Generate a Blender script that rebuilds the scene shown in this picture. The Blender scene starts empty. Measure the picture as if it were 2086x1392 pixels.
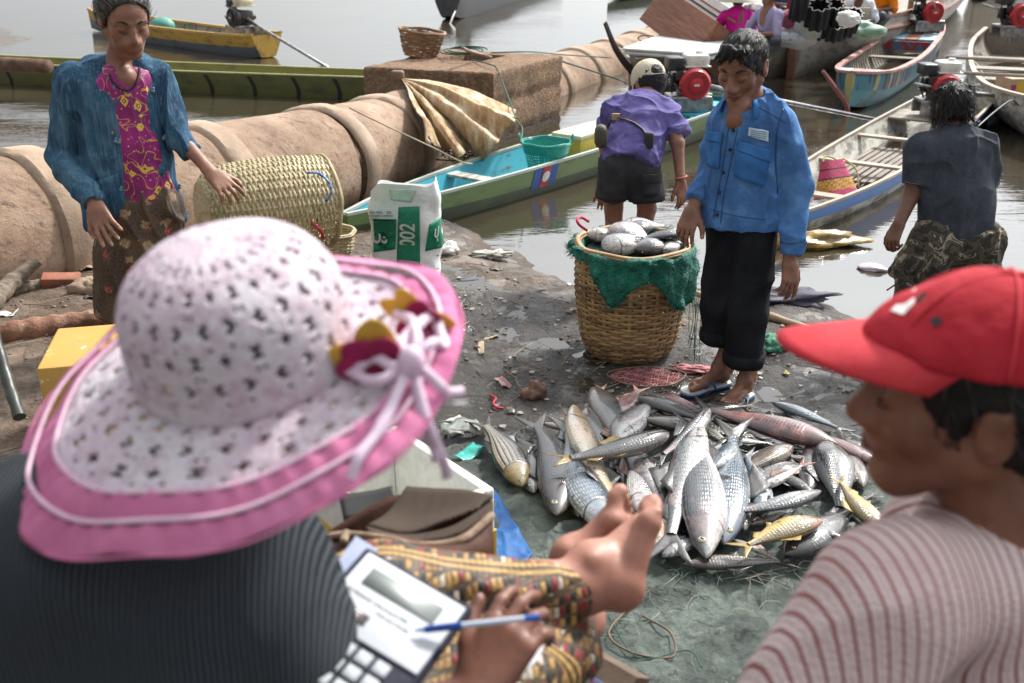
import bpy, math, random
import numpy as np
from mathutils import Vector, Matrix
S = bpy.context.scene
C = S.collection
PI = math.pi
rng = np.random.default_rng(7)
random.seed(7)

# ---------------------------------------------------------------- camera, light, exposure
CAMZ, TILT, FPX = 2.0, math.radians(23.0), 2028.0
cam = bpy.data.cameras.new('camera'); cam.lens = 35.0; cam.sensor_width = 36.0
cam.clip_start = 0.05; cam.clip_end = 3000
cam.dof.use_dof = True; cam.dof.focus_distance = 4.2; cam.dof.aperture_fstop = 4.2
camo = bpy.data.objects.new('camera', cam); C.objects.link(camo)
camo.location = (0, 0, CAMZ); camo.rotation_euler = (PI/2-TILT, 0, 0)
S.camera = camo
SUN_EL, SUN_AZ = math.radians(46), math.radians(42)      # azimuth measured from +Y towards +X
sun = bpy.data.lights.new('sun', 'SUN'); sun.energy = 4.4; sun.angle = math.radians(6); sun.color = (1, .96, .9)
suno = bpy.data.objects.new('sun', sun); C.objects.link(suno)
sd = Vector((math.sin(SUN_AZ)*math.cos(SUN_EL), math.cos(SUN_AZ)*math.cos(SUN_EL), math.sin(SUN_EL)))
suno.rotation_euler = sd.to_track_quat('Z', 'Y').to_euler()
W = bpy.data.worlds.new('World'); S.world = W; W.use_nodes = True
nt = W.node_tree; nt.nodes.clear()
out = nt.nodes.new('ShaderNodeOutputWorld'); bg = nt.nodes.new('ShaderNodeBackground'); bg.inputs[1].default_value = 0.12
sky = nt.nodes.new('ShaderNodeTexSky'); sky.sky_type = 'NISHITA'; sky.sun_disc = False
sky.sun_elevation = SUN_EL; sky.sun_rotation = SUN_AZ; sky.air_density = 1.0; sky.dust_density = 2.5
bg2 = nt.nodes.new('ShaderNodeBackground'); bg2.inputs[0].default_value = (.93, .965, 1, 1); bg2.inputs[1].default_value = 1.0
tc = nt.nodes.new('ShaderNodeTexCoord'); mp = nt.nodes.new('ShaderNodeMapping'); mp.inputs['Scale'].default_value = (1, 1, 2.2)
no = nt.nodes.new('ShaderNodeTexNoise'); no.inputs['Scale'].default_value = 2.2; no.inputs['Detail'].default_value = 6
rp = nt.nodes.new('ShaderNodeValToRGB'); rp.color_ramp.elements[0].position = .22; rp.color_ramp.elements[1].position = .55
rp.color_ramp.elements[0].color = (.55,)*3+(1,); rp.color_ramp.elements[1].color = (1,)*4
mx = nt.nodes.new('ShaderNodeMixShader')
L = nt.links.new
L(tc.outputs['Generated'], mp.inputs[0]); L(mp.outputs[0], no.inputs[0]); L(no.outputs[0], rp.inputs[0]); L(rp.outputs[0], mx.inputs[0])
L(sky.outputs[0], bg.inputs[0]); L(bg.outputs[0], mx.inputs[1]); L(bg2.outputs[0], mx.inputs[2]); L(mx.outputs[0], out.inputs[0])
# thin cloud: brighter around the veiled sun
dn = nt.nodes.new('ShaderNodeVectorMath'); dn.operation = 'DOT_PRODUCT'; dn.inputs[1].default_value = tuple(sd); L(tc.outputs['Generated'], dn.inputs[0])
mr = nt.nodes.new('ShaderNodeMapRange'); mr.inputs[1].default_value = 0.0; mr.inputs[2].default_value = 1.0; mr.inputs[3].default_value = 0; mr.inputs[4].default_value = 1; L(dn.outputs['Value'], mr.inputs[0])
pw = nt.nodes.new('ShaderNodeMath'); pw.operation = 'POWER'; pw.inputs[1].default_value = 2.5; L(mr.outputs[0], pw.inputs[0])
ma = nt.nodes.new('ShaderNodeMath'); ma.operation = 'MULTIPLY_ADD'; ma.inputs[1].default_value = 2.2; ma.inputs[2].default_value = .48; L(pw.outputs[0], ma.inputs[0]); L(ma.outputs[0], bg2.inputs[1])
S.view_settings.view_transform = 'Standard'; S.view_settings.look = 'None'
S.view_settings.exposure = 0.42; S.view_settings.gamma = 1.0; S.view_settings.use_curve_mapping = False
S.render.engine = 'CYCLES'
S.cycles.use_denoising = True
S.cycles.max_bounces = 6

# ---------------------------------------------------------------- photograph to place: measured sight lines
CT, ST = math.cos(TILT), math.sin(TILT)
def ray(px, py):
    u = (px-1043)/FPX; v = (696-py)/FPX
    return np.array([u, CT+v*ST, -ST+v*CT])
def G(px, py, z=0.0):
    r = ray(px, py); return np.array([0, 0, CAMZ]) + r*((z-CAMZ)/r[2])
def Y(px, py, y):
    r = ray(px, py); return np.array([0, 0, CAMZ]) + r*(y/r[1])

# ---------------------------------------------------------------- numpy noise
_H = rng.random((64, 64, 64)).astype(np.float32)
def noise3(P, s=1.0, off=0.0):
    p = np.asarray(P, dtype=np.float64)*s + off
    i = np.floor(p).astype(np.int64); f = p-i; f = f*f*(3-2*f)
    r = 0
    for dx in (0, 1):
        wx = f[..., 0] if dx else 1-f[..., 0]
        for dy in (0, 1):
            wy = f[..., 1] if dy else 1-f[..., 1]
            for dz in (0, 1):
                wz = f[..., 2] if dz else 1-f[..., 2]
                r = r + _H[(i[..., 0]+dx) & 63, (i[..., 1]+dy) & 63, (i[..., 2]+dz) & 63]*wx*wy*wz
    return r*2-1
def fbm(P, s=1.0, o=4, off=0.0):
    r = 0; a = 1
    for k in range(o):
        r = r + a*noise3(P, s, off+k*17.3); s *= 2.03; a *= .5
    return r

# ---------------------------------------------------------------- materials
class Gr:
    def __init__(s, name):
        s.m = bpy.data.materials.new(name); s.m.use_nodes = True; s.t = s.m.node_tree
        s.b = s.t.nodes['Principled BSDF']; s.tc = None
    def node(s, t, **k):
        n = s.t.nodes.new(t)
        for a, b in k.items(): setattr(n, a, b)
        return n
    def set(s, inp, v):
        if isinstance(v, bpy.types.NodeSocket): s.t.links.new(v, inp)
        elif isinstance(v, (tuple, list)) and inp.type == 'RGBA': inp.default_value = tuple(v)[:3]+(1,)
        else: inp.default_value = v
    def co(s, kind='Object', scale=(1, 1, 1), rot=(0, 0, 0), loc=(0, 0, 0)):
        if kind.startswith('@'):
            a = s.node('ShaderNodeAttribute'); a.attribute_name = kind[1:]; v = a.outputs['Vector']
        else:
            if not s.tc: s.tc = s.node('ShaderNodeTexCoord')
            v = s.tc.outputs[kind]
        m = s.node('ShaderNodeMapping'); s.set(m.inputs[0], v); m.inputs['Scale'].default_value = scale
        m.inputs['Rotation'].default_value = rot; m.inputs['Location'].default_value = loc
        return m.outputs[0]
    def noise(s, v, scale=5, detail=5, rough=.55, dist=0, col=False):
        n = s.node('ShaderNodeTexNoise'); s.set(n.inputs['Vector'], v); n.inputs['Scale'].default_value = scale
        n.inputs['Detail'].default_value = detail; n.inputs['Roughness'].default_value = rough; n.inputs['Distortion'].default_value = dist
        return n.outputs['Color' if col else 0]
    def ridge(s, v, scale=5, detail=3, dist=.6, lac=2.1):
        n = s.node('ShaderNodeTexNoise', noise_type='RIDGED_MULTIFRACTAL'); s.set(n.inputs['Vector'], v); n.inputs['Scale'].default_value = scale
        n.inputs['Detail'].default_value = detail; n.inputs['Distortion'].default_value = dist; n.inputs['Lacunarity'].default_value = lac
        return n.outputs[0]
    def vor(s, v, scale=5, feature='F1', out='Distance', rand=1, metric='EUCLIDEAN'):
        n = s.node('ShaderNodeTexVoronoi', feature=feature); s.set(n.inputs['Vector'], v); n.inputs['Scale'].default_value = scale
        if feature != 'DISTANCE_TO_EDGE': n.distance = metric
        n.inputs['Randomness'].default_value = rand
        return n.outputs[out]
    def wave(s, v, scale=5, dist=0, dscale=1, dir='X', prof='SIN', typ='BANDS'):
        n = s.node('ShaderNodeTexWave', wave_type=typ, wave_profile=prof)
        if typ == 'BANDS': n.bands_direction = dir
        s.set(n.inputs['Vector'], v); n.inputs['Scale'].default_value = scale; n.inputs['Distortion'].default_value = dist
        n.inputs['Detail Scale'].default_value = dscale
        return n.outputs[1]
    def ramp(s, f, st, interp='LINEAR'):
        n = s.node('ShaderNodeValToRGB'); s.set(n.inputs[0], f); e = n.color_ramp; e.interpolation = interp
        while len(e.elements) < len(st): e.elements.new(.5)
        for el, (p, c) in zip(e.elements, st):
            el.position = p; el.color = (c,)*3+(1,) if not isinstance(c, (tuple, list)) else tuple(c)[:3]+(1,)
        return n.outputs[0]
    def mix(s, f, a, b, mode='MIX'):
        n = s.node('ShaderNodeMix', data_type='RGBA', blend_type=mode); s.set(n.inputs[0], f); s.set(n.inputs[6], a); s.set(n.inputs[7], b)
        return n.outputs[2]
    def math(s, op, a, b=0.0, c=0.0):
        n = s.node('ShaderNodeMath', operation=op); s.set(n.inputs[0], a); s.set(n.inputs[1], b); s.set(n.inputs[2], c)
        return n.outputs[0]
    def xyz(s, v):
        n = s.node('ShaderNodeSeparateXYZ'); s.set(n.inputs[0], v); return n.outputs
    def addv(s, a, b, k):
        n = s.node('ShaderNodeVectorMath', operation='MULTIPLY_ADD'); s.set(n.inputs[0], b); n.inputs[1].default_value = (k, k, k); s.set(n.inputs[2], a)
        return n.outputs[0]
    def done(s, col=None, rough=None, bump=None, bs=.3, bd=.01, metal=None, sss=None, spec=None, coat=None, trans=None, ior=None, alpha=None, sheen=None):
        I = s.b.inputs
        for k, v in (('Base Color', col), ('Roughness', rough), ('Metallic', metal), ('Subsurface Weight', sss), ('Specular IOR Level', spec),
                     ('Coat Weight', coat), ('Transmission Weight', trans), ('IOR', ior), ('Alpha', alpha), ('Sheen Weight', sheen)):
            if v is not None: s.set(I[k], v)
        if sss: I['Subsurface Radius'].default_value = (.9, .35, .2); I['Subsurface Scale'].default_value = .012
        if coat: I['Coat Roughness'].default_value = .12
        if bump is not None:
            b = s.node('ShaderNodeBump'); b.inputs['Strength'].default_value = bs; b.inputs['Distance'].default_value = bd
            s.set(b.inputs['Height'], bump); s.set(I['Normal'], b.outputs[0])
        return s.m
def lerpc(a, b, t): return tuple(x*(1-t)+y*t for x, y in zip(a, b))
def mat(name, c, c2=None, rough=.6, scale=6, lo=.35, hi=.65, bump=.25, bscale=None, bd=.004, co='Object', st=(1, 1, 1), rot=(0, 0, 0), dirt=None, dlo=.55, dhi=.7, dscale=14, **k):
    g = Gr(name); v = g.co(co, st, rot)
    c2 = c2 or lerpc(c, (0, 0, 0), .35)
    n = g.noise(v, scale, 7, .62)
    col = g.ramp(n, [(lo, c), (hi, c2)])
    if dirt:
        col = g.mix(g.ramp(g.noise(v, dscale, 8, .7), [(dlo, 0.0), (dhi, 1.0)]), col, dirt)
    bm = g.noise(v, bscale or scale*6, 6, .65)
    return g.done(col, g.ramp(n, [(.3, rough*.85), (.7, min(1, rough*1.15))]), bm, bump, bd, **k)
def wood(name, c, c2, rough=.6, grain=(2, 30, 30), paint=None, plo=.5, phi=.6, pscale=5, bump=.5, **k):
    g = Gr(name); v = g.co('Object', grain); w = g.noise(v, 1.5, 8, .7, .3)
    col = g.ramp(w, [(.3, c2), (.65, c)])
    col = g.mix(g.ramp(g.noise(g.co('Object'), 3, 6, .6), [(.35, .0), (.75, .55)]), col, lerpc(c2, (0, 0, 0), .4))
    if paint:
        v2 = g.co('Object', (.6, 1.5, 1.5))
        col = g.mix(g.ramp(g.noise(v2, pscale, 9, .72), [(plo, 1.0), (phi, 0.0)]), col, paint)
    return g.done(col, rough, w, bump, .004, **k)

# ---------------------------------------------------------------- objects and meshes
def tag(o, label=None, cat=None, group=None, kind=None, category=None):
    for k, v in (('label', label), ('category', cat or category), ('group', group), ('kind', kind)):
        if v: o[k] = v
    return o
def empty(name, loc=(0, 0, 0), rz=0, parent=None):
    o = bpy.data.objects.new(name, None); C.objects.link(o); o.location = tuple(loc); o.rotation_euler = (0, 0, rz)
    o.empty_display_size = .1
    if parent: o.parent = parent
    return o
def thing(name, label, cat, loc=(0, 0, 0), rz=0, group=None):
    return tag(empty(name, loc, rz), label, cat, group)
class MB:
    """collects vertices and faces of one mesh"""
    def __init__(s): s.v = []; s.f = []; s.mi = []; s.n = 0
    def add(s, V, F, mi=0, M=None):
        V = np.asarray(V, float)
        if M is not None: V = V @ np.array(M.to_3x3()).T + np.array(M.translation)
        s.v.append(V); b = s.n
        s.f += [tuple(i+b for i in f) for f in F]; s.mi += [mi]*len(F) if not isinstance(mi, (list, np.ndarray)) else list(mi)
        s.n += len(V); return s
    def box(s, c, d, R=None, mi=0, bev=0.0, taper=1.0):
        x, y, z = np.array(d)/2; b = min(bev, x*.9, y*.9, z*.9)
        if b <= 0:
            V = [(sx*x*(taper if sz > 0 else 1), sy*y*(taper if sz > 0 else 1), sz*z) for sz in (-1, 1) for sy in (-1, 1) for sx in (-1, 1)]
            F = [(0, 2, 3, 1), (4, 5, 7, 6), (0, 1, 5, 4), (2, 6, 7, 3), (0, 4, 6, 2), (1, 3, 7, 5)]
        else:
            V = []
            def ring(w, h, zz):
                for (cx, cy, a0) in ((1, 1, 0), (-1, 1, 1), (-1, -1, 2), (1, -1, 3)):
                    for a in (0, .5, 1):
                        t = (a0+a)*PI/2
                        V.append((cx*(x-b)+w*math.cos(t), cy*(y-b)+w*math.sin(t), zz))
            ring(0, 0, -z); ring(b*.7, 0, -z+b*.3); ring(b, 0, -z+b); ring(b, 0, z-b); ring(b*.7, 0, z-b*.3); ring(0, 0, z)
            F = []
            for k in range(5):
                for j in range(12):
                    a, c2 = k*12+j, k*12+(j+1) % 12
                    F.append((a, c2, c2+12, a+12))
            F.append(tuple(range(11, -1, -1))); F.append(tuple(range(60, 72)))
        V = np.array(V, float)
        if R is not None: V = V @ np.array(R).T
        return s.add(V+np.array(c), F, mi)
    def tube(s, path, r, n=8, mi=0, cap=True, flat=1.0, up=None, closed=False):
        P = np.asarray(path, float); m = len(P)
        r = np.broadcast_to(np.asarray(r, float), (m,))
        T = np.gradient(P, axis=0) if not closed else np.roll(P, -1, 0)-np.roll(P, 1, 0)
        T /= np.linalg.norm(T, axis=1)[:, None]+1e-9
        u = np.array(up if up is not None else ((0, 0, 1) if abs(T[0][2]) < .9 else (1, 0, 0)), float)
        V = []
        for i in range(m):
            if up is not None: u = np.array(up, float)
            sd_ = np.cross(T[i], u); sd_ /= np.linalg.norm(sd_)+1e-9; u = np.cross(sd_, T[i])
            for k in range(n):
                a = 2*PI*k/n
                V.append(P[i]+r[i]*(math.cos(a)*sd_+math.sin(a)*u*flat))
        F = []
        for i in range(m if closed else m-1):
            j = (i+1) % m
            for k in range(n):
                k2 = (k+1) % n
                F.append((i*n+k, i*n+k2, j*n+k2, j*n+k))
        if cap and not closed: F.append(tuple(range(n-1, -1, -1))); F.append(tuple((m-1)*n+k for k in range(n)))
        return s.add(V, F, mi)
    def lathe(s, prof, n=24, M=None, mi=0, cap=True, arc=2*PI):
        V = [(r*math.cos(arc*k/n), r*math.sin(arc*k/n), z) for r, z in prof for k in range(n)]
        F = []
        for i in range(len(prof)-1):
            for k in range(n):
                k2 = (k+1) % n; F.append((i*n+k, i*n+k2, (i+1)*n+k2, (i+1)*n+k))
        if cap:
            if prof[0][0] > 1e-4: F.append(tuple(range(n-1, -1, -1)))
            if prof[-1][0] > 1e-4: F.append(tuple((len(prof)-1)*n+k for k in range(n)))
        return s.add(V, F, mi, M)
    def ell(s, c, r, R=None, mi=0, n=12, m=8):
        V = []; F = []
        for i in range(m+1):
            t = PI*i/m
            for k in range(n):
                a = 2*PI*k/n; V.append((math.sin(t)*math.cos(a)*r[0], math.sin(t)*math.sin(a)*r[1], math.cos(t)*r[2]))
        for i in range(m):
            for k in range(n):
                k2 = (k+1) % n; F.append((i*n+k, (i+1)*n+k, (i+1)*n+k2, i*n+k2))
        V = np.array(V)
        if R is not None: V = V @ np.array(R).T
        return s.add(V+np.array(c), F, mi)
    def grid(s, P, mi=0, closed_u=False, closed_v=False, keep=None):
        """P: (a,b,3) array"""
        a, b = P.shape[:2]; F = []
        for i in range(a if closed_u else a-1):
            i2 = (i+1) % a
            for j in range(b if closed_v else b-1):
                if keep is not None and not keep[i][j]: continue
                j2 = (j+1) % b; F.append((i*b+j, i*b+j2, i2*b+j2, i2*b+j))
        return s.add(P.reshape(-1, 3), F, mi)
    def prism(s, poly, z0, z1, M=None, mi=0):
        n = len(poly); V = [(x, y, z) for z in (z0, z1) for x, y in poly]
        F = [tuple(range(n-1, -1, -1)), tuple(range(n, 2*n))]+[(k, (k+1) % n, n+(k+1) % n, n+k) for k in range(n)]
        return s.add(V, F, mi, M)
    def mesh(s, name, mats, smooth=None, attrs=None):
        me = bpy.data.meshes.new(name); V = np.concatenate(s.v) if s.v else np.zeros((0, 3))
        me.from_pydata(V.tolist(), [], s.f)
        for m in (mats if isinstance(mats, (list, tuple)) else [mats]): me.materials.append(m)
        if any(s.mi): me.polygons.foreach_set('material_index', s.mi)
        if smooth: me.polygons.foreach_set('use_smooth', [True]*len(s.f))
        if attrs:
            for k, a in attrs.items():
                at = me.attributes.new(k, 'FLOAT_VECTOR', 'POINT'); at.data.foreach_set('vector', np.asarray(a, float).ravel())
        if smooth and smooth is not True:
            me.set_sharp_from_angle(angle=math.radians(smooth))
        me.update(); return me
    def obj(s, name, mats, parent=None, smooth=None, attrs=None, **tg):
        o = bpy.data.objects.new(name, s.mesh(name, mats, smooth, attrs)); C.objects.link(o)
        if parent: o.parent = parent
        return tag(o, **tg) if tg else o
def link(name, me, parent=None, M=None):
    o = bpy.data.objects.new(name, me); C.objects.link(o)
    if parent: o.parent = parent
    if M is not None: o.matrix_local = M
    return o
def solid(o, t, off=-1): m = o.modifiers.new('thickness', 'SOLIDIFY'); m.thickness = t; m.offset = off; return o
def subsurf(o, n=1): m = o.modifiers.new('smooth', 'SUBSURF'); m.levels = m.render_levels = n; return o
def copy_tree(o, parent=None):
    c = o.copy(); C.objects.link(c)
    if parent: c.parent = parent
    for ch in list(o.children): copy_tree(ch, c)
    return c
def frame(x, z=None, y=None, loc=(0, 0, 0)):
    """4x4 matrix whose X axis is x and Z axis is near z"""
    x = Vector(x).normalized()
    if z is not None: z = Vector(z); yy = z.cross(x).normalized(); zz = x.cross(yy)
    else: y = Vector(y); zz = x.cross(y).normalized(); yy = zz.cross(x)
    m = Matrix((x, yy, zz)).transposed().to_4x4(); m.translation = Vector(loc); return m
def sweep(pts, n=20):
    """smooth Catmull-Rom path through points"""
    P = np.asarray(pts, float); P = np.vstack([2*P[0]-P[1], P, 2*P[-1]-P[-2]]); o = []
    seg = len(P)-3
    for i in range(seg):
        p0, p1, p2, p3 = P[i:i+4]
        for k in range(n):
            t = k/n
            o.append(.5*(2*p1+(p2-p0)*t+(2*p0-5*p1+4*p2-p3)*t*t+(3*p1-p0-3*p2+p3)*t**3))
    o.append(P[-2]); return np.array(o)
def text(name, s, size, mat_, M, parent=None, ext=.0006, bold=0.0, sx=1.0):
    cu = bpy.data.curves.new(name, 'FONT'); cu.body = s; cu.size = size; cu.extrude = ext; cu.offset = bold
    cu.align_x = 'CENTER'; cu.align_y = 'CENTER'; cu.materials.append(mat_)
    o = bpy.data.objects.new(name, cu); C.objects.link(o)
    me = bpy.data.meshes.new_from_object(o); bpy.data.objects.remove(o); o = bpy.data.objects.new(name, me); C.objects.link(o)
    if parent: o.parent = parent
    o.matrix_local = M @ Matrix.Diagonal((sx, 1, 1, 1)); return o

# ---------------------------------------------------------------- implicit body modelling (one continuous surface)
class Body:
    def __init__(s, pts, h=.005, pad=.14):
        P = np.array(pts, float); s.lo = P.min(0)-pad; hi = P.max(0)+pad; s.h = h
        s.n = np.ceil((hi-s.lo)/h).astype(int)+1
        s.F = np.full(s.n, .5, np.float32); s.I = np.zeros(s.n, np.uint8)
    def _sl(s, lo, hi, m):
        a = np.maximum(0, np.floor((np.array(lo)-m-s.lo)/s.h).astype(int)); b = np.minimum(s.n, np.ceil((np.array(hi)+m-s.lo)/s.h).astype(int)+1)
        if (b <= a).any(): return None, None
        sl = tuple(slice(x, y) for x, y in zip(a, b))
        X = np.stack(np.meshgrid(*[s.lo[i]+s.h*np.arange(a[i], b[i]) for i in range(3)], indexing='ij'), -1).astype(np.float32)
        return sl, X
    def _put(s, sl, d, k, mid, sub=False):
        F = s.F[sl]
        if sub:
            t = np.clip(.5-.5*(F+d)/k, 0, 1); s.F[sl] = F*(1-t)-d*t+k*t*(1-t)
        else:
            t = np.clip(.5+.5*(F-d)/k, 0, 1)
            if mid is not None: s.I[sl] = np.where(d < F, mid, s.I[sl])
            s.F[sl] = F*(1-t)+d*t-k*t*(1-t)
    def cap(s, a, b, ra, rb=None, k=.012, id=0, flat=None, n=None, sub=False, cut=None):
        """tapered limb; flat squeezes it along the direction n; cut=(t0,t1) trims the round ends"""
        a = np.array(a, float); b = np.array(b, float); rb = ra if rb is None else rb; m = max(ra, rb)+k+2*s.h+.01
        sl, X = s._sl(np.minimum(a, b), np.maximum(a, b), m)
        if sl is None: return s
        q = X-a; ba = b-a
        if flat is not None:
            n = np.array(n, float); n /= np.linalg.norm(n); e = 1/flat-1
            q = q+np.einsum('...i,i', q, n)[..., None]*n*e; ba = ba+np.dot(ba, n)*n*e
        t0 = np.einsum('...i,i', q, ba)/(ba @ ba+1e-12); t = np.clip(t0, 0, 1)
        d = np.linalg.norm(q-t[..., None]*ba, axis=-1)-(ra+(rb-ra)*t)
        if flat is not None: d = d*min(1, flat*1.2)
        if cut:
            L_ = np.linalg.norm(ba); d = np.maximum(d, np.maximum((cut[0]-t0)*L_, (t0-cut[1])*L_))
        s._put(sl, d, k, id, sub); return s
    def chain(s, pts, rs, k=.012, id=0, flat=None, n=None, **kw):
        for i in range(len(pts)-1): s.cap(pts[i], pts[i+1], rs[i], rs[i+1], k, id, flat, n, **kw)
        return s
    def ell(s, c, r, R=None, k=.012, id=0, sub=False):
        r = np.array(r, float); m = r.max()+k+2*s.h+.005; sl, X = s._sl(c, c, m)
        if sl is None: return s
        q = X-np.array(c)
        if R is not None: q = q @ np.array(R)
        k0 = np.linalg.norm(q/r, axis=-1); k1 = np.linalg.norm(q/(r*r), axis=-1)
        s._put(sl, k0*(k0-1)/(k1+1e-9), k, id, sub); return s
    def cutp(s, p, n, k=.004):
        """remove everything on the side of the plane that n points to"""
        n = np.array(n, float); n /= np.linalg.norm(n)
        X = np.stack(np.meshgrid(*[s.lo[i]+s.h*np.arange(s.n[i]) for i in range(3)], indexing='ij'), -1)
        s.F = np.maximum(s.F, ((X-np.array(p)) @ n).astype(np.float32)); return s
    def surf(s):
        F = s.F; sg = F < 0; n = np.array(F.shape)-1
        c = [sg[i:i+n[0], j:j+n[1], k:k+n[2]] for i in (0, 1) for j in (0, 1) for k in (0, 1)]
        al = c[0].copy(); an = c[0].copy()
        for x in c[1:]: al &= x; an |= x
        act = an & ~al; ci = np.argwhere(act); idm = np.full(n, -1, np.int64); idm[act] = np.arange(len(ci))
        off = np.array([(i, j, k) for i in (0, 1) for j in (0, 1) for k in (0, 1)])
        vals = np.stack([F[ci[:, 0]+o[0], ci[:, 1]+o[1], ci[:, 2]+o[2]] for o in off], 1)
        acc = np.zeros((len(ci), 3)); cnt = np.zeros(len(ci))
        for a in range(8):
            for b in range(a+1, 8):
                if np.abs(off[a]-off[b]).sum() != 1: continue
                x = (vals[:, a] < 0) != (vals[:, b] < 0)
                t = vals[x, a]/(vals[x, a]-vals[x, b]); acc[x] += off[a]+(off[b]-off[a])*t[:, None]; cnt[x] += 1
        V = s.lo+s.h*(ci+acc/cnt[:, None]); mid = s.I[ci[:, 0], ci[:, 1], ci[:, 2]]
        Q = []
        for ax in range(3):
            u, v = (ax+1) % 3, (ax+2) % 3
            A = [slice(None)]*3; A[ax] = slice(0, -1); B = [slice(None)]*3; B[ax] = slice(1, None)
            x = sg[tuple(A)] != sg[tuple(B)]; e = np.argwhere(x); ins = sg[tuple(A)][x]
            ok = (e[:, u] > 0) & (e[:, v] > 0) & (e[:, u] < n[u]) & (e[:, v] < n[v]); e = e[ok]; ins = ins[ok]
            def cell(du, dv):
                q = e.copy(); q[:, u] -= du; q[:, v] -= dv; return idm[q[:, 0], q[:, 1], q[:, 2]]
            q = np.stack([cell(1, 1), cell(0, 1), cell(0, 0), cell(1, 0)], 1); q[~ins] = q[~ins][:, ::-1]; Q.append(q)
        return V, np.concatenate(Q), mid
    def obj(s, name, mats, parent=None, disp=None, it=2, org=(0, 0, 0), **tg):
        V, Q, mid = s.surf()
        E = np.concatenate([Q[:, [i, (i+1) % 4]] for i in range(4)])
        for _ in range(it):
            A = np.zeros_like(V); c = np.zeros(len(V)); np.add.at(A, E[:, 0], V[E[:, 1]]); np.add.at(c, E[:, 0], 1)
            V = V*.5+.5*A/np.maximum(c, 1)[:, None]
        if disp is not None:
            fn = np.cross(V[Q[:, 2]]-V[Q[:, 0]], V[Q[:, 3]]-V[Q[:, 1]]); N = np.zeros_like(V)
            for i in range(4): np.add.at(N, Q[:, i], fn)
            N /= np.linalg.norm(N, axis=1)[:, None]+1e-12; V = V+N*disp(V)[:, None]
        me = bpy.data.meshes.new(name); me.vertices.add(len(V)); me.vertices.foreach_set('co', (V-np.array(org)).ravel())
        me.loops.add(Q.size); me.loops.foreach_set('vertex_index', Q.ravel().astype(np.int32))
        me.polygons.add(len(Q)); me.polygons.foreach_set('loop_start', np.arange(0, Q.size, 4, dtype=np.int32))
        me.polygons.foreach_set('loop_total', np.full(len(Q), 4, np.int32))
        for m in (mats if isinstance(mats, (list, tuple)) else [mats]): me.materials.append(m)
        me.polygons.foreach_set('material_index', mid[Q[:, 0]].astype(np.int32)); me.polygons.foreach_set('use_smooth', [True]*len(Q))
        me.update(calc_edges=True); me.validate()
        o = bpy.data.objects.new(name, me); C.objects.link(o)
        if parent: o.parent = parent
        return tag(o, **tg) if tg else o
# ---------------------------------------------------------------- ground, water
WZ = -.08
def sm(a, b, x): t = np.clip((x-a)/(b-a), 0, 1); return t*t*(3-2*t)
def shore(x): return np.interp(x, [-8, -4, -2.9, -1.9, -1.3, -.8, -.45, -.1, .25, .55, 1.2, 1.7, 2.2, 3.2, 5, 9], [3.2, 4.6, 5.6, 6.9, 7.8, 8.3, 7.0, 6.55, 6.1, 5.75, 5.6, 5.65, 5.0, 4.2, 3.6, 3])
def gh(x, y, fine=True):
    x = np.asarray(x, float); y = np.asarray(y, float); P = np.stack([x, y, x*0], -1)
    s = shore(x)-y+.22*noise3(P, 1.7)+.09*noise3(P, 5.1)
    z = WZ+.12*s; z = np.where(z > 0, .012*np.tanh(z/.012*.25), z); z = np.maximum(z, -.7)
    z = z+.2*sm(-.95, -1.7, x)*sm(6.8, 5.4, y)*sm(-.4, .25, s)
    if fine:
        w = sm(-.3, .3, s)
        z = z+w*(.014*fbm(P, 2.3, 5, 3)+.009*fbm(P, 9, 4, 9)+.004*np.abs(noise3(P, 26, 2)))+w*.012*np.maximum(0, noise3(P, 6, 4))*sm(-.6, -1.2, x)
        ft = np.minimum(np.hypot(x-.82, y-4.28), np.hypot(x-1.05, y-4.1)); z = z-.008*sm(.3, .1, ft)
    return z
def axis(a, b, step, lo, hi, grow=1.25):
    c = list(np.arange(a, b+1e-6, step)); d = step; x = c[-1]
    while x < hi: d *= grow; x += d; c.append(x)
    d = step; x = c[0]; pre = []
    while x > lo: d *= grow; x -= d; pre.append(x)
    return np.array(pre[::-1]+c)
gx = axis(-3.6, 3.4, .022, -900, 900); gy = axis(2.2, 8.2, .022, -900, 1500)
GX, GY = np.meshgrid(gx, gy, indexing='ij'); GZ = gh(GX, GY)
g = Gr('wet_mud'); v = g.co('Object')
dry = g.ramp(g.noise(v, 1.1, 6, .6), [(.42, 0.0), (.6, 1.0)])
x_ = g.xyz(v)
left = g.ramp(g.math('MULTIPLY_ADD', x_[0], -.45, .05), [(.3, 0.0), (.62, 1.0)])
wetc = g.ramp(g.noise(v, 9, 8, .7), [(.3, (.014, .012, .010)), (.7, (.066, .054, .043))])
dryc = g.ramp(g.noise(v, 14, 8, .75), [(.3, (.085, .062, .043)), (.7, (.22, .165, .12))])
tanc = g.ramp(g.noise(v, 10, 8, .7), [(.3, (.07, .043, .026)), (.7, (.22, .145, .092))])
near = g.ramp(g.math('MULTIPLY_ADD', x_[1], .4, -1.65), [(.12, 0.0), (.5, 1.0)])
c = g.mix(g.math('MULTIPLY', dry, near), wetc, dryc)
c = g.mix(left, c, tanc)
sp = g.noise(v, 60, 4, .8)
c = g.mix(g.ramp(sp, [(.62, 0.0), (.7, .7)]), c, (.32, .27, .21))
c = g.mix(g.ramp(g.noise(v, 35, 6, .8), [(.6, 0.0), (.68, .8)]), c, (.015, .013, .01))
wet = g.ramp(g.noise(v, 3.2, 7, .72, .6), [(.43, 0.0), (.56, 1.0)])
lv = g.math('MAXIMUM', g.math('MULTIPLY', dry, near), left)
ro = g.math('ADD', g.math('MULTIPLY', wet, .45), g.math('MULTIPLY_ADD', lv, .45, .1))
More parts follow.
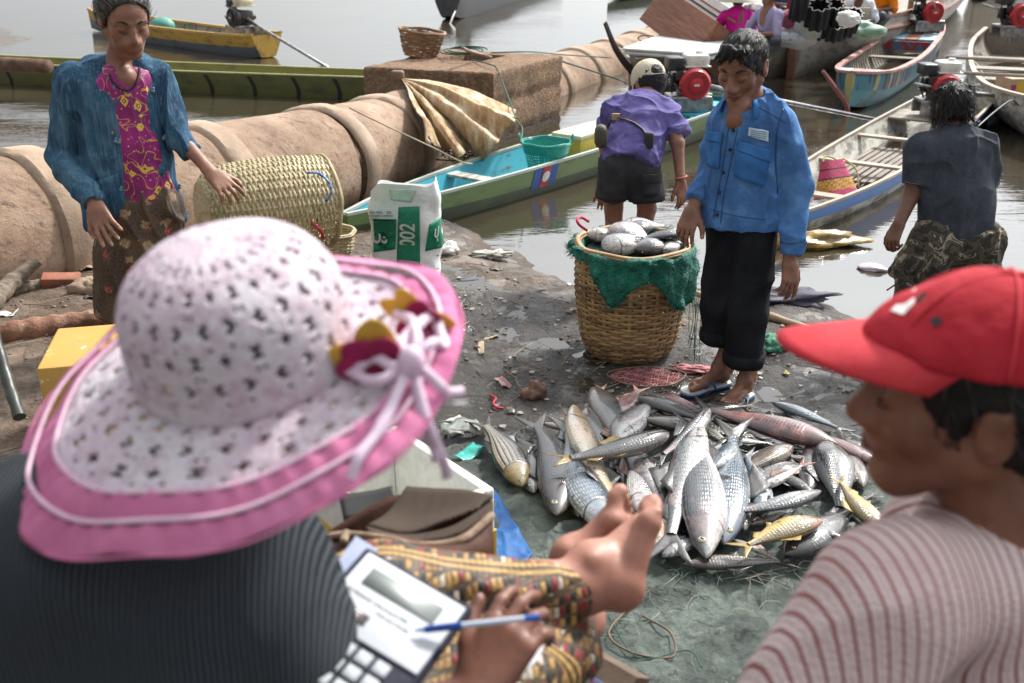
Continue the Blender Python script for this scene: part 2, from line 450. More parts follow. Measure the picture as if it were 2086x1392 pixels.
wetmud = g.done(c, ro, g.math('MULTIPLY', g.math('ADD', g.noise(v, 20, 10, .8), g.math('MULTIPLY', g.noise(v, 95, 5, .8), .45)), g.math('MULTIPLY_ADD', wet, .8, .2)), 1.0, .028, spec=.7)
mb = MB(); mb.grid(np.stack([GX, GY, GZ], -1)[:, ::-1]); mb.obj('ground', wetmud, smooth=True, kind='structure')

g = Gr('river_water'); v = g.co('Object')
b1 = g.noise(g.co('Object', (.8, 2.2, 1)), 2.6, 3, .55, .4); b2 = g.noise(g.co('Object', (1, 2.5, 1), (0, 0, .3)), 14, 3, .5)
calm = g.ramp(g.noise(v, .35, 3, .5), [(.35, .25), (.65, 1.0)])
bb = g.math('MULTIPLY', g.math('ADD', b1, g.math('MULTIPLY', b2, .22)), calm)
water = g.done(g.ramp(g.noise(v, .8, 4), [(.3, (.034, .028, .017)), (.7, (.055, .044, .028))]), .018, bb, .14, .05, ior=1.95, spec=.9)
wx = axis(-7, 9, .09, -900, 900, 1.4); wy = axis(4, 18, .09, 3, 1500, 1.4)
WX, WY = np.meshgrid(wx, wy, indexing='ij'); WP = np.stack([WX, WY, WX*0], -1)
rip = sm(1.6, .3, np.hypot(WX-.7, WY-6.7)); r1 = np.hypot(WX-.62, WY-7.1)
WZZ = WZ+.003*noise3(WP*np.array([.8, 2.0, 1]), 1.6)+.004*rip*np.sin(r1*34)*np.exp(-r1*1.2)+.003*rip*noise3(WP, 5)
mb = MB(); mb.grid(np.stack([WX, WY, WZZ], -1)[:, ::-1]); mb.obj('river', water, smooth=True, kind='structure')

g = Gr('puddle_water'); v = g.co('Object'); pudm = g.done((.03, .025, .02), .03, g.noise(v, 18, 3), .06, .01, ior=1.4, spec=.8)
px_, py_ = np.meshgrid(np.linspace(-.75, 2.4, 60), np.linspace(2.4, 6.0, 60), indexing='ij'); kp_ = (py_ < shore(px_)-1.0)[:, ::-1][:-1, :-1]; mb = MB(); mb.grid(np.stack([px_, py_, .003+.004*noise3(np.stack([px_, py_, px_*0], -1), .9)], -1)[:, ::-1], keep=kp_); mb.obj('puddles', pudm, smooth=True, kind='structure')
# mud bank far left
mb = MB(); bx = np.linspace(-16, -7.3, 90); by = np.linspace(14, 27, 90); BX, BY = np.meshgrid(bx, by, indexing='ij')
edge = np.interp(BY, [14, 15.5, 17, 19.5, 22, 25, 27], [-9.6, -9.0, -8.6, -8.6, -10.6, -12.2, -13.5])
BZ = WZ-.2+np.clip((edge-BX)*.16+.12, 0, .75)+.05*fbm(np.stack([BX, BY, BX*0], -1), .9, 4)*sm(-.8, 0.4, edge-BX)
mudbank = mat('bank_mud', (.12, .092, .066), (.06, .047, .036), .35, 3, bump=.8, bscale=30, bd=.02)
mb.grid(np.stack([BX, BY, BZ], -1)[:, ::-1]); mb.obj('mud_bank', mudbank, smooth=True, kind='structure')

# ---------------------------------------------------------------- concrete culvert pipes and the inspection box
g = Gr('pipe_concrete'); v = g.co('Object')
n1 = g.noise(v, 2.2, 8, .7); c = g.ramp(n1, [(.3, (.15, .09, .058)), (.5, (.34, .225, .15)), (.72, (.50, .37, .27))])
c = g.mix(g.ramp(g.noise(g.co('Object', (1.5, 9, 9), (0, 0, .4)), 2, 7, .7), [(.55, 0.0), (.68, .85)]), c, (.07, .045, .033))
c = g.mix(g.ramp(g.ridge(g.co('Object', (1, 1, 1), (.3, .2, 0)), 1.6, 6, 1.5), [(.82, 0.0), (.92, .7)]), c, (.05, .035, .028))
c = g.mix(g.ramp(g.noise(v, 70, 3, .8), [(.66, 0.0), (.7, .85)]), c, (.05, .035, .028))
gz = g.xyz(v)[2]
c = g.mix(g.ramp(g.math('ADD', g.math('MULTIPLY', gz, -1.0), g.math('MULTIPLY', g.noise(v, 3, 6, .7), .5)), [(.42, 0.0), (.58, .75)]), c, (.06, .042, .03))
pipem = g.done(c, .8, g.math('ADD', g.noise(v, 40, 8, .8), g.math('MULTIPLY', g.noise(v, 6, 6, .7), 1.2)), .9, .018)
collm = mat('pipe_collar_concrete', (.40, .29, .2), (.22, .155, .11), .82, 3, bump=.6, bscale=50, bd=.01)
AX = sweep([(-4.6, 2.6, .38), (-3.65, 4.2, .36), (-2.9, 5.35, .34), (-1.62, 7.35, .235), (-1.12, 9.0, .09), (-.5, 11.2, .02), (.45, 13.6, -.13), (1.45, 15.6, -.15), (2.5, 17.6, -.12), (3.6, 19.8, -.08), (4.6, 21.6, -.05)], 30)
dl = np.r_[0, np.cumsum(np.linalg.norm(np.diff(AX, axis=0), axis=1))]
def axp(s_): return np.array([np.interp(s_, dl, AX[:, i]) for i in range(3)])
plab = ['concrete pipe segment at the left edge of the picture', 'concrete pipe segment with black scrape marks behind the old woman', 'concrete pipe segment hidden behind the blue-jacketed woman',
 'concrete pipe segment behind the pale lying basket', 'concrete pipe segment above the lying basket with cracked joint', 'wet-streaked concrete pipe segment ending under the torn parasol', None, None,
 'short concrete pipe segment coming out of the box', 'second concrete pipe segment beyond the square box', 'third concrete pipe segment beyond the box, by the dark stem', 'fourth concrete pipe segment with coiled rope beyond the box',
 'fifth concrete pipe segment out in the river', 'farthest concrete pipe segment, beside the wardrobe']
s0 = 1.0; SEG = 1.22; k = 0
while s0 < dl[-1]-SEG and k < 14:
    a, b = axp(s0), axp(s0+(SEG if k != 5 else .75)-.02); lab = plab[k]; s0 += SEG; k += 1
    if k in (7, 8): continue
    if lab is None: lab = 'dark concrete pipe segment between the parasol and the box'
    if b[1] > 20.6: break
    d = Vector(b-a); Lp = d.length; R = .46
    root = thing('culvert_pipe', lab, 'pipe', a, group='concrete culvert pipe segments')
    M4 = frame(d, (0, 0, 1)) @ Matrix.Rotation(PI/2, 4, 'Y')
    th = np.linspace(0, 2*PI, 57)[:-1]
    def ringmesh(prof, mt, nm, seed):
        P = np.array([[(r*math.cos(t), r*math.sin(t), z) for t in th] for r, z in prof])
        q = np.array([list(M4 @ Vector(p)) for p in P.reshape(-1, 3)]).reshape(P.shape)
        nn = fbm(q+a, 5, 4, seed)*.007; rad = P.copy(); rad[..., 2] = 0; ln = np.linalg.norm(rad, axis=2, keepdims=True); rad = rad/np.maximum(ln, 1e-6)
        P = P+rad*nn[..., None]; q = np.array([list(M4 @ Vector(p)) for p in P.reshape(-1, 3)]).reshape(P.shape)
        m = MB(); m.grid(q, closed_v=True); return m.obj(nm, mt, root, smooth=35)
    zs = list(np.linspace(0, Lp, 10))
    ringmesh([(R-.07, 0), (R-.02, 0)]+[(R, z) for z in np.linspace(.01, Lp-.01, 12)]+[(R-.02, Lp), (R-.07, Lp)], pipem, 'barrel', k)
    ringmesh([(R-.004, -.07), (R+.012, -.065), (R+.032, -.04), (R+.036, .02), (R+.034, .11), (R+.018, .135), (R-.004, .14)], collm, 'collar', k+30)

bt = .62; c4 = [G(740, 136, bt), G(1005, 149, bt), G(1145, 113, bt), G(913, 100, bt)]
cc = sum(c4)/4
c4 = [np.array([*(p[:2]), 0]) for p in c4]
def sqloop(sc, z, n=26, ctr=None, sc2=None):
    o = []; ctr = np.array([cc[0], cc[1], 0]) if ctr is None else ctr
    for i in range(4):
        for j in range(n):
            p = c4[i]*(1-j/n)+c4[(i+1) % 4]*j/n; p = ctr+(p-np.array([cc[0], cc[1], 0]))*sc; o.append((p[0], p[1], z))
    return o
hc = np.array([*G(962, 117, bt)[:2], 0])
rows = [sqloop(1, z) for z in np.linspace(-.5, bt-.02, 26)]+[sqloop(.988, bt-.004), sqloop(.97, bt)]
rows += [list(np.array(sqloop(.97, bt))*(1-t)+np.array(sqloop(.36, bt, ctr=hc))*t) for t in np.linspace(.12, 1, 9)]
rows += [sqloop(.35, bt-.02, ctr=hc), sqloop(.35, bt-.5, ctr=hc)]
P = np.array(rows, float); nn = fbm(P, 6, 5, 2)*.022+fbm(P, 40, 3)*.006; nn[26:] *= .35
dirv = P-np.array([cc[0], cc[1], 0]); dirv[..., 2] = 0; dirv /= np.linalg.norm(dirv, axis=2, keepdims=True)
P = P+dirv*(nn*.7)[..., None]; P[26:36, :, 2] += nn[26:36]*.9
for i in range(26):                                    # ledges left by the formwork boards
    if .28 < P[i, 0, 2] < .34 or -.02 < P[i, 0, 2] < .02: P[i, :, :2] -= dirv[i, :, :2]*.018
g = Gr('rough_laterite_concrete'); v = g.co('Object')
c = g.ramp(g.noise(v, 22, 9, .85), [(.32, (.07, .038, .022)), (.5, (.25, .145, .08)), (.66, (.48, .34, .22))])
c = g.mix(g.ramp(g.noise(v, 1.6, 6, .6), [(.4, 0.0), (.7, .45)]), c, (.12, .085, .06))
c = g.mix(g.ramp(g.math('ADD', g.math('MULTIPLY', g.xyz(v)[2], -1.0), g.math('MULTIPLY', g.noise(v, 4, 6, .7), .25)), [(.04, 0.0), (.16, .85)]), c, (.035, .026, .02))
boxm = g.done(c, .9, g.math('ADD', g.noise(v, 60, 6, .8), g.math('MULTIPLY', g.vor(v, 45), .6)), 1.0, .02)
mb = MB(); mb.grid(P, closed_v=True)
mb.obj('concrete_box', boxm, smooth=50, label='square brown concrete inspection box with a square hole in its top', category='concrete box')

# earth-covered log lying on the far left boat and a low wooden post in the river
rust = mat('rusty_pipe', (.16, .085, .05), (.07, .04, .028), .9, 8, bump=.8)
mb = MB(); a, b = G(-60, 128, .32), G(100, 136, .32); mb.tube([a, (a+b)/2, b], [.085, .09, .085], 14)
mb.obj('bark_log', rust, smooth=True, label='brown rough log lying behind the olive boat at the left edge', category='log')
# ---------------------------------------------------------------- boats
rope_g = mat('green_rope', (.03, .11, .085), rough=.8, bump=.6, bscale=200)
rope_w = mat('pale_rope', (.5, .42, .3), rough=.85, bump=.6, bscale=200)
dark_steel = mat('dark_engine_steel', (.03, .03, .032), (.08, .07, .065), .4, 20, metal=.6)
steel = mat('worn_steel', (.42, .42, .42), (.2, .19, .18), .35, 20, metal=.8)
red_e = mat('red_engine_enamel', (.52, .012, .02), (.36, .01, .015), .32, 14, coat=.3)
white_e = mat('white_tank_enamel', (.72, .72, .68), (.5, .48, .42), .35, 10, coat=.3)
cream_e = mat('cream_tank_enamel', (.66, .60, .42), (.45, .4, .26), .4, 10)
black_p = mat('black_plastic', (.018, .018, .02), (.04, .04, .042), .38, 18)
def engine(parent, loc, rz, sc=1.0, shaft=2.2, pitch=-.32, tank=None, shroud=None, lab=None, yaw=0, tiller=True, world=True):
    e = empty('engine', loc, rz-parent.rotation_euler.z if world else rz, parent); e.scale = (sc,)*3
    if lab: e['label'] = lab
    m = MB(); m.box((0, 0, .02), (.34, .26, .03), bev=.008); m.box((0, .1, -.04), (.36, .035, .1)); m.box((0, -.1, -.04), (.36, .035, .1)); m.tube([(0, 0, 0), (0, 0, -.16)], .03, 10)
    m.obj('mount', steel, e, smooth=40)
    m = MB(); m.box((.02, .03, .12), (.19, .2, .18), bev=.02)
    for i in range(6): m.box((-.1, .05, .1+.02*i), (.11, .13, .006))
    m.box((-.1, .05, .15), (.08, .1, .12), bev=.01); m.tube([(.02, .12, .12), (.02, .2, .12)], .035, 12)
    m.obj('crankcase', dark_steel, e, smooth=40)
    # recoil shroud faces -y
    Mx = Matrix.Translation((.02, -.075, .13)) @ Matrix.Rotation(PI/2, 4, 'X')
    m = MB(); m.lathe([(.0, .0), (.125, .0), (.132, .012), (.13, .045), (.115, .06), (.112, .066)], 32, Mx)
    m.obj('fan_shroud', shroud or red_e, e, smooth=35)
    m = MB()
    for i in range(28):
        a = 2*PI*i/28; m.box((0, 0, 0), (.028, .005, .004), None)
        Vv = m.v[-1]; R = np.array([[math.cos(a), -math.sin(a), 0], [math.sin(a), math.cos(a), 0], [0, 0, 1]])
        Vv = (Vv+np.array([.078, 0, .067])) @ R.T; m.v[-1] = Vv @ np.array(Mx.to_3x3()).T+np.array(Mx.translation)
    m.obj('vent_slots', black_p, e)
    m = MB(); m.lathe([(.098, .062), (.1, .07), (.108, .07), (.11, .062)], 32, Mx, cap=False); m.lathe([(.052, .06), (.055, .078), (.02, .084), (0, .084)], 24, Mx, cap=False)
    m.obj('shroud_ring', shroud or red_e, e, smooth=35)
    m = MB(); m.box((.02, -.161, .13), (.045, .003, .018)); m.obj('badge', white_e, e)
    m = MB(); m.box((.05, .03, .31), (.2, .2, .1), bev=.03, taper=1); m.box((.05, .03, .265), (.215, .215, .012), bev=.004); m.lathe([(.0, .38), (.03, .38), (.032, .355)], 14, Matrix.Translation((.08, .03, 0)))
    m.obj('fuel_tank', tank or white_e, e, smooth=40)
    m = MB(); m.box((-.13, .02, .29), (.13, .18, .1), bev=.018)
    for i in range(5): m.box((-.13, -.072, .262+.014*i), (.1, .006, .005))
    m.obj('air_filter', black_p, e, smooth=40)
    m = MB(); m.box((-.1, -.06, .2), (.06, .05, .08), bev=.01); m.tube([(-.06, -.09, .1), (-.1, -.12, .08), (-.16, -.12, .14)], .009, 6); m.tube([(-.16, .0, .24), (-.2, -.04, .15), (-.15, -.05, .05)], .008, 6); m.obj('carburettor', dark_steel, e, smooth=40)
    d = np.array([math.cos(yaw)*math.cos(pitch), math.sin(yaw)*math.cos(pitch), math.sin(pitch)]); a = np.array([.12, .03, .1]); b = a+d*shaft
    m = MB(); m.tube([a, a+d*.3, b], [.03, .02, .016], 10); m.tube([a+d*.1-np.array([0, 0, .05]), a+d*.6], .008, 6); m.obj('propeller_shaft', steel, e, smooth=True)
    m = MB()
    for k in range(2):
        s_ = 1 if k else -1; m.ell(b+np.array([0, 0, .06*s_]), (.012, .03, .065), n=8, m=6)
    m.ell(b, (.03, .02, .02), n=8, m=6); m.obj('propeller', dark_steel, e, smooth=True)
    if tiller:
        m = MB(); m.tube([a, a-d*.5+np.array([0, 0, .02])], .012, 8); m.obj('tiller', steel, e, smooth=True)
    return e

def boat(name, label, bow, stern, st, mats, th=.022, cat='boat', ribs=None, ribm=None, gun=(.03, .02), gunm=None, z0=WZ, ns=44, mid=.5, bulge=.0, group=None, splitrow=1):
    bow = np.array(bow[:2]); stern = np.array(stern[:2]); d = stern-bow; Lb = np.linalg.norm(d); rz = math.atan2(d[1], d[0])
    root = thing(name, label, cat, (bow[0], bow[1], z0), rz, group)
    st = np.array(st, float); tt = np.linspace(0, 1, ns)
    ar = sweep(st, 12); order = np.argsort(ar[:, 0]); ar = ar[order]
    W_, B_, ZB, ZT = [np.interp(tt, ar[:, 0], ar[:, i]) for i in (1, 2, 3, 4)]
    def sec(w, b, zb, zt, n=7):
        o = []
        for i in range(n):
            u = i/(n-1); x = w+(b-w)*u**1.25; o.append((x+bulge*math.sin(PI*u)*w, zt+(zb-zt)*u))
        o.append((b*.5, zb-.008)); o.append((0, zb-.012)); return o
    outer = []; inner = []
    for i, t in enumerate(tt):
        o = sec(W_[i], B_[i], ZB[i], ZT[i]); q = sec(max(W_[i]-th, .004), max(B_[i]-th*1.3, .003), min(ZB[i]+th*1.2, ZT[i]-.01), ZT[i]-.001)
        x = t*Lb; pts = [(x, -a, z) for a, z in o]+[(x, a, z) for a, z in o[::-1][1:]]
        outer.append(pts); inner.append([(x, -a, z) for a, z in q]+[(x, a, z) for a, z in q[::-1][1:]])
    O, I = np.array(outer), np.array(inner); nn = O.shape[1]
    m = MB(); k = nn//2
    mi = []
    for i in range(ns-1):
        for j in range(nn-1):
            jj = min(j, nn-2-j); mi.append(0 if jj < splitrow*3 else 1)
    F = [(i*nn+j, (i+1)*nn+j, (i+1)*nn+j+1, i*nn+j+1) for i in range(ns-1) for j in range(nn-1)]
    m.add(O.reshape(-1, 3), F, mi)
    m.add(I.reshape(-1, 3), [tuple(reversed(f)) for f in F], 2)
    for A in ((O, I),):
        for i in range(ns-1):
            for j in (0, nn-1):
                V = [O[i, j], O[i+1, j], I[i+1, j], I[i, j]]; m.add(V, [(0, 1, 2, 3)], 2)
    m.add(O[-1], [tuple(range(nn))], 0); m.add(I[-1]-np.array([th, 0, 0]), [tuple(range(nn-1, -1, -1))], 2)
    m.add(O[0], [tuple(range(nn-1, -1, -1))], 0)
    m.obj('hull', mats, root, smooth=35)
    for s in (-1, 1):
        m = MB(); path = np.array([(t*Lb, s*(W_[i]-th*.5), ZT[i]+gun[1]*.5) for i, t in enumerate(tt)])
        gw = gun[0]/2
        P = np.array([[p+np.array([0, dy, dz]) for dy, dz in ((-gw, -gun[1]/2), (gw, -gun[1]/2), (gw, gun[1]/2), (-gw, gun[1]/2))] for p in path])
        m.grid(P, closed_v=True); m.add(P[0], [(0, 1, 2, 3)]); m.add(P[-1], [(3, 2, 1, 0)]); m.obj('gunwale', gunm or mats[0], root, smooth=30)
    def at(t): return [float(np.interp(t, tt, A)) for A in (W_, B_, ZB, ZT)]
    if ribs:
        for t in ribs:
            w, b, zb, zt = at(t); m = MB(); q = sec(w-th-.006, b-th-.004, zb+th*1.3+.004, zt-.01)
            pts = [(t*Lb, -a, z) for a, z in q]+[(t*Lb, a, z) for a, z in q[::-1][1:]]
            m.tube(pts, .013, 6, up=(1, 0, 0)); m.obj('rib', ribm or mats[2], root, smooth=40)
    root['_L'] = Lb; del root['_L']
    return root, Lb, at
def bench(root, Lb, at, t, wd, mt, z=.03, thick=.022, name='bench', n=1):
    w, b, zb, zt = at(t); w2 = w-.025
    for i in range(n):
        m = MB(); m.box((t*Lb+wd*(i-(n-1)/2)*1.04, 0, zt-z), (wd, 2*w2, thick), bev=.004); m.obj(name, mt, root)

w_grey = wood('weathered_grey_wood', (.36, .32, .26), (.15, .125, .1), .75)
w_greyp = wood('grey_white_worn_boards', (.30, .275, .235), (.13, .115, .095), .7, paint=(.5, .48, .42), plo=.44, phi=.56)
w_pale = wood('pale_bench_wood', (.5, .42, .33), (.26, .2, .15), .65)
green_p = wood('olive_green_boat_paint', (.14, .2, .07), (.06, .09, .035), .5, grain=(.8, 12, 12), paint=(.115, .185, .06), plo=.5, phi=.62, bump=.2)
green_d = wood('dark_green_lower_paint', (.06, .085, .035), (.03, .045, .02), .45, grain=(.8, 12, 12), bump=.2)
turq = wood('turquoise_inner_paint', (.14, .1, .07), (.06, .045, .03), .45, paint=(.05, .36, .46), plo=.56, phi=.66, bump=.2)
gw_y = wood('yellow_green_rail', (.42, .46, .2), (.22, .25, .1), .5)
gw_w = wood('white_rail_paint', (.5, .55, .5), (.3, .33, .28), .5)
RNG = lambda a, b, n: list(np.linspace(a, b, n))

# the green canoe with the flag
bw = G(702, 442, .12); sn = G(1492, 196, .16)
bt_, Lb, at = boat('long_boat', 'long green canoe, turquoise inside, with a small flag painted on its side', bw, sn,
  [(0, .03, .02, .06, .21), (.1, .17, .12, .0, .22), (.3, .30, .22, -.05, .23), (.6, .36, .27, -.06, .24), (.85, .36, .27, -.04, .26), (1, .30, .22, 0, .28)], [green_p, green_d, turq], gunm=gw_w, ribs=RNG(.45, .95, 7), ribm=turq)
bench(bt_, Lb, at, .235, .13, w_greyp); bench(bt_, Lb, at, .8, .16, turq); bench(bt_, Lb, at, .9, .3, turq, n=1)
bench(bt_, Lb, at, .985, .1, gw_y, name='stern_board')
engine(bt_, (Lb*.815, -.02, .36), .12, 1.25, 1.9, -.2, lab='red petrol engine with white tank and black air filter')
flagw, flagr, flagb = mat('flag_white', (.75, .75, .73)), mat('flag_red', (.5, .03, .035)), mat('flag_blue', (.02, .09, .33))
def decal(root, Lb, at, t0, t1, u0, u1, mt, name, off=.004, side=-1, oval=False):
    m = MB(); rows = []
    for t in np.linspace(t0, t1, 5):
        w, b, zb, zt = at(t); rows.append([(t*Lb, side*(w+(b-w)*u**1.25+off), zt+(zb-zt)*u) for u in np.linspace(u0, u1, 5)])
    P = np.array(rows)
    if oval:
        tc_, uc = (t0+t1)/2, (u0+u1)/2; V = []
        for k in range(20):
            a = 2*PI*k/20; t = tc_+(t1-t0)/2*math.cos(a); u = uc+(u1-u0)/2*math.sin(a); w, b, zb, zt = at(t); V.append((t*Lb, side*(w+(b-w)*u**1.25+off), zt+(zb-zt)*u))
        m.add(V, [tuple(range(20))]); return m.obj(name, mt, root)
    m.grid(P); return m.obj(name, mt, root)
fl = decal(bt_, Lb, at, .300, .352, .02, .62, flagb, 'painted_flag'); decal(bt_, Lb, at, .318, .335, .02, .62, flagr, 'flag_stripe', .007).parent = fl; decal(bt_, Lb, at, .3185, .3345, .14, .46, flagw, 'flag_disc', .010, oval=True).parent = fl
fl = decal(bt_, Lb, at, .895, .94, .02, .62, flagb, 'painted_flag'); decal(bt_, Lb, at, .908, .928, .02, .62, flagr, 'flag_stripe', .007).parent = fl; decal(bt_, Lb, at, .910, .926, .14, .46, flagw, 'flag_disc', .010, oval=True).parent = fl
GB = (bt_, Lb, at)

# the blue and white boat
blue_p = wood('blue_boat_paint', (.3, .3, .28), (.15, .15, .13), .45, grain=(.8, 12, 12), paint=(.018, .13, .42), plo=.6, phi=.7, bump=.2)
bw = G(1548, 506, WZ); sn = G(1965, 212, .05)
bl, Lb, at = boat('long_boat', 'blue-sided boat, grey inside, holding a pink and yellow woven bag', bw, sn,
  [(0, .05, .03, .06, .20), (.1, .22, .14, .0, .19), (.3, .38, .28, -.05, .19), (.6, .43, .32, -.06, .2), (.85, .4, .3, -.03, .23), (1, .34, .26, .0, .26)], [blue_p, w_greyp, w_greyp], gunm=w_pale)
for t, wd in ((.17, .12), (.37, .09), (.565, .09)): bench(bl, Lb, at, t, wd, w_pale)
bench(bl, Lb, at, .77, .2, w_grey, n=3, name='deck_plank')
engine(bl, (Lb*.77, -.0, .34), .0, 1.15, 1.6, -.15, tank=white_e, yaw=.5, lab='red engine, its tank wrapped in pale green plastic')
slatm = wood('dark_floor_slats', (.3, .25, .19), (.1, .08, .06), .7)
for i in range(9):
    m = MB(); yy = -.26+.06*i; m.box((Lb*.45, yy, .06+.003*(i % 3)), (Lb*.24, .042, .014), bev=.003); m.obj('floor_slat', slatm, bl)
m = MB(); m.box((Lb*.35, 0, .04), (.04, .6, .03)); m.obj('slat_bearer', slatm, bl)
BB = (bl, Lb, at)

# red-rimmed blue boat
rim_r = wood('faded_red_rim', (.42, .2, .17), (.25, .1, .085), .6, paint=(.48, .26, .23), plo=.4, phi=.6)
tealw = wood('worn_teal_side', (.12, .12, .11), (.06, .06, .055), .55, grain=(1, 10, 10), paint=(.05, .2, .24), plo=.5, phi=.62)
mott = Gr('motley_painted_strake'); v = mott.co('Object', (6, 1, 1), (0, .5, 0)); cc_ = mott.vor(v, 2.2, out='Color'); hx = mott.xyz(cc_)
mott = mott.done(mott.ramp(hx[0], [(0, (.04, .16, .2)), (.35, (.035, .045, .09)), (.6, (.35, .3, .12)), (.72, (.28, .09, .07)), (.82, (.04, .16, .2))], 'CONSTANT'), .6)
bw = G(1722, 233, WZ); sn = G(1876, 88, .05)
rb, Lb, at = boat('long_boat', 'blue boat with faded red rim and upturned red stem, empty but for white sacking', bw, sn,
  [(0, .04, .02, .10, .46), (.07, .22, .12, .02, .41), (.2, .37, .24, -.03, .36), (.5, .44, .32, -.05, .32), (.85, .4, .3, -.03, .36), (1, .32, .24, 0, .42)], [mott, tealw, w_grey], gunm=rim_r, gun=(.07, .03), ribs=RNG(.25, .72, 17), ribm=w_grey, bulge=.08)
m = MB(); cz_, sz_ = math.cos(-rb.rotation_euler.z), math.sin(-rb.rotation_euler.z); P0 = np.array([(-.3*cz_-.1, -.3*sz_, .5), (-.16*cz_-.05, -.16*sz_, .32), (.0, 0, .1), (.1, 0, -.1)]); m.tube(sweep(P0, 5), np.linspace(.028, .06, 16), 6, flat=.6, up=(0, 1, 0)); m.obj('stem_post', mat('dull_red_stem', (.24, .07, .06), rough=.6), rb, smooth=40)
bl_p = wood('light_blue_deck', (.45, .3, .28), (.3, .2, .18), .5, paint=(.33, .52, .6), plo=.5, phi=.6)
def deckp(t0, t1, parts, dz=.015, name='deck_plank'):
    for (f0, f1, mt_) in parts:
        rows = []
        for t in np.linspace(t0, t1, 8):
            w, b, zb, zt = at(t); rows.append([(t*Lb, (w-.03)*f0+.004, zt-dz), (t*Lb, (w-.03)*f1-.004, zt-dz)])
        m = MB(); m.grid(np.array(rows)); solid(m.obj(name, mt_, rb), .02)
deckp(.02, .17, [(-1, -.4, bl_p), (-.4, .05, rim_r), (.05, .45, rim_r), (.45, 1, bl_p)])
deckp(.78, .9, [(-1, -.25, bl_p), (-.25, .25, mat('orange_plank', (.4, .16, .1))), (.25, 1, bl_p)], .03)
bench(rb, Lb, at, .765, .04, mat('red_blue_board', (.28, .03, .03), (.05, .15, .3), .5, 9, .5, .52), z=.1, thick=.13); bench(rb, Lb, at, .6, .2, w_grey, z=.14)
m = MB(); m.box((Lb*.42, -.1, .1), (.9, .2, .02)); m.obj('loose_plank', w_grey, rb)
engine(rb, (Lb*.9, -.1, .52), .1, 1.35, 1.2, -.3, tank=cream_e, yaw=1.0, lab='red engine with cream tank on the far stern')

# boat at the right edge
bw = G(2185, 330, WZ); sn = G(2062, 92, .1)
rt, Lb, at = boat('long_boat', 'broad weathered grey boat at the right edge with planks, poles and a carton', bw, sn,
  [(0, .06, .03, .12, .5), (.08, .45, .2, .02, .46), (.25, .74, .42, -.04, .38), (.5, .8, .55, -.06, .34), (.8, .7, .5, -.03, .36), (1, .45, .3, 0, .42)], [w_greyp, w_greyp, w_grey], gunm=w_pale, gun=(.06, .03), ribs=RNG(.25, .8, 15), ribm=w_grey, bulge=.12)
for t, wd, n in ((.13, .2, 3), (.7, .11, 4), (.45, .12, 2), (.58, .3, 1)): bench(rt, Lb, at, t, wd, w_grey, z=.05 if t < .2 else .12, n=n, name='deck_plank')
m = MB(); m.box((Lb*.36, -.35, .12), (1.2, .24, .02)); m.obj('loose_plank', w_grey, rt)
engine(rt, (Lb*.93, .1, .5), .1, 1.45, 1.2, -.25, tank=white_e, lab='red engine with white tank at the picture edge')
for t in (.32, .5):
    m = MB(); w = at(t)[0]; m.tube([(t*Lb-.1, -w-.3, .42), (t*Lb+.06, w+.3, .41)], .02, 8); m.obj('cross_pole', w_pale, rt, smooth=True)
RT = (rt, Lb, at)
# another hull behind it
m_hull = wood('pale_brown_hull', (.36, .3, .24), (.2, .165, .13), .7, paint=(.38, .33, .27), plo=.5, phi=.7)
boat('cargo_boat', 'big brown hull cut off by the top right corner', G(1985, 2, WZ), G(2230, -60, WZ), [(0, .05, .03, .1, 1.5), (.1, .7, .5, -.1, 1.35), (.5, 1.2, .9, -.1, 1.2), (1, 1.1, .8, 0, 1.3)], [m_hull, m_hull, w_grey], gunm=m_hull, bulge=.1)

# olive long boat behind the pipe
olive = wood('olive_yellow_boat_paint', (.16, .15, .05), (.08, .08, .03), .4, grain=(.6, 10, 10), paint=(.2, .19, .035), plo=.5, phi=.65, bump=.2)
olived = wood('dark_olive_boat_side', (.09, .095, .035), (.04, .045, .02), .4, grain=(.6, 10, 10), paint=(.1, .105, .03), plo=.5, phi=.65, bump=.2)
bw = G(-330, 152, WZ); sn = G(900, 203, WZ)
ol, Lb, at = boat('long_boat', 'very long olive green boat with black rib marks, behind the pipe', bw, sn,
  [(0, .04, .03, .15, .42), (.12, .2, .12, .04, .36), (.3, .32, .24, -.04, .30), (.6, .38, .3, -.05, .28), (1, .3, .25, -.02, .28)], [olived, olived, olive], gunm=mat('pale_yellow_rail', (.42, .42, .18), (.3, .3, .12), .5), gun=(.03, .015))
blk = mat('black_rib_paint', (.012, .012, .012))
for t in (.305, .335, .42, .52, .60, .665, .73, .795, .855, .91):
    m = MB(); rows = []
    for u in np.linspace(.08, .9, 8):
        w, b, zb, zt = at(t); x = t*Lb+.07*math.sin(u*2.6); q = w+(b-w)*u**1.25
        rows.append([(x, -(q+.006), zt+(zb-zt)*u), (x+.05, -(q+.006), zt+(zb-zt)*u)])
    m.grid(np.array(rows)); m.obj('rib_mark', blk, ol)

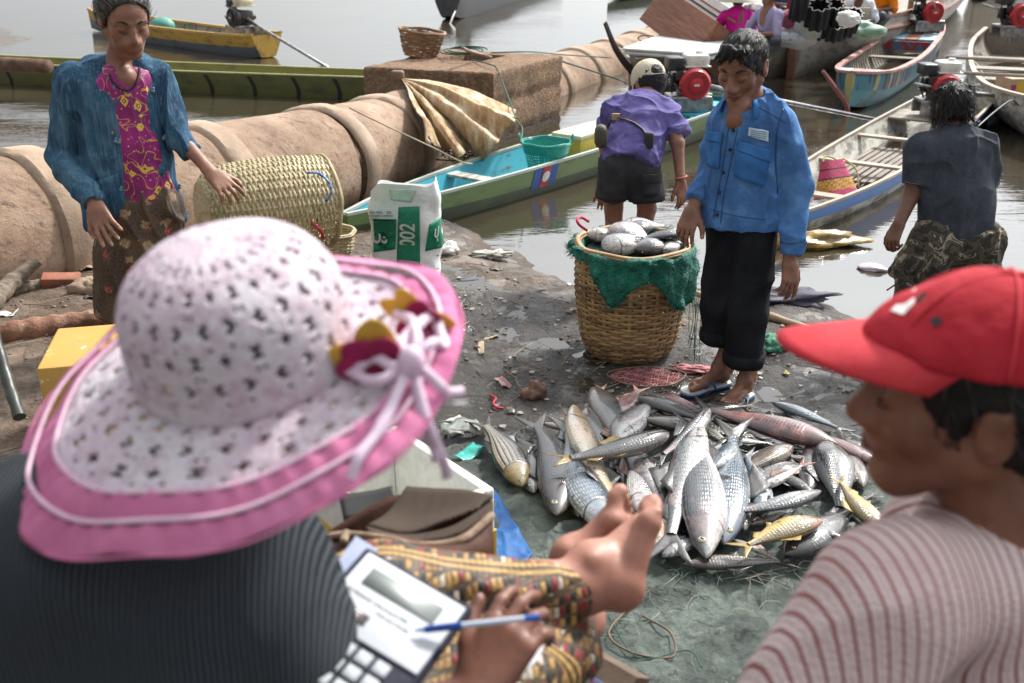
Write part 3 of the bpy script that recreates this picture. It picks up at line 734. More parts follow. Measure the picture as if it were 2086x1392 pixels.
# yellow-rimmed boat with engine, top left
yel = wood('ochre_boat_rim', (.42, .24, .05), (.2, .11, .03), .5, paint=(.5, .3, .05), plo=.5, phi=.6)
slate = wood('slate_grey_hull', (.1, .11, .12), (.045, .05, .055), .5, paint=(.12, .13, .145), plo=.5, phi=.62)
bw = G(548, 118, WZ); sn = G(195, 62, WZ)
yb, Lb, at = boat('long_boat', 'grey boat with ochre rim and long-shaft engine out on the river', bw, sn,
  [(0, .28, .14, .02, .36), (.05, .34, .2, .0, .33), (.3, .42, .3, -.04, .3), (.7, .42, .3, -.04, .3), (1, .1, .08, .05, .4)], [yel, slate, w_grey], gunm=yel, gun=(.05, .04), ribs=RNG(.2, .95, 12), ribm=slate)
engine(yb, (Lb*.12, 0, .42), PI, 1.3, 2.9, -.26, world=False, tank=cream_e, shroud=dark_steel, lab='black engine with cream tank and long steel shaft', tiller=True)
m = MB(); q = [(.1, 0, 0), (.05, .05, .3), (-.1, 0, .5), (-.15, 0, .36), (.0, 0, .3), (.1, .0, .44)]; m.tube(sweep([(Lb*.62+a, .35+b, .3+c) for a, b, c in q], 6), .012, 6); m.obj('wire_hoop', dark_steel, yb, smooth=True)
m = MB(); m.ell((Lb*.55, 0, .27), (.25, .22, .16)); m.obj('green_sack', mat('teal_cloth', (.08, .3, .24)), yb, smooth=True)

# black boat at top centre
bw = G(912, 42, WZ); sn = G(1130, -32, WZ)
kb, Lb, at = boat('long_boat', 'black boat out on the river at the top, shaft trailing in the water', bw, sn,
  [(0, .3, .16, .1, .48), (.06, .34, .22, .0, .42), (.4, .44, .3, -.04, .34), (1, .3, .2, .0, .4)], [mat('black_hull', (.035, .037, .045), (.07, .07, .075), .5)]*2+[slate], gunm=slate)
engine(kb, (Lb*.1, 0, .46), PI+.1, 1.3, 2.6, -.3, world=False, shroud=dark_steel, tank=black_p, lab='dark engine on the black boat')
bench(kb, Lb, at, .35, .12, w_grey)
boat('long_boat', 'dark green hull just visible at the top edge', G(1240, 3, WZ), G(1500, -30, WZ), [(0, .05, .03, .05, .35), (.2, .4, .3, 0, .3), (1, .4, .3, 0, .3)], [mat('dark_green_hull', (.02, .07, .05))]*2+[slate])

# cargo boat with the white sheets and the wardrobe
bw = G(1262, 186, WZ); bw = bw+np.array([0, 0, 0]); sn = G(1640, 95, WZ)
cb, Lb, at = boat('cargo_boat', 'brown wooden cargo boat with a dark raised stem, loaded with white sheets', G(1285, 176, WZ), G(1700, 120, WZ),
  [(0, .08, .04, .0, .34), (.08, .42, .25, -.05, .38), (.3, .72, .5, -.06, .42), (.7, .8, .6, -.06, .45), (1, .7, .5, 0, .5)], [w_grey, w_grey, w_grey], gunm=w_grey, gun=(.05, .03))
m = MB(); m.tube(sweep([(-.52, .0, .85), (-.3, 0, .5), (0.0, 0, .22), (.25, 0, .06)], 5), np.linspace(.035, .08, 16), 6, flat=.5, up=(0, 1, 0)); m.obj('stem_post', mat('dark_stem_wood', (.05, .035, .028), rough=.7), cb, smooth=40)
CB = (cb, Lb, at)

# big wooden passenger boat
hullw = wood('grey_brown_hull', (.3, .25, .2), (.12, .095, .075), .65, grain=(1.2, 12, 12), paint=(.34, .31, .27), plo=.46, phi=.6)
railw = wood('reddish_rail_wood', (.3, .15, .1), (.14, .07, .05), .6)
pb, Lb, at = boat('passenger_boat', 'large wooden boat with a rounded bow, posts, cargo and passengers', G(1612, 158, WZ), G(1905, 15, WZ),
  [(0, .12, .04, .0, .78), (.05, .5, .15, -.03, .74), (.13, .8, .4, -.05, .70), (.3, 1.0, .6, -.06, .66), (.6, 1.05, .7, -.06, .7), (1, .8, .5, 0, .85)], [hullw, hullw, w_grey], gunm=railw, gun=(.08, .05), bulge=.14, ns=50)
for s in (-1, 1):
    m = MB(); pts = []
    for t in np.linspace(.01, .98, 30):
        w, b, zb, zt = at(t); u = .22; pts.append((t*Lb, s*(w+(b-w)*u**1.25+.14*math.sin(PI*u)*w+.015), zt+(zb-zt)*u))
    m.tube(pts, .028, 6, flat=1.2); m.obj('rubbing_strake', railw, pb, smooth=40)
m = MB(); m.box((-.06, 0, .68), (.1, .11, 1.5), bev=.01); m.obj('stem_post', railw, pb, smooth=30)
def ppost(t, f, h, lean=0):
    w, b, zb, zt = at(t); m = MB(); m.tube([(t*Lb, w*f, zt-.2), (t*Lb+lean, w*f, zt+h)], .045, 4); m.obj('roof_post', railw, pb)
ppost(.27, -.92, 1.5, .15); ppost(.36, -.9, 1.5, .2); ppost(.3, .9, 1.5)
rows = []
for t in np.linspace(.01, .3, 10):
    w, b, zb, zt = at(t); rows.append([(t*Lb, -(w-.04), zt-.03), (t*Lb, 0, zt-.01), (t*Lb, (w-.04), zt-.03)])
m = MB(); m.grid(np.array(rows)); solid(m.obj('fore_deck', w_pale, pb), .03)
rows = []
for t in np.linspace(.3, .95, 10):
    w, b, zb, zt = at(t); rows.append([(t*Lb, -(w-.04), zt-.3), (t*Lb, (w-.04), zt-.3)])
m = MB(); m.grid(np.array(rows)); solid(m.obj('deck', w_grey, pb), .03)
m = MB(); m.tube([(Lb*.015*math.cos(a)-.05, .09*math.sin(a), .62+.01*k/8+.0*a) for k, a in enumerate(np.linspace(0, 6*PI, 60))], .012, 5); m.obj('lashing', rope_w, pb, smooth=True)
PB = (pb, Lb, at)
# ---------------------------------------------------------------- people
from mathutils.bvhtree import BVHTree
def nz(v): v = np.array(v, float); return v/np.linalg.norm(v)
def skin(name, c, c2, **k):
    return mat(name, c, c2, k.pop('rough', .48), 14, .3, .75, .35, 90, .002, dirt=lerpc(c2, (0, 0, 0), .3), dlo=.6, dhi=.8, dscale=40, sss=.06, **k)
skinA = skin('skin_tanned', (.27, .115, .066), (.13, .053, .031))
skinB = skin('skin_weathered', (.30, .14, .085), (.15, .064, .038))
skinD = skin('skin_dark', (.13, .052, .03), (.065, .026, .017))
lipm = mat('lip_skin', (.25, .095, .07), (.17, .065, .05), rough=.45); darkhair = mat('black_hair', (.006, .006, .006), (.018, .016, .015), .5, 60, st=(1, 1, .2), bump=.8, bscale=300, bd=.003, spec=.25)
greyhair = mat('greying_hair', (.012, .011, .01), (.06, .055, .05), .5, 60, st=(1, .3, .3), bump=.8, bscale=300, bd=.003, spec=.25)
browm = mat('brow_hair', (.02, .015, .012)); nailm = mat('fingernail', (.45, .27, .2), rough=.35)
def axes(f, up=(0, 0, 1)):
    f = nz(f); r = nz(np.cross(f, up)); u = np.cross(r, f); return f, r, u
def head(S, c, f, up=(0, 0, 1), s=1.0, neck=None, closed=True, jaw=1.0, nr=.052):
    f, r, u = axes(f, up); R = np.stack([r, f, u], 1); c = np.array(c, float)
    p = lambda a, b, e: c+s*(r*a+f*b+u*e)
    S.ell(p(0, -.012, .028), np.array([.073, .093, .084])*s, R, .01)
    S.ell(p(0, .035, .035), np.array([.062, .052, .05])*s, R, .02)
    S.cap(p(0, .026, -.015), p(0, .050, -.080), .061*s, .030*s*jaw, .018)
    for e in (-1, 1):
        S.cap(p(.055*e, .0, -.045), p(.018*e, .066, -.096), .02*s, .018*s*jaw, .025)
        S.ell(p(.039*e, .058, -.024), np.array([.024, .022, .022])*s, R, .03)
        S.cap(p(.012*e, .084, .024), p(.048*e, .066, .022), .011*s, .01*s, .012)
        S.ell(p(.031*e, .097, .006), np.array([.015, .012, .009])*s, R, .01, sub=True)
        S.ell(p(.031*e, .0735, .004), np.array([.0165, .0155, .0125])*s, R, .003)
        S.ell(p(.0150*e, .099, -.035), np.array([.0085, .012, .009])*s, R, .006)
        S.ell(p(.0765*e, -.012, -.004), np.array([.009, .02, .034])*s, R, .004)
        S.cap(p(.083*e, -.02, .018), p(.083*e, -.004, -.02), .005*s, .004*s, .004)
        S.ell(p(.0885*e, -.006, .0), np.array([.006, .009, .014])*s, R, .004, sub=True)
        if not hasattr(S, 'strokes'): S.strokes = []
        S.strokes.append(('eyelash', sweep([p(.016*e, .0905, -.003), p(.024*e, .0925, -.0065), p(.034*e, .0915, -.0072), p(.046*e, .0825, -.002)], 5), .0016*s))
        for j, (dx, dz) in enumerate(((0, 0), (.001, .003), (.003, -.002))):
            S.strokes.append(('eyebrow', sweep([p((.015+dx)*e, .0955, .0265+dz), p((.031+dx)*e, .0900, .0335+dz*.6), p((.048+dx)*e, .0765, .029)], 5), .0022*s))
    S.chain([p(0, .087, .02), p(0, .097, .0), p(0, .112, -.027)], np.array([.009, .009, .012])*s, .007)
    S.cap(p(0, .074, .02), p(0, .088, -.03), .014*s, .018*s, .012); S.ell(p(0, .058, -.028), np.array([.042, .034, .034])*s, R, .02)
    S.ell(p(0, .108, -.033), np.array([.0125, .012, .010])*s, R, .007)
    S.ell(p(0, .078, -.060), np.array([.026, .020, .018])*s, R, .01)
    S.cap(p(-.021, .090, -.0605), p(0, .0985, -.0575), .0042*s, .006*s, .003, 1); S.cap(p(.021, .090, -.0605), p(0, .0985, -.0575), .0042*s, .006*s, .003, 1)
    S.cap(p(-.017, .088, -.066), p(0, .0970, -.069), .004*s, .0066*s, .003, 1); S.cap(p(.017, .088, -.066), p(0, .0970, -.069), .004*s, .0066*s, .003, 1)
    S.strokes.append(('eyelash', sweep([p(-.022, .0915, -.0635), p(-.01, .1, -.063), p(0, .1025, -.0632), p(.01, .1, -.063), p(.022, .0915, -.0635)], 4), .0013*s))
    S.ell(p(0, .077, -.095), np.array([.018, .015, .014])*s, R, .014)
    if neck is not None: S.cap(p(0, -.018, -.045), neck, nr*s, nr*1.12, .02)
    return p, R
def strokes(S, root, mt=None):
    for nm in ('eyelash', 'eyebrow'):
        for i, st_ in enumerate([x for x in S.strokes if x[0] == nm]):
            n = len(st_[1]); m = MB(); m.tube(st_[1], st_[2]*np.sin(np.linspace(.25, PI-.2, n)), 5); attach(m.obj(nm, mt or browm, smooth=True), root)
def hairshape(S, c, f, up=(0, 0, 1), s=1.0, grow=.009, back=.0, face=True, low=-.06, fc=1.0):
    f, r, u = axes(f, up); R = np.stack([r, f, u], 1); p = lambda a, b, e: np.array(c)+s*(r*a+f*b+u*e)
    S.ell(p(0, -.014, .03), (np.array([.0745, .094, .084])+grow)*s, R, .01)
    S.ell(p(0, -.045-back, -.005), (np.array([.066, .055, .065])+grow)*s, R, .02)
    S.ell(p(0, .04, .045), (np.array([.058, .045, .042])+grow*.7)*s, R, .015)
    if face: S.ell(p(0, .10, -.03), np.array([.076, .088, .1])*s*fc, R, .008, sub=True)
    for e in (-1, 1): S.ell(p(.085*e, .0, -.022), np.array([.022, .027, .042])*s, R, .006, sub=True)
    S.ell(p(0, .01, -.11), np.array([.09, .1, .06])*s, R, .01, sub=True)
    return p, R
def hand(S, w, d, nrm, side=1, curl=(.35, .4, .5, .6), s=1.0, spread=.35, id=0, thumb=.5, nails=None, fr=.0085):
    """w wrist, d towards the fingers, nrm the back of the hand, side +1: thumb on d x nrm"""
    w = np.array(w, float); d = nz(d); l = nz(np.cross(d, nrm)); n = np.cross(l, d); l = l*side
    S.cap(w-d*.02*s, w+d*.02*s, .026*s, .026*s, .012, id, flat=.72, n=n)
    Ln = (.070, .079, .073, .056); tips = []
    for i in range(4):
        o = (.030-.0195*i)*s; b = w+d*(.088-.004*abs(i-1.2))*s+l*o
        S.cap(w+d*.015*s+l*o*.6, b, .0175*s, .0115*s, .012, id, flat=.85, n=n)
        di = nz(d+l*spread*(.16*(1.5-i))); a = curl[i]*.5; q = b; seg = (.45, .31, .24); rr = (fr+.001, fr, fr*.92, fr*.8)
        for j in range(3):
            dd = di*math.cos(a)-n*math.sin(a); e = q+dd*Ln[i]*seg[j]*s; S.cap(q, e, rr[j]*s, rr[j+1]*s, .003, id); q = e; a += curl[i]*(1.0, .8, 0)[j]
        tips.append((q, di*math.cos(a)-n*math.sin(a)))
        if nails is not None:
            dd = tips[-1][1]; up_ = nz(n+np.dot(-n, dd)*dd); S.cap(q-dd*.006*s+up_*.0045*s, q+dd*.003*s+up_*.004*s, .0052*s, .005*s, .001, nails)
    t0 = w+d*.022*s+l*.02*s; t1 = w+d*.05*s+l*.042*s-n*.012*s*thumb; t2 = t1+(d*.8+l*.5-n*.4*thumb)*.032*s; t3 = t2+(d*.95+l*.15-n*.5*thumb)*.025*s
    S.chain([t0, t1, t2, t3], np.array([.017, .0135, .0105, .009])*s, .006, id)
    if nails is not None: S.cap(t3+n*.004*s+l*.002, t3+nz(t3-t2)*.006*s+n*.003*s, .006*s, .005*s, .001, nails)
    return tips
def foot(S, heel, toe, up=(0, 0, 1), inner=1, ankle=None, s=None, id=0, nails=None):
    """heel and toe tip on the sole plane; inner +1: big toe on the side of f x up"""
    heel = np.array(heel, float); toe = np.array(toe, float); f = toe-heel; Lf = np.linalg.norm(f); f /= Lf; s = s or Lf/.24; u = nz(np.array(up)-np.dot(up, f)*f); l = np.cross(f, u)*inner
    P = lambda a, b, e: heel+f*a*Lf/.24+l*b*s+u*e*s
    S.ell(P(.024, 0, .033), np.array([.034, .034, .034])*s, None, .01, id)
    S.cap(P(.03, 0, .04), P(.05, .0, .085), .031*s, .035*s, .015, id)
    S.cap(P(.055, .004, .066), P(.165, .014, .028), .033*s, .018*s, .018, id)
    S.cap(P(.04, -.012, .028), P(.16, -.026, .018), .022*s, .017*s, .012, id)
    S.cap(P(.15, .02, .02), P(.165, -.028, .016), .021*s, .016*s, .012, id)
    tl = (.24, .232, .224, .214, .2); to = (.026, .006, -.009, -.023, -.036); tr = (.0135, .0095, .009, .0085, .008)
    for i in range(5):
        S.chain([P(.165-.005*i, to[i]*.85, .02), P(tl[i]-.03, to[i], .021), P(tl[i]-.012, to[i], tr[i]+.001)], np.array([tr[i]*1.05, tr[i], tr[i]*.95])*s, .004, id)
        if nails is not None: S.cap(P(tl[i]-.014, to[i], tr[i]*2-.004), P(tl[i]-.006, to[i], tr[i]*2-.006), tr[i]*.62*s, tr[i]*.55*s, .001, nails)
    if ankle is not None:
        for e in (-1, 1): S.ell(P(.055, .03*e, .085), np.array([.012, .014, .014])*s, None, .008, id)
        S.cap(P(.05, 0, .08), ankle, .036*s, .038*s, .02, id)
    return P
def attach(o, root): o.parent = root; o.location = -root.location; return o
strandm = mat('hair_strand', (.008, .007, .006), (.03, .026, .022), .38, 40, bump=0, spec=.5); strandg = mat('grey_hair_strand', (.014, .012, .011), (.16, .14, .12), .45, 40, bump=0, spec=.5)
def strands(o, root, comb, n=500, ln=.04, mt=None, lift=.15, r=.0011, rnd=.35, swirl=None):
    V = np.array([v.co for v in o.data.vertices]); N = np.array([v.normal for v in o.data.vertices]); rs = np.random.default_rng(len(V)); m = MB()
    for i in rs.integers(0, len(V), n):
        c = np.array(comb(V[i]) if callable(comb) else comb, float)+rs.normal(0, rnd, 3); t = c-np.dot(c, N[i])*N[i]; t /= np.linalg.norm(t)+1e-6; q = V[i]+N[i]*.001; l = ln*rs.uniform(.5, 1.2)
        m.tube([q, q+t*l*.35+N[i]*l*lift*.6, q+t*l*.7+N[i]*l*lift*.6, q+t*l-N[i]*l*.12], [r*.6, r, r, r*.3], 3, cap=False)
    return attach(m.obj('hair_strands', mt or strandm, smooth=True, kind='stuff'), root)
def tree_of(o): return BVHTree.FromPolygons([tuple(v.co) for v in o.data.vertices], [tuple(p.vertices) for p in o.data.polygons])
def hit(tree, px, py, off=0.0):
    d = Vector(ray(px, py)).normalized(); loc, nrm, i, _ = tree.ray_cast(Vector((0, 0, CAMZ)), d, 60)
    if loc is None: return None, None
    if nrm.dot(d) > 0: nrm = -nrm
    return np.array(loc)+np.array(nrm)*off, np.array(nrm)
def patch(name, quad, tree, mt, root, off=.004, n=(8, 8), t=.003, fallback=None):
    """a piece sewn onto a garment: four corners (sighted) laid on the garment's surface"""
    q = [np.array(p, float) for p in quad]; P = np.zeros((n[0]+1, n[1]+1, 3)); last = None
    for i in range(n[0]+1):
        for j in range(n[1]+1):
            u, v = i/n[0], j/n[1]; c = (q[0]*(1-v)+q[1]*v)*(1-u)+(q[3]*(1-v)+q[2]*v)*u
            h, _n = hit(tree, c[0], c[1], off); P[i, j] = h if h is not None else (last if last is not None else Y(c[0], c[1], 4))
            last = P[i, j]
    m = MB(); m.grid(P); o = m.obj(name, mt, smooth=True); attach(o, root); solid(o, t, 1 if False else 0); return o
def line_on(name, pts, tree, mt, root, r=.0016, off=.001, n=24, closed=False):
    P = sweep([(x, y, 0) for x, y in pts], 8) if len(pts) > 2 else np.array([(pts[0][0]*(1-t)+pts[1][0]*t, pts[0][1]*(1-t)+pts[1][1]*t, 0) for t in np.linspace(0, 1, n)])
    Q = [hit(tree, p[0], p[1], off)[0] for p in P]; Q = [q for q in Q if q is not None]
    if len(Q) < 3: return None
    m = MB(); m.tube(Q, r, 5); o = m.obj(name, mt, smooth=True); attach(o, root); return o
def cloth(name, c, c2=None, rough=.85, weave=350, bump=.5, **k):
    g = Gr(name); v = g.co('Object'); c2 = c2 or lerpc(c, (0, 0, 0), .3)
    n = g.noise(v, 7, 7, .65); col = g.ramp(n, [(.32, c2), (.68, c)])
    w = g.math('ADD', g.math('MULTIPLY', g.noise(v, weave, 2), .2), g.math('ADD', g.math('MULTIPLY', g.ridge(v, 9, 3, .8), .5), g.math('MULTIPLY', g.noise(v, 30, 5), .5)))
    return g.done(col, rough, w, bump, .009, spec=.15)
def folds(a=.006, s=9, st=(1, 1, .45), o=0):
    st = np.array(st)
    def f(V):
        w = np.stack([noise3(V, 4.5, o+k*9) for k in range(3)], -1)*.055; U = (V+w)*st
        r1 = np.clip(1-np.abs(noise3(U, s, o))*1.6, 0, 1)**2.2; r2 = np.clip(1-np.abs(noise3(U[:, [1, 2, 0]]*np.array([1, .8, 1]), s*1.5, o+31))*1.8, 0, 1)**2.5
        return a*(1.5*r1+.9*r2-.75)+a*.35*noise3(U, s*4, o+5)
    return f

# ---- man in the blue shirt
root = thing('person', 'man in a blue work shirt and rolled black trousers looking down at the fish', 'person', G(1480, 800, 0))
blueM = root; H = .0046
yb_ = 4.12
J = lambda x, y, d=0: Y(x, y, yb_+d)
hc_, hf, hs = J(1512, 136, -.02), np.array((-.50, -.76, -.37)), 1.17
shR, shL = J(1473, 238, .09), J(1592, 246, -.08)
elR, wrR = J(1447, 345, .12), J(1418, 412, .02); elL, wrL = J(1621, 385, -.08), J(1610, 518, -.14)
hipR, hipL = J(1482, 460, .06), J(1538, 462, -.03)
knR, knL = J(1468, 620, .04), J(1526, 640, -.07)
heR, toR, heL, toL = G(1480, 776, .025), G(1398, 797, .025), G(1524, 797, .025), G(1478, 828, .025)
anR, anL = heR+np.array([.0, .0, .2]), heL+np.array([.0, .02, .2])
pts = [hc_+np.array([0, 0, .12]), shR, shL, elR, elL, wrR, wrL, heR, toR, toL, J(1395, 460), J(1608, 600, -.14)]
B = Body(pts, H, .1)
neck = J(1530, 232, .0)
head(B, hc_, hf, s=hs, neck=neck, nr=.05)
ch = J(1527, 290); B.cap(neck, J(1510, 430), .09, .09, .03, flat=.7, n=(-.4, -.9, 0)); B.cap(J(1508, 226, -.05), J(1499, 245, -.070), .054, .042, .02)
B.chain([shR, elR, wrR], [.045, .036, .026], .02); B.chain([shL, elL, wrL], [.045, .036, .027], .02)
B.chain([hipR, knR, anR], [.06, .05, .036], .01); B.chain([hipL, knL, anL], [.06, .05, .036], .01)
for a, h_ in ((anR, heR), (anL, heL)): B.cap(a+np.array([0, .01, .06]), h_+np.array([0, .0, .07]), .042, .033, .015)
foot(B, heR, toR, inner=-1, ankle=anR, nails=3); foot(B, heL, toL, inner=1, ankle=anL, nails=3)
hand(B, wrR+nz(J(1404, 440, -.02)-wrR)*.03, J(1400, 462, -.04)-wrR, (-.5, -.75, .35), side=-1, curl=(.45, .6, .7, .8), s=1.1, nails=3, thumb=.9)
hand(B, wrL+np.array([0, 0, -.02]), J(1610, 600, -.2)-wrL, (.45, -.85, .1), side=-1, curl=(.25, .45, .6, .65), s=1.12, nails=3, thumb=.8)
o = B.obj('body', [skinA, lipm, browm, nailm], it=1); attach(o, root); strokes(B, root)
Hh = Body([hc_], .0045, .19); p, R = hairshape(Hh, hc_, hf, s=hs, grow=.006)
f_, r_, u_ = axes(hf)
for k in range(14): a = random.uniform(-.05, .055); Hh.cap(p(a, .055+random.uniform(-.01, .02), .095), p(a*1.15+.015, .085, .07+random.uniform(-.012, .008)), .013, .004, .006)
o = Hh.obj('hair', darkhair, disp=lambda V: .0035*noise3(V @ np.stack([r_, f_*.25, u_*.4], 1), 130)+.0035*noise3(V, 26), it=1); attach(o, root); strands(o, root, lambda v: hf*1.0+np.array([-.3, 0, -.5])+.8*(v-hc_)/.1*np.array([1, 1, -.3]), 1100, .026, lift=.04, r=.0009)
denim = Gr('blue_work_cotton'); v = denim.co('Object')
n = denim.noise(v, 5.5, 7, .68); c = denim.ramp(n, [(.28, (.014, .055, .17)), (.5, (.04, .145, .38)), (.74, (.13, .31, .58))])
c = denim.mix(denim.ramp(denim.noise(denim.co('Object', (60, 60, 400)), 3, 2), [(.3, .12), (.7, 0.0)]), c, (.4, .5, .6))
denim = denim.done(c, .82, denim.math('ADD', denim.math('MULTIPLY', denim.ridge(denim.co('Object', (1, 1, .6)), 8, 4, .9), .8), denim.math('ADD', denim.math('MULTIPLY', denim.noise(v, 420, 2), .2), denim.math('MULTIPLY', denim.noise(v, 32, 5), .5))), .8, .011, spec=.25)
Sh = Body([shR, shL, elR, elL, wrL, J(1500, 470)], H, .13)
nt_ = nz((-.45, -.89, 0))
Sh.cap(J(1531, 262), J(1512, 448), .168, .170, .03, flat=.74, n=nt_, cut=(-.6, 1.06))
Sh.cap(shR+np.array([.0, 0, -.012]), shL+np.array([0, 0, -.012]), .055, .06, .05); Sh.cap(J(1518, 222, .03), J(1550, 224, .02), .062, .06, .05)
Sh.chain([shR+np.array([.01, 0, -.01]), elR, wrR+np.array([0, 0, .012])], [.062, .056, .044], .02, cut=(-.5, 1.0))
Sh.cap(shL+np.array([-.01, 0, -.01]), elL, .07, .062, .025, cut=(-.5, 1.3)); Sh.cap(elL, wrL, .061, .046, .02, cut=(-.5, 1.0))
Sh.chain([J(1490, 200, -.13), J(1497, 236, -.16), J(1494, 258, -.17)], [.07, .05, .018], .008, sub=True)
Sh.cap(J(1524, 190, -.03), J(1520, 225, -.03), .066, .06, .008, sub=True)
o = Sh.obj('shirt', denim, disp=folds(.0105, 8.5, (1, 1, .5)), it=2); attach(o, root); T = tree_of(o); shirtT = T
den2 = cloth('blue_pocket_cotton', (.055, .19, .47), (.03, .11, .3)); seamm = mat('shirt_seam', (.02, .075, .22)); btn = mat('dark_button', (.012, .014, .025), rough=.3)
for q in ([(1500, 300), (1568, 322), (1555, 382), (1496, 358)], [(1441, 282), (1470, 288), (1465, 345), (1443, 338)]): patch('pocket', q, T, den2, root, .005, t=.006)
for q in ([(1504, 286), (1570, 306), (1566, 330), (1500, 306)], [(1443, 266), (1475, 270), (1472, 292), (1441, 284)]): patch('pocket_flap', q, T, den2, root, .010, t=.006)
lb = patch('name_patch', [(1527, 259), (1567, 267), (1564, 289), (1524, 276)], T, mat('pale_blue_patch', (.62, .76, .85)), root, .007, t=.002)
for i in range(4):
    a, b = (1531-.7*i, 263.5+4*i), (1561-.8*i, 270+4*i); l_ = line_on('stitched_line', [a, b], T, mat('patch_thread', (.16, .3, .5)), root, .0016, .0085)
for x, y in ((1494, 266), (1488, 305), (1473, 352), (1467, 392), (1461, 438)):
    h, n_ = hit(T, x, y, .004)
    if h is not None:
        m = MB(); m.lathe([(0, .004), (.006, .004), (.0075, .0), (.0075, -.004)], 12, Matrix.Translation(h) @ Vector(n_).to_track_quat('Z', 'Y').to_matrix().to_4x4()); attach(m.obj('button', btn, smooth=40), root)
line_on('placket_seam', [(1502, 262), (1489, 330), (1474, 400), (1468, 455)], T, seamm, root, .0022, .001); line_on('placket_seam', [(1484, 262), (1474, 330), (1461, 400), (1453, 445)], T, seamm, root, .0022, .001)
line_on('shoulder_seam', [(1596, 222), (1584, 262), (1580, 330), (1584, 395)], T, seamm, root, .003, .001); line_on('hem_seam', [(1446, 426), (1500, 440), (1560, 448)], T, seamm, root, .002, .001)
line_on('yoke_seam', [(1530, 210), (1570, 232), (1600, 250)], T, seamm, root, .002, .001); line_on('cuff_seam', [(1586, 492), (1610, 497), (1636, 492)], T, seamm, root, .0022, .001)
# collar: a folded band round the neck with two points
def collar(root, ctr, f, rr, h, mt, drop=.05, pts_=True, back=.03, tilt=.35, th=.004, gap=.5, spread=.02):
    f, r, u = axes(f); P = []
    for i, a in enumerate(np.linspace(gap, 2*PI-gap, 40)):
        d = f*math.cos(a)+r*math.sin(a); w = max(0, 1-min(a, 2*PI-a)/1.5)
        o_ = np.array(ctr)+d*rr*(1.0+.12*w)+u*(back*(1-math.cos(a))/2)
        lo = drop+(.035*w if pts_ else 0)
        P.append([o_-u*.02, o_+u*h*.5, o_+u*h+d*.004, o_+d*(.014+spread*w)+u*h*.6, o_+d*(.03+spread*w)-u*(lo-h)+f*.02*w])
    m = MB(); m.grid(np.array(P)); o = m.obj('collar', mt, smooth=True); attach(o, root); solid(o, th, 0); return o
collar(root, J(1521, 219, -.01), (-.62, -.78, -.0), .073, .038, den2, .05, gap=.7)
blackc = cloth('black_trousers', (.019, .020, .024), (.006, .007, .009), .9, 300, .6)
Tr = Body([hipR, hipL, knR, knL, J(1520, 745, -.05), J(1470, 700)], H, .13)
Tr.cap(hipR+np.array([.02, 0, .02]), hipL+np.array([-.02, 0, .02]), .11, .11, .03, flat=.72, n=nt_)
hmR, hmL = J(1466, 692, .05), J(1515, 738, -.06)
Tr.chain([hipR, knR], [.092, .086], .02); Tr.cap(knR, hmR, .088, .078, .02, cut=(-.5, 1.0)); Tr.chain([hipL, knL], [.094, .088], .02); Tr.cap(knL, hmL, .09, .08, .02, cut=(-.5, 1.0))
Tr.cap(J(1508, 560, -.02), J(1497, 740, -.01), .002, .014, .03, sub=True)
o = Tr.obj('trousers', blackc, disp=folds(.009, 8, (1, 1, .35), 3), it=2); attach(o, root)
for c_, rr, tl in ((hmR, .079, 0), (hmL, .081, 0)):
    P = []
    for a in np.linspace(0, 2*PI, 37)[:-1]:
        d = np.array([math.cos(a), math.sin(a), 0]); w = .003*math.sin(a*5)
        P.append([c_+d*(rr-.004)+[0, 0, -.004], c_+d*(rr+.008+w)+[0, 0, -.006], c_+d*(rr+.014+w)+[0, 0, .02], c_+d*(rr+.013)+[0, 0, .048], c_+d*(rr+.0)+[0, 0, .054]])
    m = MB(); m.grid(np.array(P), closed_u=True); attach(m.obj('rolled_cuff', blackc, smooth=True), root)
def flipflop(root, heel, toe, inner):
    heel = np.array(heel)*1.0; toe = np.array(toe); heel[2] = toe[2] = gh(heel[0], heel[1])+.002; f = nz(toe-heel); Lf = np.linalg.norm(toe-heel)+.03; l = np.cross(f, (0, 0, 1))*inner; e = empty('flip_flop', -0*heel); e.parent = root; e.location = -root.location
    prof = [(0, .012), (.03, .03), (.08, .034), (.5, .032), (.75, .043), (.9, .04), (1, .018)]
    loop = [heel-f*.012+f*a*Lf+l*b for a, b in prof]+[heel-f*.012+f*a*Lf-l*b for a, b in prof[::-1]]
    loop = sweep(loop+[loop[0]], 4)[:-1]; n = len(loop)
    def slab(z0, z1, nm, mt):
        V = [p+[0, 0, z0] for p in loop]+[p+[0, 0, z1] for p in loop]; m = MB(); m.add(V, [tuple(range(n-1, -1, -1)), tuple(range(n, 2*n))]+[(k, (k+1) % n, n+(k+1) % n, n+k) for k in range(n)]); m.obj(nm, mt, e, smooth=30)
    slab(0, .010, 'sole', mat('blue_sandal_rubber', (.02, .1, .3))); slab(.010, .020, 'footbed', mat('white_footbed', (.62, .66, .66), (.4, .42, .42), .6, 30))
    c_ = heel+f*.72*Lf+l*.012; st = mat('blue_strap', (.012, .1, .33), rough=.5)
    for s_ in (-1, 1):
        m = MB(); m.tube(sweep([c_+[0, 0, .022], c_-f*.035+l*s_*.018+[0, 0, .048], heel+f*.42*Lf+l*s_*.036+[0, 0, .04], heel+f*.36*Lf+l*s_*.038+[0, 0, .016]], 6), .0065, 8, flat=.6); m.obj('strap', st, e, smooth=True)
flipflop(root, heR, toR, -1); flipflop(root, heL, toL, 1)

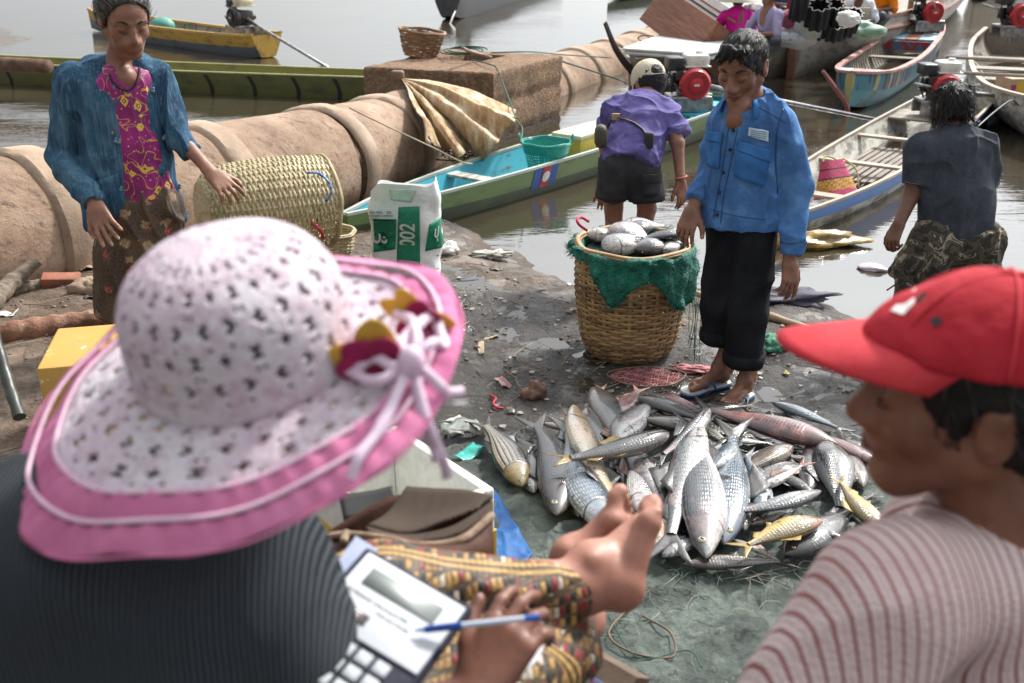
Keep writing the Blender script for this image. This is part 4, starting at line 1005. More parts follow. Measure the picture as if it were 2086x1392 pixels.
# ---- woman in the indigo jacket
yw = 4.2; J = lambda x, y, d=0: Y(x, y, yw+d)
root = thing('person', 'older woman in an open indigo jacket and magenta blouse reaching out her hands', 'person', np.array([*J(270, 700)[:2], .2]))
hc_, hf, hs = J(254, 40, .0), np.array((.50, -.74, -.34)), 1.17
shR, shL = J(148, 168, -.02), J(322, 158, .12); elR, wrR = J(122, 318, -.02), J(192, 416, -.2); elL, wrL = J(368, 282, .06), J(430, 352, -.06)
neck = J(240, 140, .04)
B = Body([hc_+np.array([0, 0, .15]), shR, shL, elR, elL, wrR, wrL, J(480, 400), J(280, 710), J(225, 490, -.25)], H, .1)
head(B, hc_, hf, s=hs, neck=neck, nr=.045, jaw=1.0)
B.ell(J(262, 92, -.05), (.05, .045, .03), None, .03)
B.cap(J(246, 205, .02), J(280, 400, .03), .115, .10, .03, flat=.68, n=(.4, -.9, 0)); B.cap(shR+[.06, 0, -.03], shL-[.06, 0, .03], .04, .04, .04)
B.chain([neck, J(256, 160, -.0)], [.048, .05], .02)
B.chain([shR, elR, wrR], [.043, .036, .025], .02); B.chain([shL, elL, wrL], [.043, .034, .025], .02)
B.chain([J(275, 440, .05), J(265, 560, .05), np.array([*J(255, 700)[:2], .28])], [.08, .06, .04], .02); B.chain([J(310, 440, .05), J(305, 560, .05), np.array([*J(305, 700)[:2], .28])], [.08, .06, .04], .02)
for x in (255, 305): b = np.array([*J(x, 700)[:2], .205]); foot(B, b+[0, .05, 0], b+[.06, -.16, 0], inner=1 if x > 280 else -1, ankle=b+[0, .05, .1])
hand(B, wrR, J(226, 486, -.30)-wrR, (-.05, -.95, .35), side=1, curl=(.22, .25, .3, .35), s=1.16, spread=.9, nails=3, thumb=.5)
hand(B, wrL, J(470, 392, -.12)-wrL, (.25, -.6, .8), side=-1, curl=(.35, .5, .6, .6), s=1.1, spread=1.1, nails=3, thumb=.6)
o = B.obj('body', [skinB, lipm, browm, nailm], it=1); attach(o, root); strokes(B, root); T = tree_of(o)
neckl = mat('neckline_trim', (.012, .01, .015))
Hh = Body([hc_], .0045, .2); p, R = hairshape(Hh, hc_, hf, s=hs, grow=.010, fc=1.26); Hh.ell(p(0, -.10, .045), (.045, .04, .045), None, .03); f_, r_, u_ = axes(hf)
o = Hh.obj('hair', greyhair, disp=lambda V: .0025*noise3(V @ np.stack([r_, f_*.2, u_*.8], 1), 160), it=1); attach(o, root); strands(o, root, lambda v: nz(hc_-hf*.13+np.array([0, 0, .06])-v), 2600, .055, strandg, .10, .0010, .16)
# blouse
g = Gr('magenta_print'); v = g.co('Object'); v = g.addv(v, g.noise(v, 9, 2, col=True), .03)
base = g.ramp(g.noise(v, 10, 5), [(.3, (.13, .003, .07)), (.7, (.34, .008, .19))])
e1 = g.vor(v, 17, 'DISTANCE_TO_EDGE'); d1 = g.vor(v, 17, rand=.9, metric='MANHATTAN'); sel = g.xyz(g.vor(v, 17, out='Color', rand=.9, metric='MANHATTAN'))[0]
star = g.math('MULTIPLY', g.ramp(d1, [(.42, 1.0), (.45, 0.0)]), g.math('LESS_THAN', sel, .6))
inner = g.ramp(d1, [(.2, 1.0), (.23, 0.0)]); core = g.ramp(d1, [(.1, 1.0), (.12, 0.0)])
curl_ = g.math('MULTIPLY', g.ramp(g.noise(v, 14, 1, .3, .8), [(.50, 0.0), (.51, 1.0), (.525, 1.0), (.535, 0.0)]), .8)
c = g.mix(curl_, base, (.55, .33, .04)); c = g.mix(star, c, (.62, .40, .06)); c = g.mix(g.math('MULTIPLY', star, inner), c, (.16, .03, .05)); c = g.mix(g.math('MULTIPLY', star, core), c, (.75, .55, .22))
c = g.mix(g.ramp(g.vor(v, 42, rand=1), [(.12, .8), (.16, 0.0)]), c, (.6, .5, .12))
blouse = g.done(c, .6, g.noise(g.co('Object', (1, 1, .35)), 22, 6, .6), .7, .01)
Bl = Body([J(240, 150), J(300, 440)], .005, .22); nw = nz((.42, -.9, 0))
Bl.cap(J(250, 215, .03), J(292, 415, .02), .142, .14, .03, flat=.72, n=nw, cut=(-.5, 1.1)); Bl.cap(J(232, 172, .02), J(275, 172, .06), .085, .085, .03)
Bl.ell(J(255, 132, -.1), (.088, .12, .088), None, .008, sub=True)
o = Bl.obj('blouse', blouse, disp=folds(.005, 11, (1.2, 1.2, .35), 8), it=2); attach(o, root); TB = tree_of(o)
line_on('neckline_trim', [(222, 152), (232, 170), (252, 184), (272, 178), (284, 152), (284, 138)], TB, neckl, root, .0045, .001)
# jacket
g = Gr('indigo_cotton'); v = g.co('Object'); n = g.noise(v, 4.5, 7, .65)
c = g.ramp(n, [(.3, (.009, .028, .062)), (.5, (.028, .085, .15)), (.74, (.11, .21, .29))])
c = g.mix(g.ramp(g.noise(g.co('Object', (80, 80, 4)), 1.5, 3), [(.5, 0.0), (.75, .45)]), c, (.2, .3, .38))
indigo = g.done(c, .9, g.math('ADD', g.math('MULTIPLY', g.ridge(g.co('Object', (1, 1, .35)), 9, 4, .9), .8), g.math('ADD', g.math('MULTIPLY', g.noise(v, 400, 2), .25), g.math('MULTIPLY', g.noise(g.co('Object', (1, 1, .3)), 40, 5), .6))), .85, .012, spec=.25)
Jk = Body([shR, shL, elR, elL, wrR, J(280, 470)], H, .14)
Jk.cap(J(243, 215, .05), J(278, 445, .05), .178, .205, .03, flat=.74, n=nw, cut=(-.5, 1.04))
Jk.cap(shR+[.015, 0, -.02], shL-[.01, 0, .02], .062, .06, .05); Jk.cap(J(200, 140, .07), J(280, 135, .10), .062, .055, .05)
Jk.cap(shR, elR, .07, .056, .02, cut=(-.5, 1.4)); Jk.cap(elR, wrR, .056, .047, .02, cut=(-.5, .99))
Jk.cap(shL, elL, .064, .05, .02, cut=(-.5, 1.4)); ce = J(391, 312, .03); Jk.cap(elL, ce, .05, .046, .02, cut=(-.5, 1.0))
for a, b, ra, rb in ((J(268, 140, -.14), J(286, 230, -.12), .09, .118), (J(286, 230, -.12), J(318, 480, -.12), .118, .12)): Jk.cap(a, b, ra, rb, .008, sub=True)
Jk.ell(J(262, 115, -.08), (.08, .11, .075), None, .008, sub=True)
o = Jk.obj('jacket', indigo, disp=folds(.012, 8, (1, 1, .35), 11), it=2); attach(o, root); TJ = tree_of(o)
knot = mat('cloth_knot_button', (.12, .19, .26))
for x, y in ((222, 176), (232, 180), (236, 288), (242, 290), (246, 386), (310, 186), (336, 282), (363, 382)):
    h, n_ = hit(TJ, x, y, .004)
    if h is not None: m = MB(); m.ell(h, (.009, .009, .009)); m.ell(h+[.004, 0, .01], (.006, .006, .006)); attach(m.obj('knot_button', knot, smooth=True), root)
patch('pocket', [(190, 372), (240, 352), (262, 440), (198, 450)], TJ, indigo, root, .006, t=.006)
# skirt
g = Gr('brown_batik'); v = g.co('Object'); v = g.addv(v, g.noise(v, 7, 2, col=True), .04)
base = g.ramp(g.noise(v, 9, 6, .7), [(.35, (.018, .012, .010)), (.65, (.075, .045, .028))])
vein = g.ramp(g.vor(v, 55, 'DISTANCE_TO_EDGE'), [(.03, 1.0), (.09, 0.0)]); sw = g.ramp(g.wave(v, 13, 16, 4), [(.44, 0.0), (.48, .75), (.50, .75), (.54, 0.0)])
d1 = g.vor(v, 15, rand=1); sel = g.xyz(g.vor(v, 15, out='Color'))[1]
c = g.mix(g.math('MULTIPLY', vein, .13), base, (.32, .21, .10)); c = g.mix(sw, c, (.30, .21, .11))
fl_ = g.math('MULTIPLY', g.math('LESS_THAN', g.math('ADD', d1, g.math('MULTIPLY', g.noise(v, 60, 2), .55)), .60), g.math('LESS_THAN', sel, .8))
c = g.mix(fl_, c, g.mix(g.math('LESS_THAN', sel, .35), (.20, .13, .07), (.24, .025, .03))); c = g.mix(g.math('MULTIPLY', fl_, g.ramp(g.vor(v, 45, 'DISTANCE_TO_EDGE'), [(.02, .7), (.05, 0.0)])), c, (.42, .28, .15))
batik = g.done(c, .75, g.noise(g.co('Object', (1, 1, .3)), 20, 6, .6), .8, .012)
Sk = Body([J(290, 400), np.array([*J(270, 700)[:2], .32])], .006, .24)
zb = np.array([*J(278, 700)[:2], .34]); wa = J(292, 425, .03)
Sk.cap(wa, J(284, 520, .02), .165, .19, .03, flat=.8, n=nw); Sk.cap(J(284, 520, .02), zb, .185, .155, .03, flat=.8, n=nw, cut=(-.5, 1.0))
o = Sk.obj('skirt', batik, disp=folds(.014, 6.5, (1.3, 1.3, .22), 21), it=2); attach(o, root)
# ---- bending man in the purple polo shirt, seen from behind
root = thing('person', 'man in a purple polo shirt and cream cap bending away beside the green canoe', 'person', np.array([*G(1285, 540, -.1)[:2], -.12]))
yp = 5.6; J = lambda x, y, d=0: Y(x, y, yp+d); H = .0055
hc_, hf, hs = J(1322, 172, .42), (-.35, .85, -.45), 1.1
shL, shR = J(1250, 232, .22), J(1362, 236, .18)          # his left is on the left of the picture
hipL, hipR = J(1254, 345), J(1306, 345)
knL, knR = J(1250, 425, .05), J(1318, 425, .02); ftL, ftR = knL+np.array([.03, .02, -.5]), knR+np.array([-.06, .02, -.5])
elR, wrR = J(1380, 292, .05), J(1386, 368, -.05); elL, wrL = J(1234, 300, .35), J(1232, 380, .3)
B = Body([hc_+[0, 0, .1], shL, shR, elL, elR, wrR, ftL, ftR, J(1395, 420)], H, .12)
head(B, hc_, hf, s=hs, neck=J(1310, 205, .28), nr=.055)
B.cap(J(1305, 250, .2), J(1284, 325), .12, .10, .03, flat=.8, n=(0, 1, .6))
B.chain([shR, elR, wrR], [.048, .038, .026], .02); B.chain([shL, elL, wrL], [.048, .038, .026], .02)
B.chain([hipL, knL, ftL], [.07, .055, .034], .01); B.chain([hipR, knR, ftR], [.07, .055, .034], .01)
for q in (ftL, ftR): foot(B, q-[0, .05, .06], q+[-.03, .17, -.06])
for kn, ft in ((knL, ftL), (knR, ftR)): B.cap(kn*.75+ft*.25-[0, .0, 0]+[0, -.015, 0], kn*.45+ft*.55, .05, .035, .02)
hand(B, wrR, J(1393, 415, -.08)-wrR, (.5, -.8, .1), side=1, curl=(.4, .5, .6, .7), s=1.05)
hand(B, wrL, (0, 0, -1), (0, -1, 0), curl=(.3, .4, .5, .6))
o = B.obj('body', [skinA, lipm, browm], it=1); attach(o, root)
Hh = Body([hc_], .005, .18); p, R = hairshape(Hh, hc_, hf, s=hs, grow=.008); f_, r_, u_ = axes(hf)
o = Hh.obj('hair', darkhair, disp=lambda V: .003*noise3(V, 90), it=1); attach(o, root); strands(o, root, (0, 0, -1), 400, .02)
creamc = cloth('cream_cap_cotton', (.66, .60, .46), (.45, .38, .26))
def capmesh(hc_, hf, s, mt, brim_mt, root, brimlen=.075, grow=.018, low=-.0, opening=False, tilt=.18, h=.005, button=True, wob=.002, hang=0, side=.028):
    f, r, u = axes(hf); fu = nz(u+f*tilt); ff, rr, uu = axes(np.cross(fu, r)*-1 if np.dot(np.cross(fu, r)*-1, f) > 0 else np.cross(fu, r), fu)
    R = np.stack([rr, ff, uu], 1); c = np.array(hc_); P = lambda a, b, e: c+s*(rr*a+ff*b+uu*e)
    K = Body([hc_], h, .2*s)
    K.ell(P(0, -.008, .035), (np.array([.078, .099, .085])+grow*.6)*s, R, .01, 0); K.cap(P(0, .05, .035), P(0, .07, .04), .06*s, .05*s, .03)
    K.cutp(P(0, 0, .022+low), -uu)
    if opening:
        K.ell(P(0, -.13, .04), np.array([.038, .05, .028])*s, R, .004, sub=True)
    crown_o = K.obj('crown', mt, disp=lambda V: wob*fbm(V, 22, 3), it=2); attach(crown_o, root)
    m = MB(); rows = []
    for i, a in enumerate(np.linspace(-1.25, 1.25, 25)):
        e0 = np.array([math.sin(a)*.084, math.cos(a)*.106-.008]); row = []
        for j, q in enumerate(np.linspace(0, 1, 8)):
            ext = brimlen*max(0, math.cos(a*1.18))**.55
            row.append(P(e0[0]*(1+.06*q*0), e0[1]+ext*q, .028+low-.02*q-side*abs(math.sin(a))**1.6*(q*.7+.3)-hang*q*q))
        rows.append(row)
    m.grid(np.array(rows)); o = m.obj('brim', brim_mt, smooth=True); attach(o, root); solid(o, .0035*s, 0)
    if opening:
        m = MB(); m.tube([P(math.sin(a)*.052, -.102-.01*math.cos(a*1.2), .026+low) for a in np.linspace(-1.0, 1.0, 12)], .009*s, 6, flat=.3, up=P(0, 0, 1)-P(0, 0, 0)); attach(m.obj('strap', mt, smooth=True), root)
    if button: m = MB(); m.ell(P(0, -.01, .128), (.008*s,)*3); attach(m.obj('top_button', mt, smooth=True), root)
    seams = []
    for a in (0, 60, 120):
        an = math.radians(a); q = []
        for t in np.linspace(-1.35, 1.35, 26):
            d = rr*math.cos(an)*math.sin(t)+ff*math.sin(an)*math.sin(t)+uu*math.cos(t); q.append(P(0, -.008, .035)+s*(rr*np.dot(d, rr)*(.0785+grow*.6)+ff*np.dot(d, ff)*(.0995+grow*.6)+uu*np.dot(d, uu)*(.0855+grow*.6)))
        q = [x for x in q if np.dot(x-P(0, 0, .022+low), uu) > .0]; m = MB(); m.tube(q, .0016*s, 5); seams.append(attach(m.obj('cap_seam', brim_mt, smooth=True), root))
    return P, R, crown_o
capr = thing('cap', 'cream baseball cap with a strap opening on the bending man', 'cap', hc_)
capmesh(hc_, hf, hs, creamc, creamc, capr, opening=True, low=-.012, tilt=.05)
g = Gr('purple_polo'); v = g.co('Object'); n = g.noise(v, 5, 7, .66)
c = g.ramp(n, [(.28, (.055, .045, .15)), (.52, (.125, .105, .29)), (.78, (.27, .24, .46))]); polo = g.done(c, .85, g.math('ADD', g.ridge(g.co('Object', (.7, .7, 1.5)), 8, 4, .8), g.math('MULTIPLY', g.noise(v, 300, 2), .2)), .8, .012, spec=.25)
Sh = Body([shL, shR, elR, J(1285, 350, 0)], .0055, .16)
Sh.cap(J(1308, 240, .2), J(1284, 332, .0), .165, .165, .03, flat=.82, n=(0, 1, .5), cut=(-.5, 1.15))
Sh.cap(shL+[.03, 0, 0], shR-[.03, 0, 0], .085, .085, .05); Sh.cap(J(1312, 203, .3), J(1308, 225, .22), .065, .07, .04)
Sh.cap(shR-[.01, 0, 0], J(1383, 275, .1), .075, .066, .03, cut=(-.5, 1.15)); Sh.cap(shL, J(1236, 280, .33), .075, .066, .03, cut=(-.5, 1))
o = Sh.obj('polo_shirt', polo, disp=folds(.012, 8, (1, 1, 1.3), 40), it=2); attach(o, root); T = tree_of(o)
strapm = mat('brown_strap', (.16, .1, .06), (.09, .055, .035), .6)
bag = thing('crossbody_bag', 'brown shoulder pouch strapped across the purple shirt', 'bag', J(1230, 270, -.1))
pts_ = [(1222, 276), (1236, 258), (1250, 244), (1272, 243), (1296, 254), (1314, 270), (1326, 290)]
P = [hit(T, x, y, .006)[0] for x, y in [(a, b) for a, b, _ in sweep([(x, y, 0) for x, y in pts_], 5)]]; P = [q for q in P if q is not None]
m = MB(); m.tube(P, .014, 6, flat=.3); attach(m.obj('strap', strapm, smooth=True), bag)
m = MB(); h = hit(T, 1256, 243, .014)[0]; m.box(h, (.045, .012, .04), bev=.004); attach(m.obj('buckle', mat('brass_buckle', (.5, .38, .2), metal=.6, rough=.4)), bag)
m = MB(); m.box(J(1224, 278, -.02), (.07, .1, .13), bev=.03); attach(m.obj('pouch', mat('dark_pouch', (.07, .06, .045)), smooth=50), bag)
m = MB(); h = hit(T, 1320, 288, .02); m.box(h[0] if h[0] is not None else J(1320, 288), (.05, .035, .09), bev=.012); attach(m.obj('phone_case', mat('phone_case', (.03, .025, .025)), smooth=50), bag)
grey_s = cloth('charcoal_cargo_cloth', (.055, .055, .06), (.028, .028, .032), .85)
So = Body([hipL, hipR, knL, knR], .0055, .17)
So.cap(hipL+[.04, 0, .03], hipR+[-.04, 0, .03], .125, .125, .03, flat=.9, n=(0, 1, .3))
hL, hR = J(1249, 400, .04), J(1316, 403, .02)
So.cap(hipL, hL, .105, .093, .025, cut=(-.5, 1.0)); So.cap(hipR, hR, .105, .098, .025, cut=(-.5, 1.0))
o = So.obj('shorts', grey_s, disp=folds(.006, 9, (1, 1, .7), 50), it=2); attach(o, root); T = tree_of(o)
patch('cargo_pocket', [(1310, 362), (1340, 362), (1338, 396), (1310, 396)], T, grey_s, root, .012, t=.01); patch('pocket_flap', [(1308, 354), (1341, 354), (1341, 370), (1309, 370)], T, grey_s, root, .02, t=.008)
for c_, rr in ((hL, .094), (hR, .099)):
    P = np.array([[c_+np.array([math.cos(a), math.sin(a), 0])*(rr+q)+[0, 0, z] for q, z in ((-.006, -.004), (.009, -.006), (.013, .02), (.004, .05))] for a in np.linspace(0, 2*PI, 31)[:-1]])
    m = MB(); m.grid(P, closed_u=True); attach(m.obj('cuff', grey_s, smooth=True), root)
m = MB(); m.tube([wrR+np.array([math.cos(a)*.033, math.sin(a)*.03, .02+.006*math.cos(a)]) for a in np.linspace(0, 2*PI, 20)], .006, 6); attach(m.obj('bracelet', mat('orange_bracelet', (.4, .12, .05)), smooth=True), root)

# ---- man in the charcoal t-shirt, seen from behind
root = thing('person', 'man in a charcoal t-shirt and camouflage trousers wading beside the blue-sided boat', 'person', np.array([*Y(1900, 600, 4.9)[:2], -.2]))
yg = 4.75; J = lambda x, y, d=0: Y(x, y, yg+d); H = .005
hc_, hf, hs = J(1938, 220, .12), (-.1, .93, -.32), .98
shL, shR = J(1874, 308, .08), J(1998, 304, .06)
elL, wrL = J(1858, 395, .05), J(1832, 455, -.03); elR, wrR = J(2008, 395, .12), J(1998, 460, .2)
hipL, hipR = J(1905, 492), J(1985, 492)
knL, knR = J(1850, 575, .02), J(1985, 610, .1); ftL, ftR = np.array([knL[0]+.03, knL[1]+.12, -.2]), np.array([knR[0], knR[1]+.05, -.2])
B = Body([hc_+[0, 0, .1], shL, shR, elL, elR, wrL, ftL, ftR, J(1812, 500, -.05)], H, .11)
head(B, hc_, hf, s=hs, neck=J(1938, 285, .08), nr=.054)
B.cap(J(1945, 320, .05), J(1945, 470), .13, .12, .03, flat=.7, n=(0, 1, .3)); B.cap(shL, shR, .05, .05, .05)
B.chain([shL, elL, wrL], [.05, .04, .028], .02); B.chain([shR, elR, wrR], [.05, .04, .028], .02)
B.chain([hipL, knL, ftL], [.09, .06, .04], .02); B.chain([hipR, knR, ftR], [.09, .06, .04], .02)
hand(B, wrL, J(1818, 490, -.06)-wrL, (-.85, -.4, .2), side=1, curl=(.7, .9, 1.0, 1.1), s=1.05, thumb=.8); hand(B, wrR, (0, 0, -1), (0, -1, 0), curl=(.5, .6, .7, .8))
o = B.obj('body', [skin('skin_brown', (.2, .082, .045), (.1, .04, .024)), lipm, browm], it=1); attach(o, root)
Hh = Body([hc_], .0045, .2); p, R = hairshape(Hh, hc_, hf, s=hs, grow=.010, face=True); f_, r_, u_ = axes(hf)
for k in range(60):
    a = random.uniform(-2.6, 2.6); z = random.uniform(-.03, .03); q = p(math.sin(a)*.075, -math.cos(a)*.088-.01, z); Hh.cap(q, q+u_*-.045*hs+(q-hc_)*random.uniform(.02, .22), .012, .004, .004)
for k in range(16): a = random.uniform(0, 6.28); q = p(math.cos(a)*.02, -.03+math.sin(a)*.02, .108); Hh.cap(q, q+(f_*math.sin(a)+r_*math.cos(a))*.07+u_*-.022, .011, .004, .006)
o = Hh.obj('hair', darkhair, disp=lambda V: .004*noise3(V*np.array([1, 1, .22]), 120), it=1); attach(o, root); strands(o, root, lambda v: (v-hc_)*6*np.array([1, 1, .3])+np.array([0, 0, -1.0]), 1300, .05, lift=.18)
g = Gr('charcoal_jersey'); v = g.co('Object'); n = g.noise(v, 3.2, 8, .72)
c = g.ramp(n, [(.32, (.024, .028, .037)), (.55, (.055, .062, .078)), (.74, (.12, .13, .155))]); c = g.mix(g.ramp(g.noise(v, 240, 2), [(.5, 0.0), (.75, .3)]), c, (.2, .21, .23))
tee = g.done(c, .92, g.math('ADD', g.math('MULTIPLY', g.ridge(g.co('Object', (1, 1, .5)), 6, 3, .8), .8), g.math('MULTIPLY', g.noise(v, 30, 5), .5)), .7, .012, spec=.25)
Sh = Body([shL, shR, elL, J(1945, 480)], .005, .16)
Sh.cap(J(1940, 325, .06), J(1952, 470, .02), .172, .168, .03, flat=.72, n=(0, 1, .25), cut=(-.5, 1.15))
Sh.cap(shL+[.01, 0, 0], shR-[.01, 0, 0], .07, .075, .05); Sh.cap(J(1942, 283, .1), J(1944, 300, .08), .062, .07, .05)
Sh.cap(shL, J(1866, 376, .05), .078, .07, .03, cut=(-.5, 1.0)); Sh.cap(shR, J(2008, 376, .1), .075, .066, .03, cut=(-.5, 1))
o = Sh.obj('t_shirt', tee, disp=folds(.011, 7, (1, 1, .45), 60), it=2); attach(o, root); T = tree_of(o)
line_on('hem_stitch', [(1892, 480), (1940, 488), (2020, 484)], T, mat('grey_thread', (.2, .2, .22)), root, .0015); line_on('sleeve_stitch', [(1843, 370), (1858, 374), (1876, 376)], T, mat('grey_thread', (.2, .2, .22)), root, .0015)
g = Gr('camouflage'); v = g.co('Object'); n = g.noise(v, 13, 2, .5, 1.2)
camo = g.done(g.ramp(n, [(0, (.03, .027, .02)), (.44, (.10, .075, .05)), (.52, (.04, .045, .03)), (.58, (.30, .24, .17)), (.66, (.06, .045, .035))], 'CONSTANT'), .9, g.noise(v, 16, 6), .6, .01)
So = Body([hipL, hipR, knL, knR], .006, .2); So.cap(hipL, hipR, .13, .13, .03, flat=.85, n=(0, 1, 0)); So.chain([hipL, J(1870, 545, .0), knL], [.125, .12, .1], .02, cut=(-.5, 1.05)); So.chain([hipR, knR], [.13, .12], .02, cut=(-.5, 1.05))
o = So.obj('trousers', camo, disp=folds(.011, 8, (1, 1, .8), 70), it=2); attach(o, root); T = tree_of(o)
patch('cargo_pocket', [(1848, 520), (1890, 512), (1885, 552), (1845, 556)], T, camo, root, .014, t=.01)
for dx in (0, 26): m = MB(); m.tube(sweep([J(1838+dx*.3, 572, -.08), J(1824+dx*.6, 580, -.1), J(1806+dx, 592-dx*.2, -.1)], 5), .004, 5); attach(m.obj('drawstring', mat('black_cord', (.01, .01, .01)), smooth=True), root)

# ---- passengers of the big boat (far off, small)
def passenger(label, base, s, f, shirt, skin_, hair=True, arms=None, low=.0, wrap=None, hat=False, lean=0):
    base = np.array(base); f = nz((*f, 0)); r = np.cross(f, (0, 0, 1)); root = thing('person', label, 'person', base); P = lambda a, b, e: base+r*a*s+f*b*s+np.array([0, 0, e*s])
    hc = P(0, .06+lean, .62); B = Body([P(0, 0, 0), P(0, 0, .85), P(.3, .4, 0), P(-.3, .4, 0)], .011, .12)
    head(B, hc, (*f[:2], -.25), s=s*1.0, neck=P(0, 0, .46), nr=.055)
    B.cap(P(0, 0, .42), P(0, -.03, .1), .12*s, .13*s, .03); B.cap(P(-.1, -.02, .08), P(-.14, .34, .1), .08*s, .06*s, .03); B.cap(P(.1, -.02, .08), P(.14, .34, .1), .08*s, .06*s, .03)
    A = arms or [((-.19, 0, .42), (-.26, .1, .2), (-.1, .3, .18)), ((.19, 0, .42), (.26, .1, .2), (.1, .3, .18))]
    for a in A: q = [P(*x) for x in a]; B.chain(q, [.05*s, .04*s, .03*s], .02); B.ell(q[-1]+(q[-1]-q[-2])*.12, (.035*s,)*3, None, .02)
    attach(B.obj('body', [skin_, lipm, browm], it=1), root)
    if hair: Hh = Body([hc], .01, .2); hairshape(Hh, hc, (*f[:2], -.25), s=s, grow=.012); attach(Hh.obj('hair', darkhair, it=1), root)
    K = Body([P(0, 0, 0), P(0, 0, .55)], .012, .4); K.cap(P(0, 0, .40), P(0, -.03, .08), .15*s, .165*s, .03, flat=.8, n=f); K.cap(P(-.15, 0, .43), P(.15, 0, .43), .065*s, .065*s, .04)
    for a in A: K.cap(P(*a[0]), P(*a[1]), .065*s, .06*s, .03)
    if wrap: K.cap(P(-.17, 0, .4), P(.15, .05, .05), .12*s, .16*s, .03)
    attach(K.obj('shirt', shirt, disp=folds(.012, 7, (1, 1, .5), 80), it=1), root)
    K = Body([P(0, 0, 0), P(0, .35, .1)], .012, .28); K.cap(P(0, -.04, .06), P(0, .08, .06), .17*s, .16*s, .03); K.cap(P(-.11, 0, .08), P(-.15, .34, .1), .1*s, .08*s, .03); K.cap(P(.11, 0, .08), P(.15, .34, .1), .1*s, .08*s, .03)
    attach(K.obj('lower_clothes', mat('dark_lower_clothes', (.03, .03, .045)), it=1), root); return root, hc
fr, Lb, at = PB
def onb(px, py, z): return G(px, py, z)
passenger('seated woman in a lilac long-sleeved shirt leaning on the big boat', onb(1560, 96, .48), 0.96, (-.8, -.5), cloth('lilac_cotton', (.36, .32, .5)), skinA, lean=-.03)
r_, hc = passenger('seated woman in a bright pink top under a conical straw hat', onb(1497, 92, .45), 0.90, (.1, .9), cloth('hot_pink_cotton', (.7, .02, .32)), skinA)
m = MB(); m.lathe([(0, .19), (.06, .15), (.26, .0), (.262, -.008), (.05, .13), (0, .16)], 30, Matrix.Translation(hc+np.array([0, 0, .0])))
attach(m.obj('conical_hat', wood('straw', (.62, .55, .42), (.4, .33, .23)), smooth=40, label='conical straw hat on the woman in pink', category='hat'), r_).parent = None
bpy.data.objects['conical_hat'].location = (0, 0, 0)
passenger('boy in a white t-shirt on the big boat beside the brown posts', onb(1742, 66, .5), 0.90, (-.2, -.9), cloth('white_cotton', (.66, .68, .72)), skinD)
passenger('passenger in an orange wrap at the right edge of the big boat', onb(1783, 44, .6), 0.99, (-.5, -.8), cloth('orange_wrap', (.75, .2, .01)), skinD, wrap=True)
passenger('passenger in deep orange clothes behind the corrugated bundles', onb(1690, 40, .55), 0.95, (-.3, -.9), cloth('deep_orange', (.62, .13, .01)), skinA, wrap=True)
passenger('seated passenger in a blue top at the left of the large boat', onb(1588, 30, .6), .9, (.3, -.9), cloth('mid_blue_shirt', (.05, .12, .35)), skinA)
passenger('standing passenger in a yellow robe at the top edge', onb(1668, 22, .7), .95, (.1, -.9), cloth('yellow_robe', (.65, .34, .02)), skinA, wrap=True)
passenger('passenger in orange leaning against the brown roof post', onb(1715, 18, .7), .95, (-.4, -.9), cloth('saffron_cloth', (.6, .18, .01)), skinD, wrap=True)
passenger('passenger in a dark red shirt behind the white sacks', onb(1632, 44, .55), 0.95, (.1, -.9), cloth('dark_red_shirt', (.2, .02, .02)), skinA)
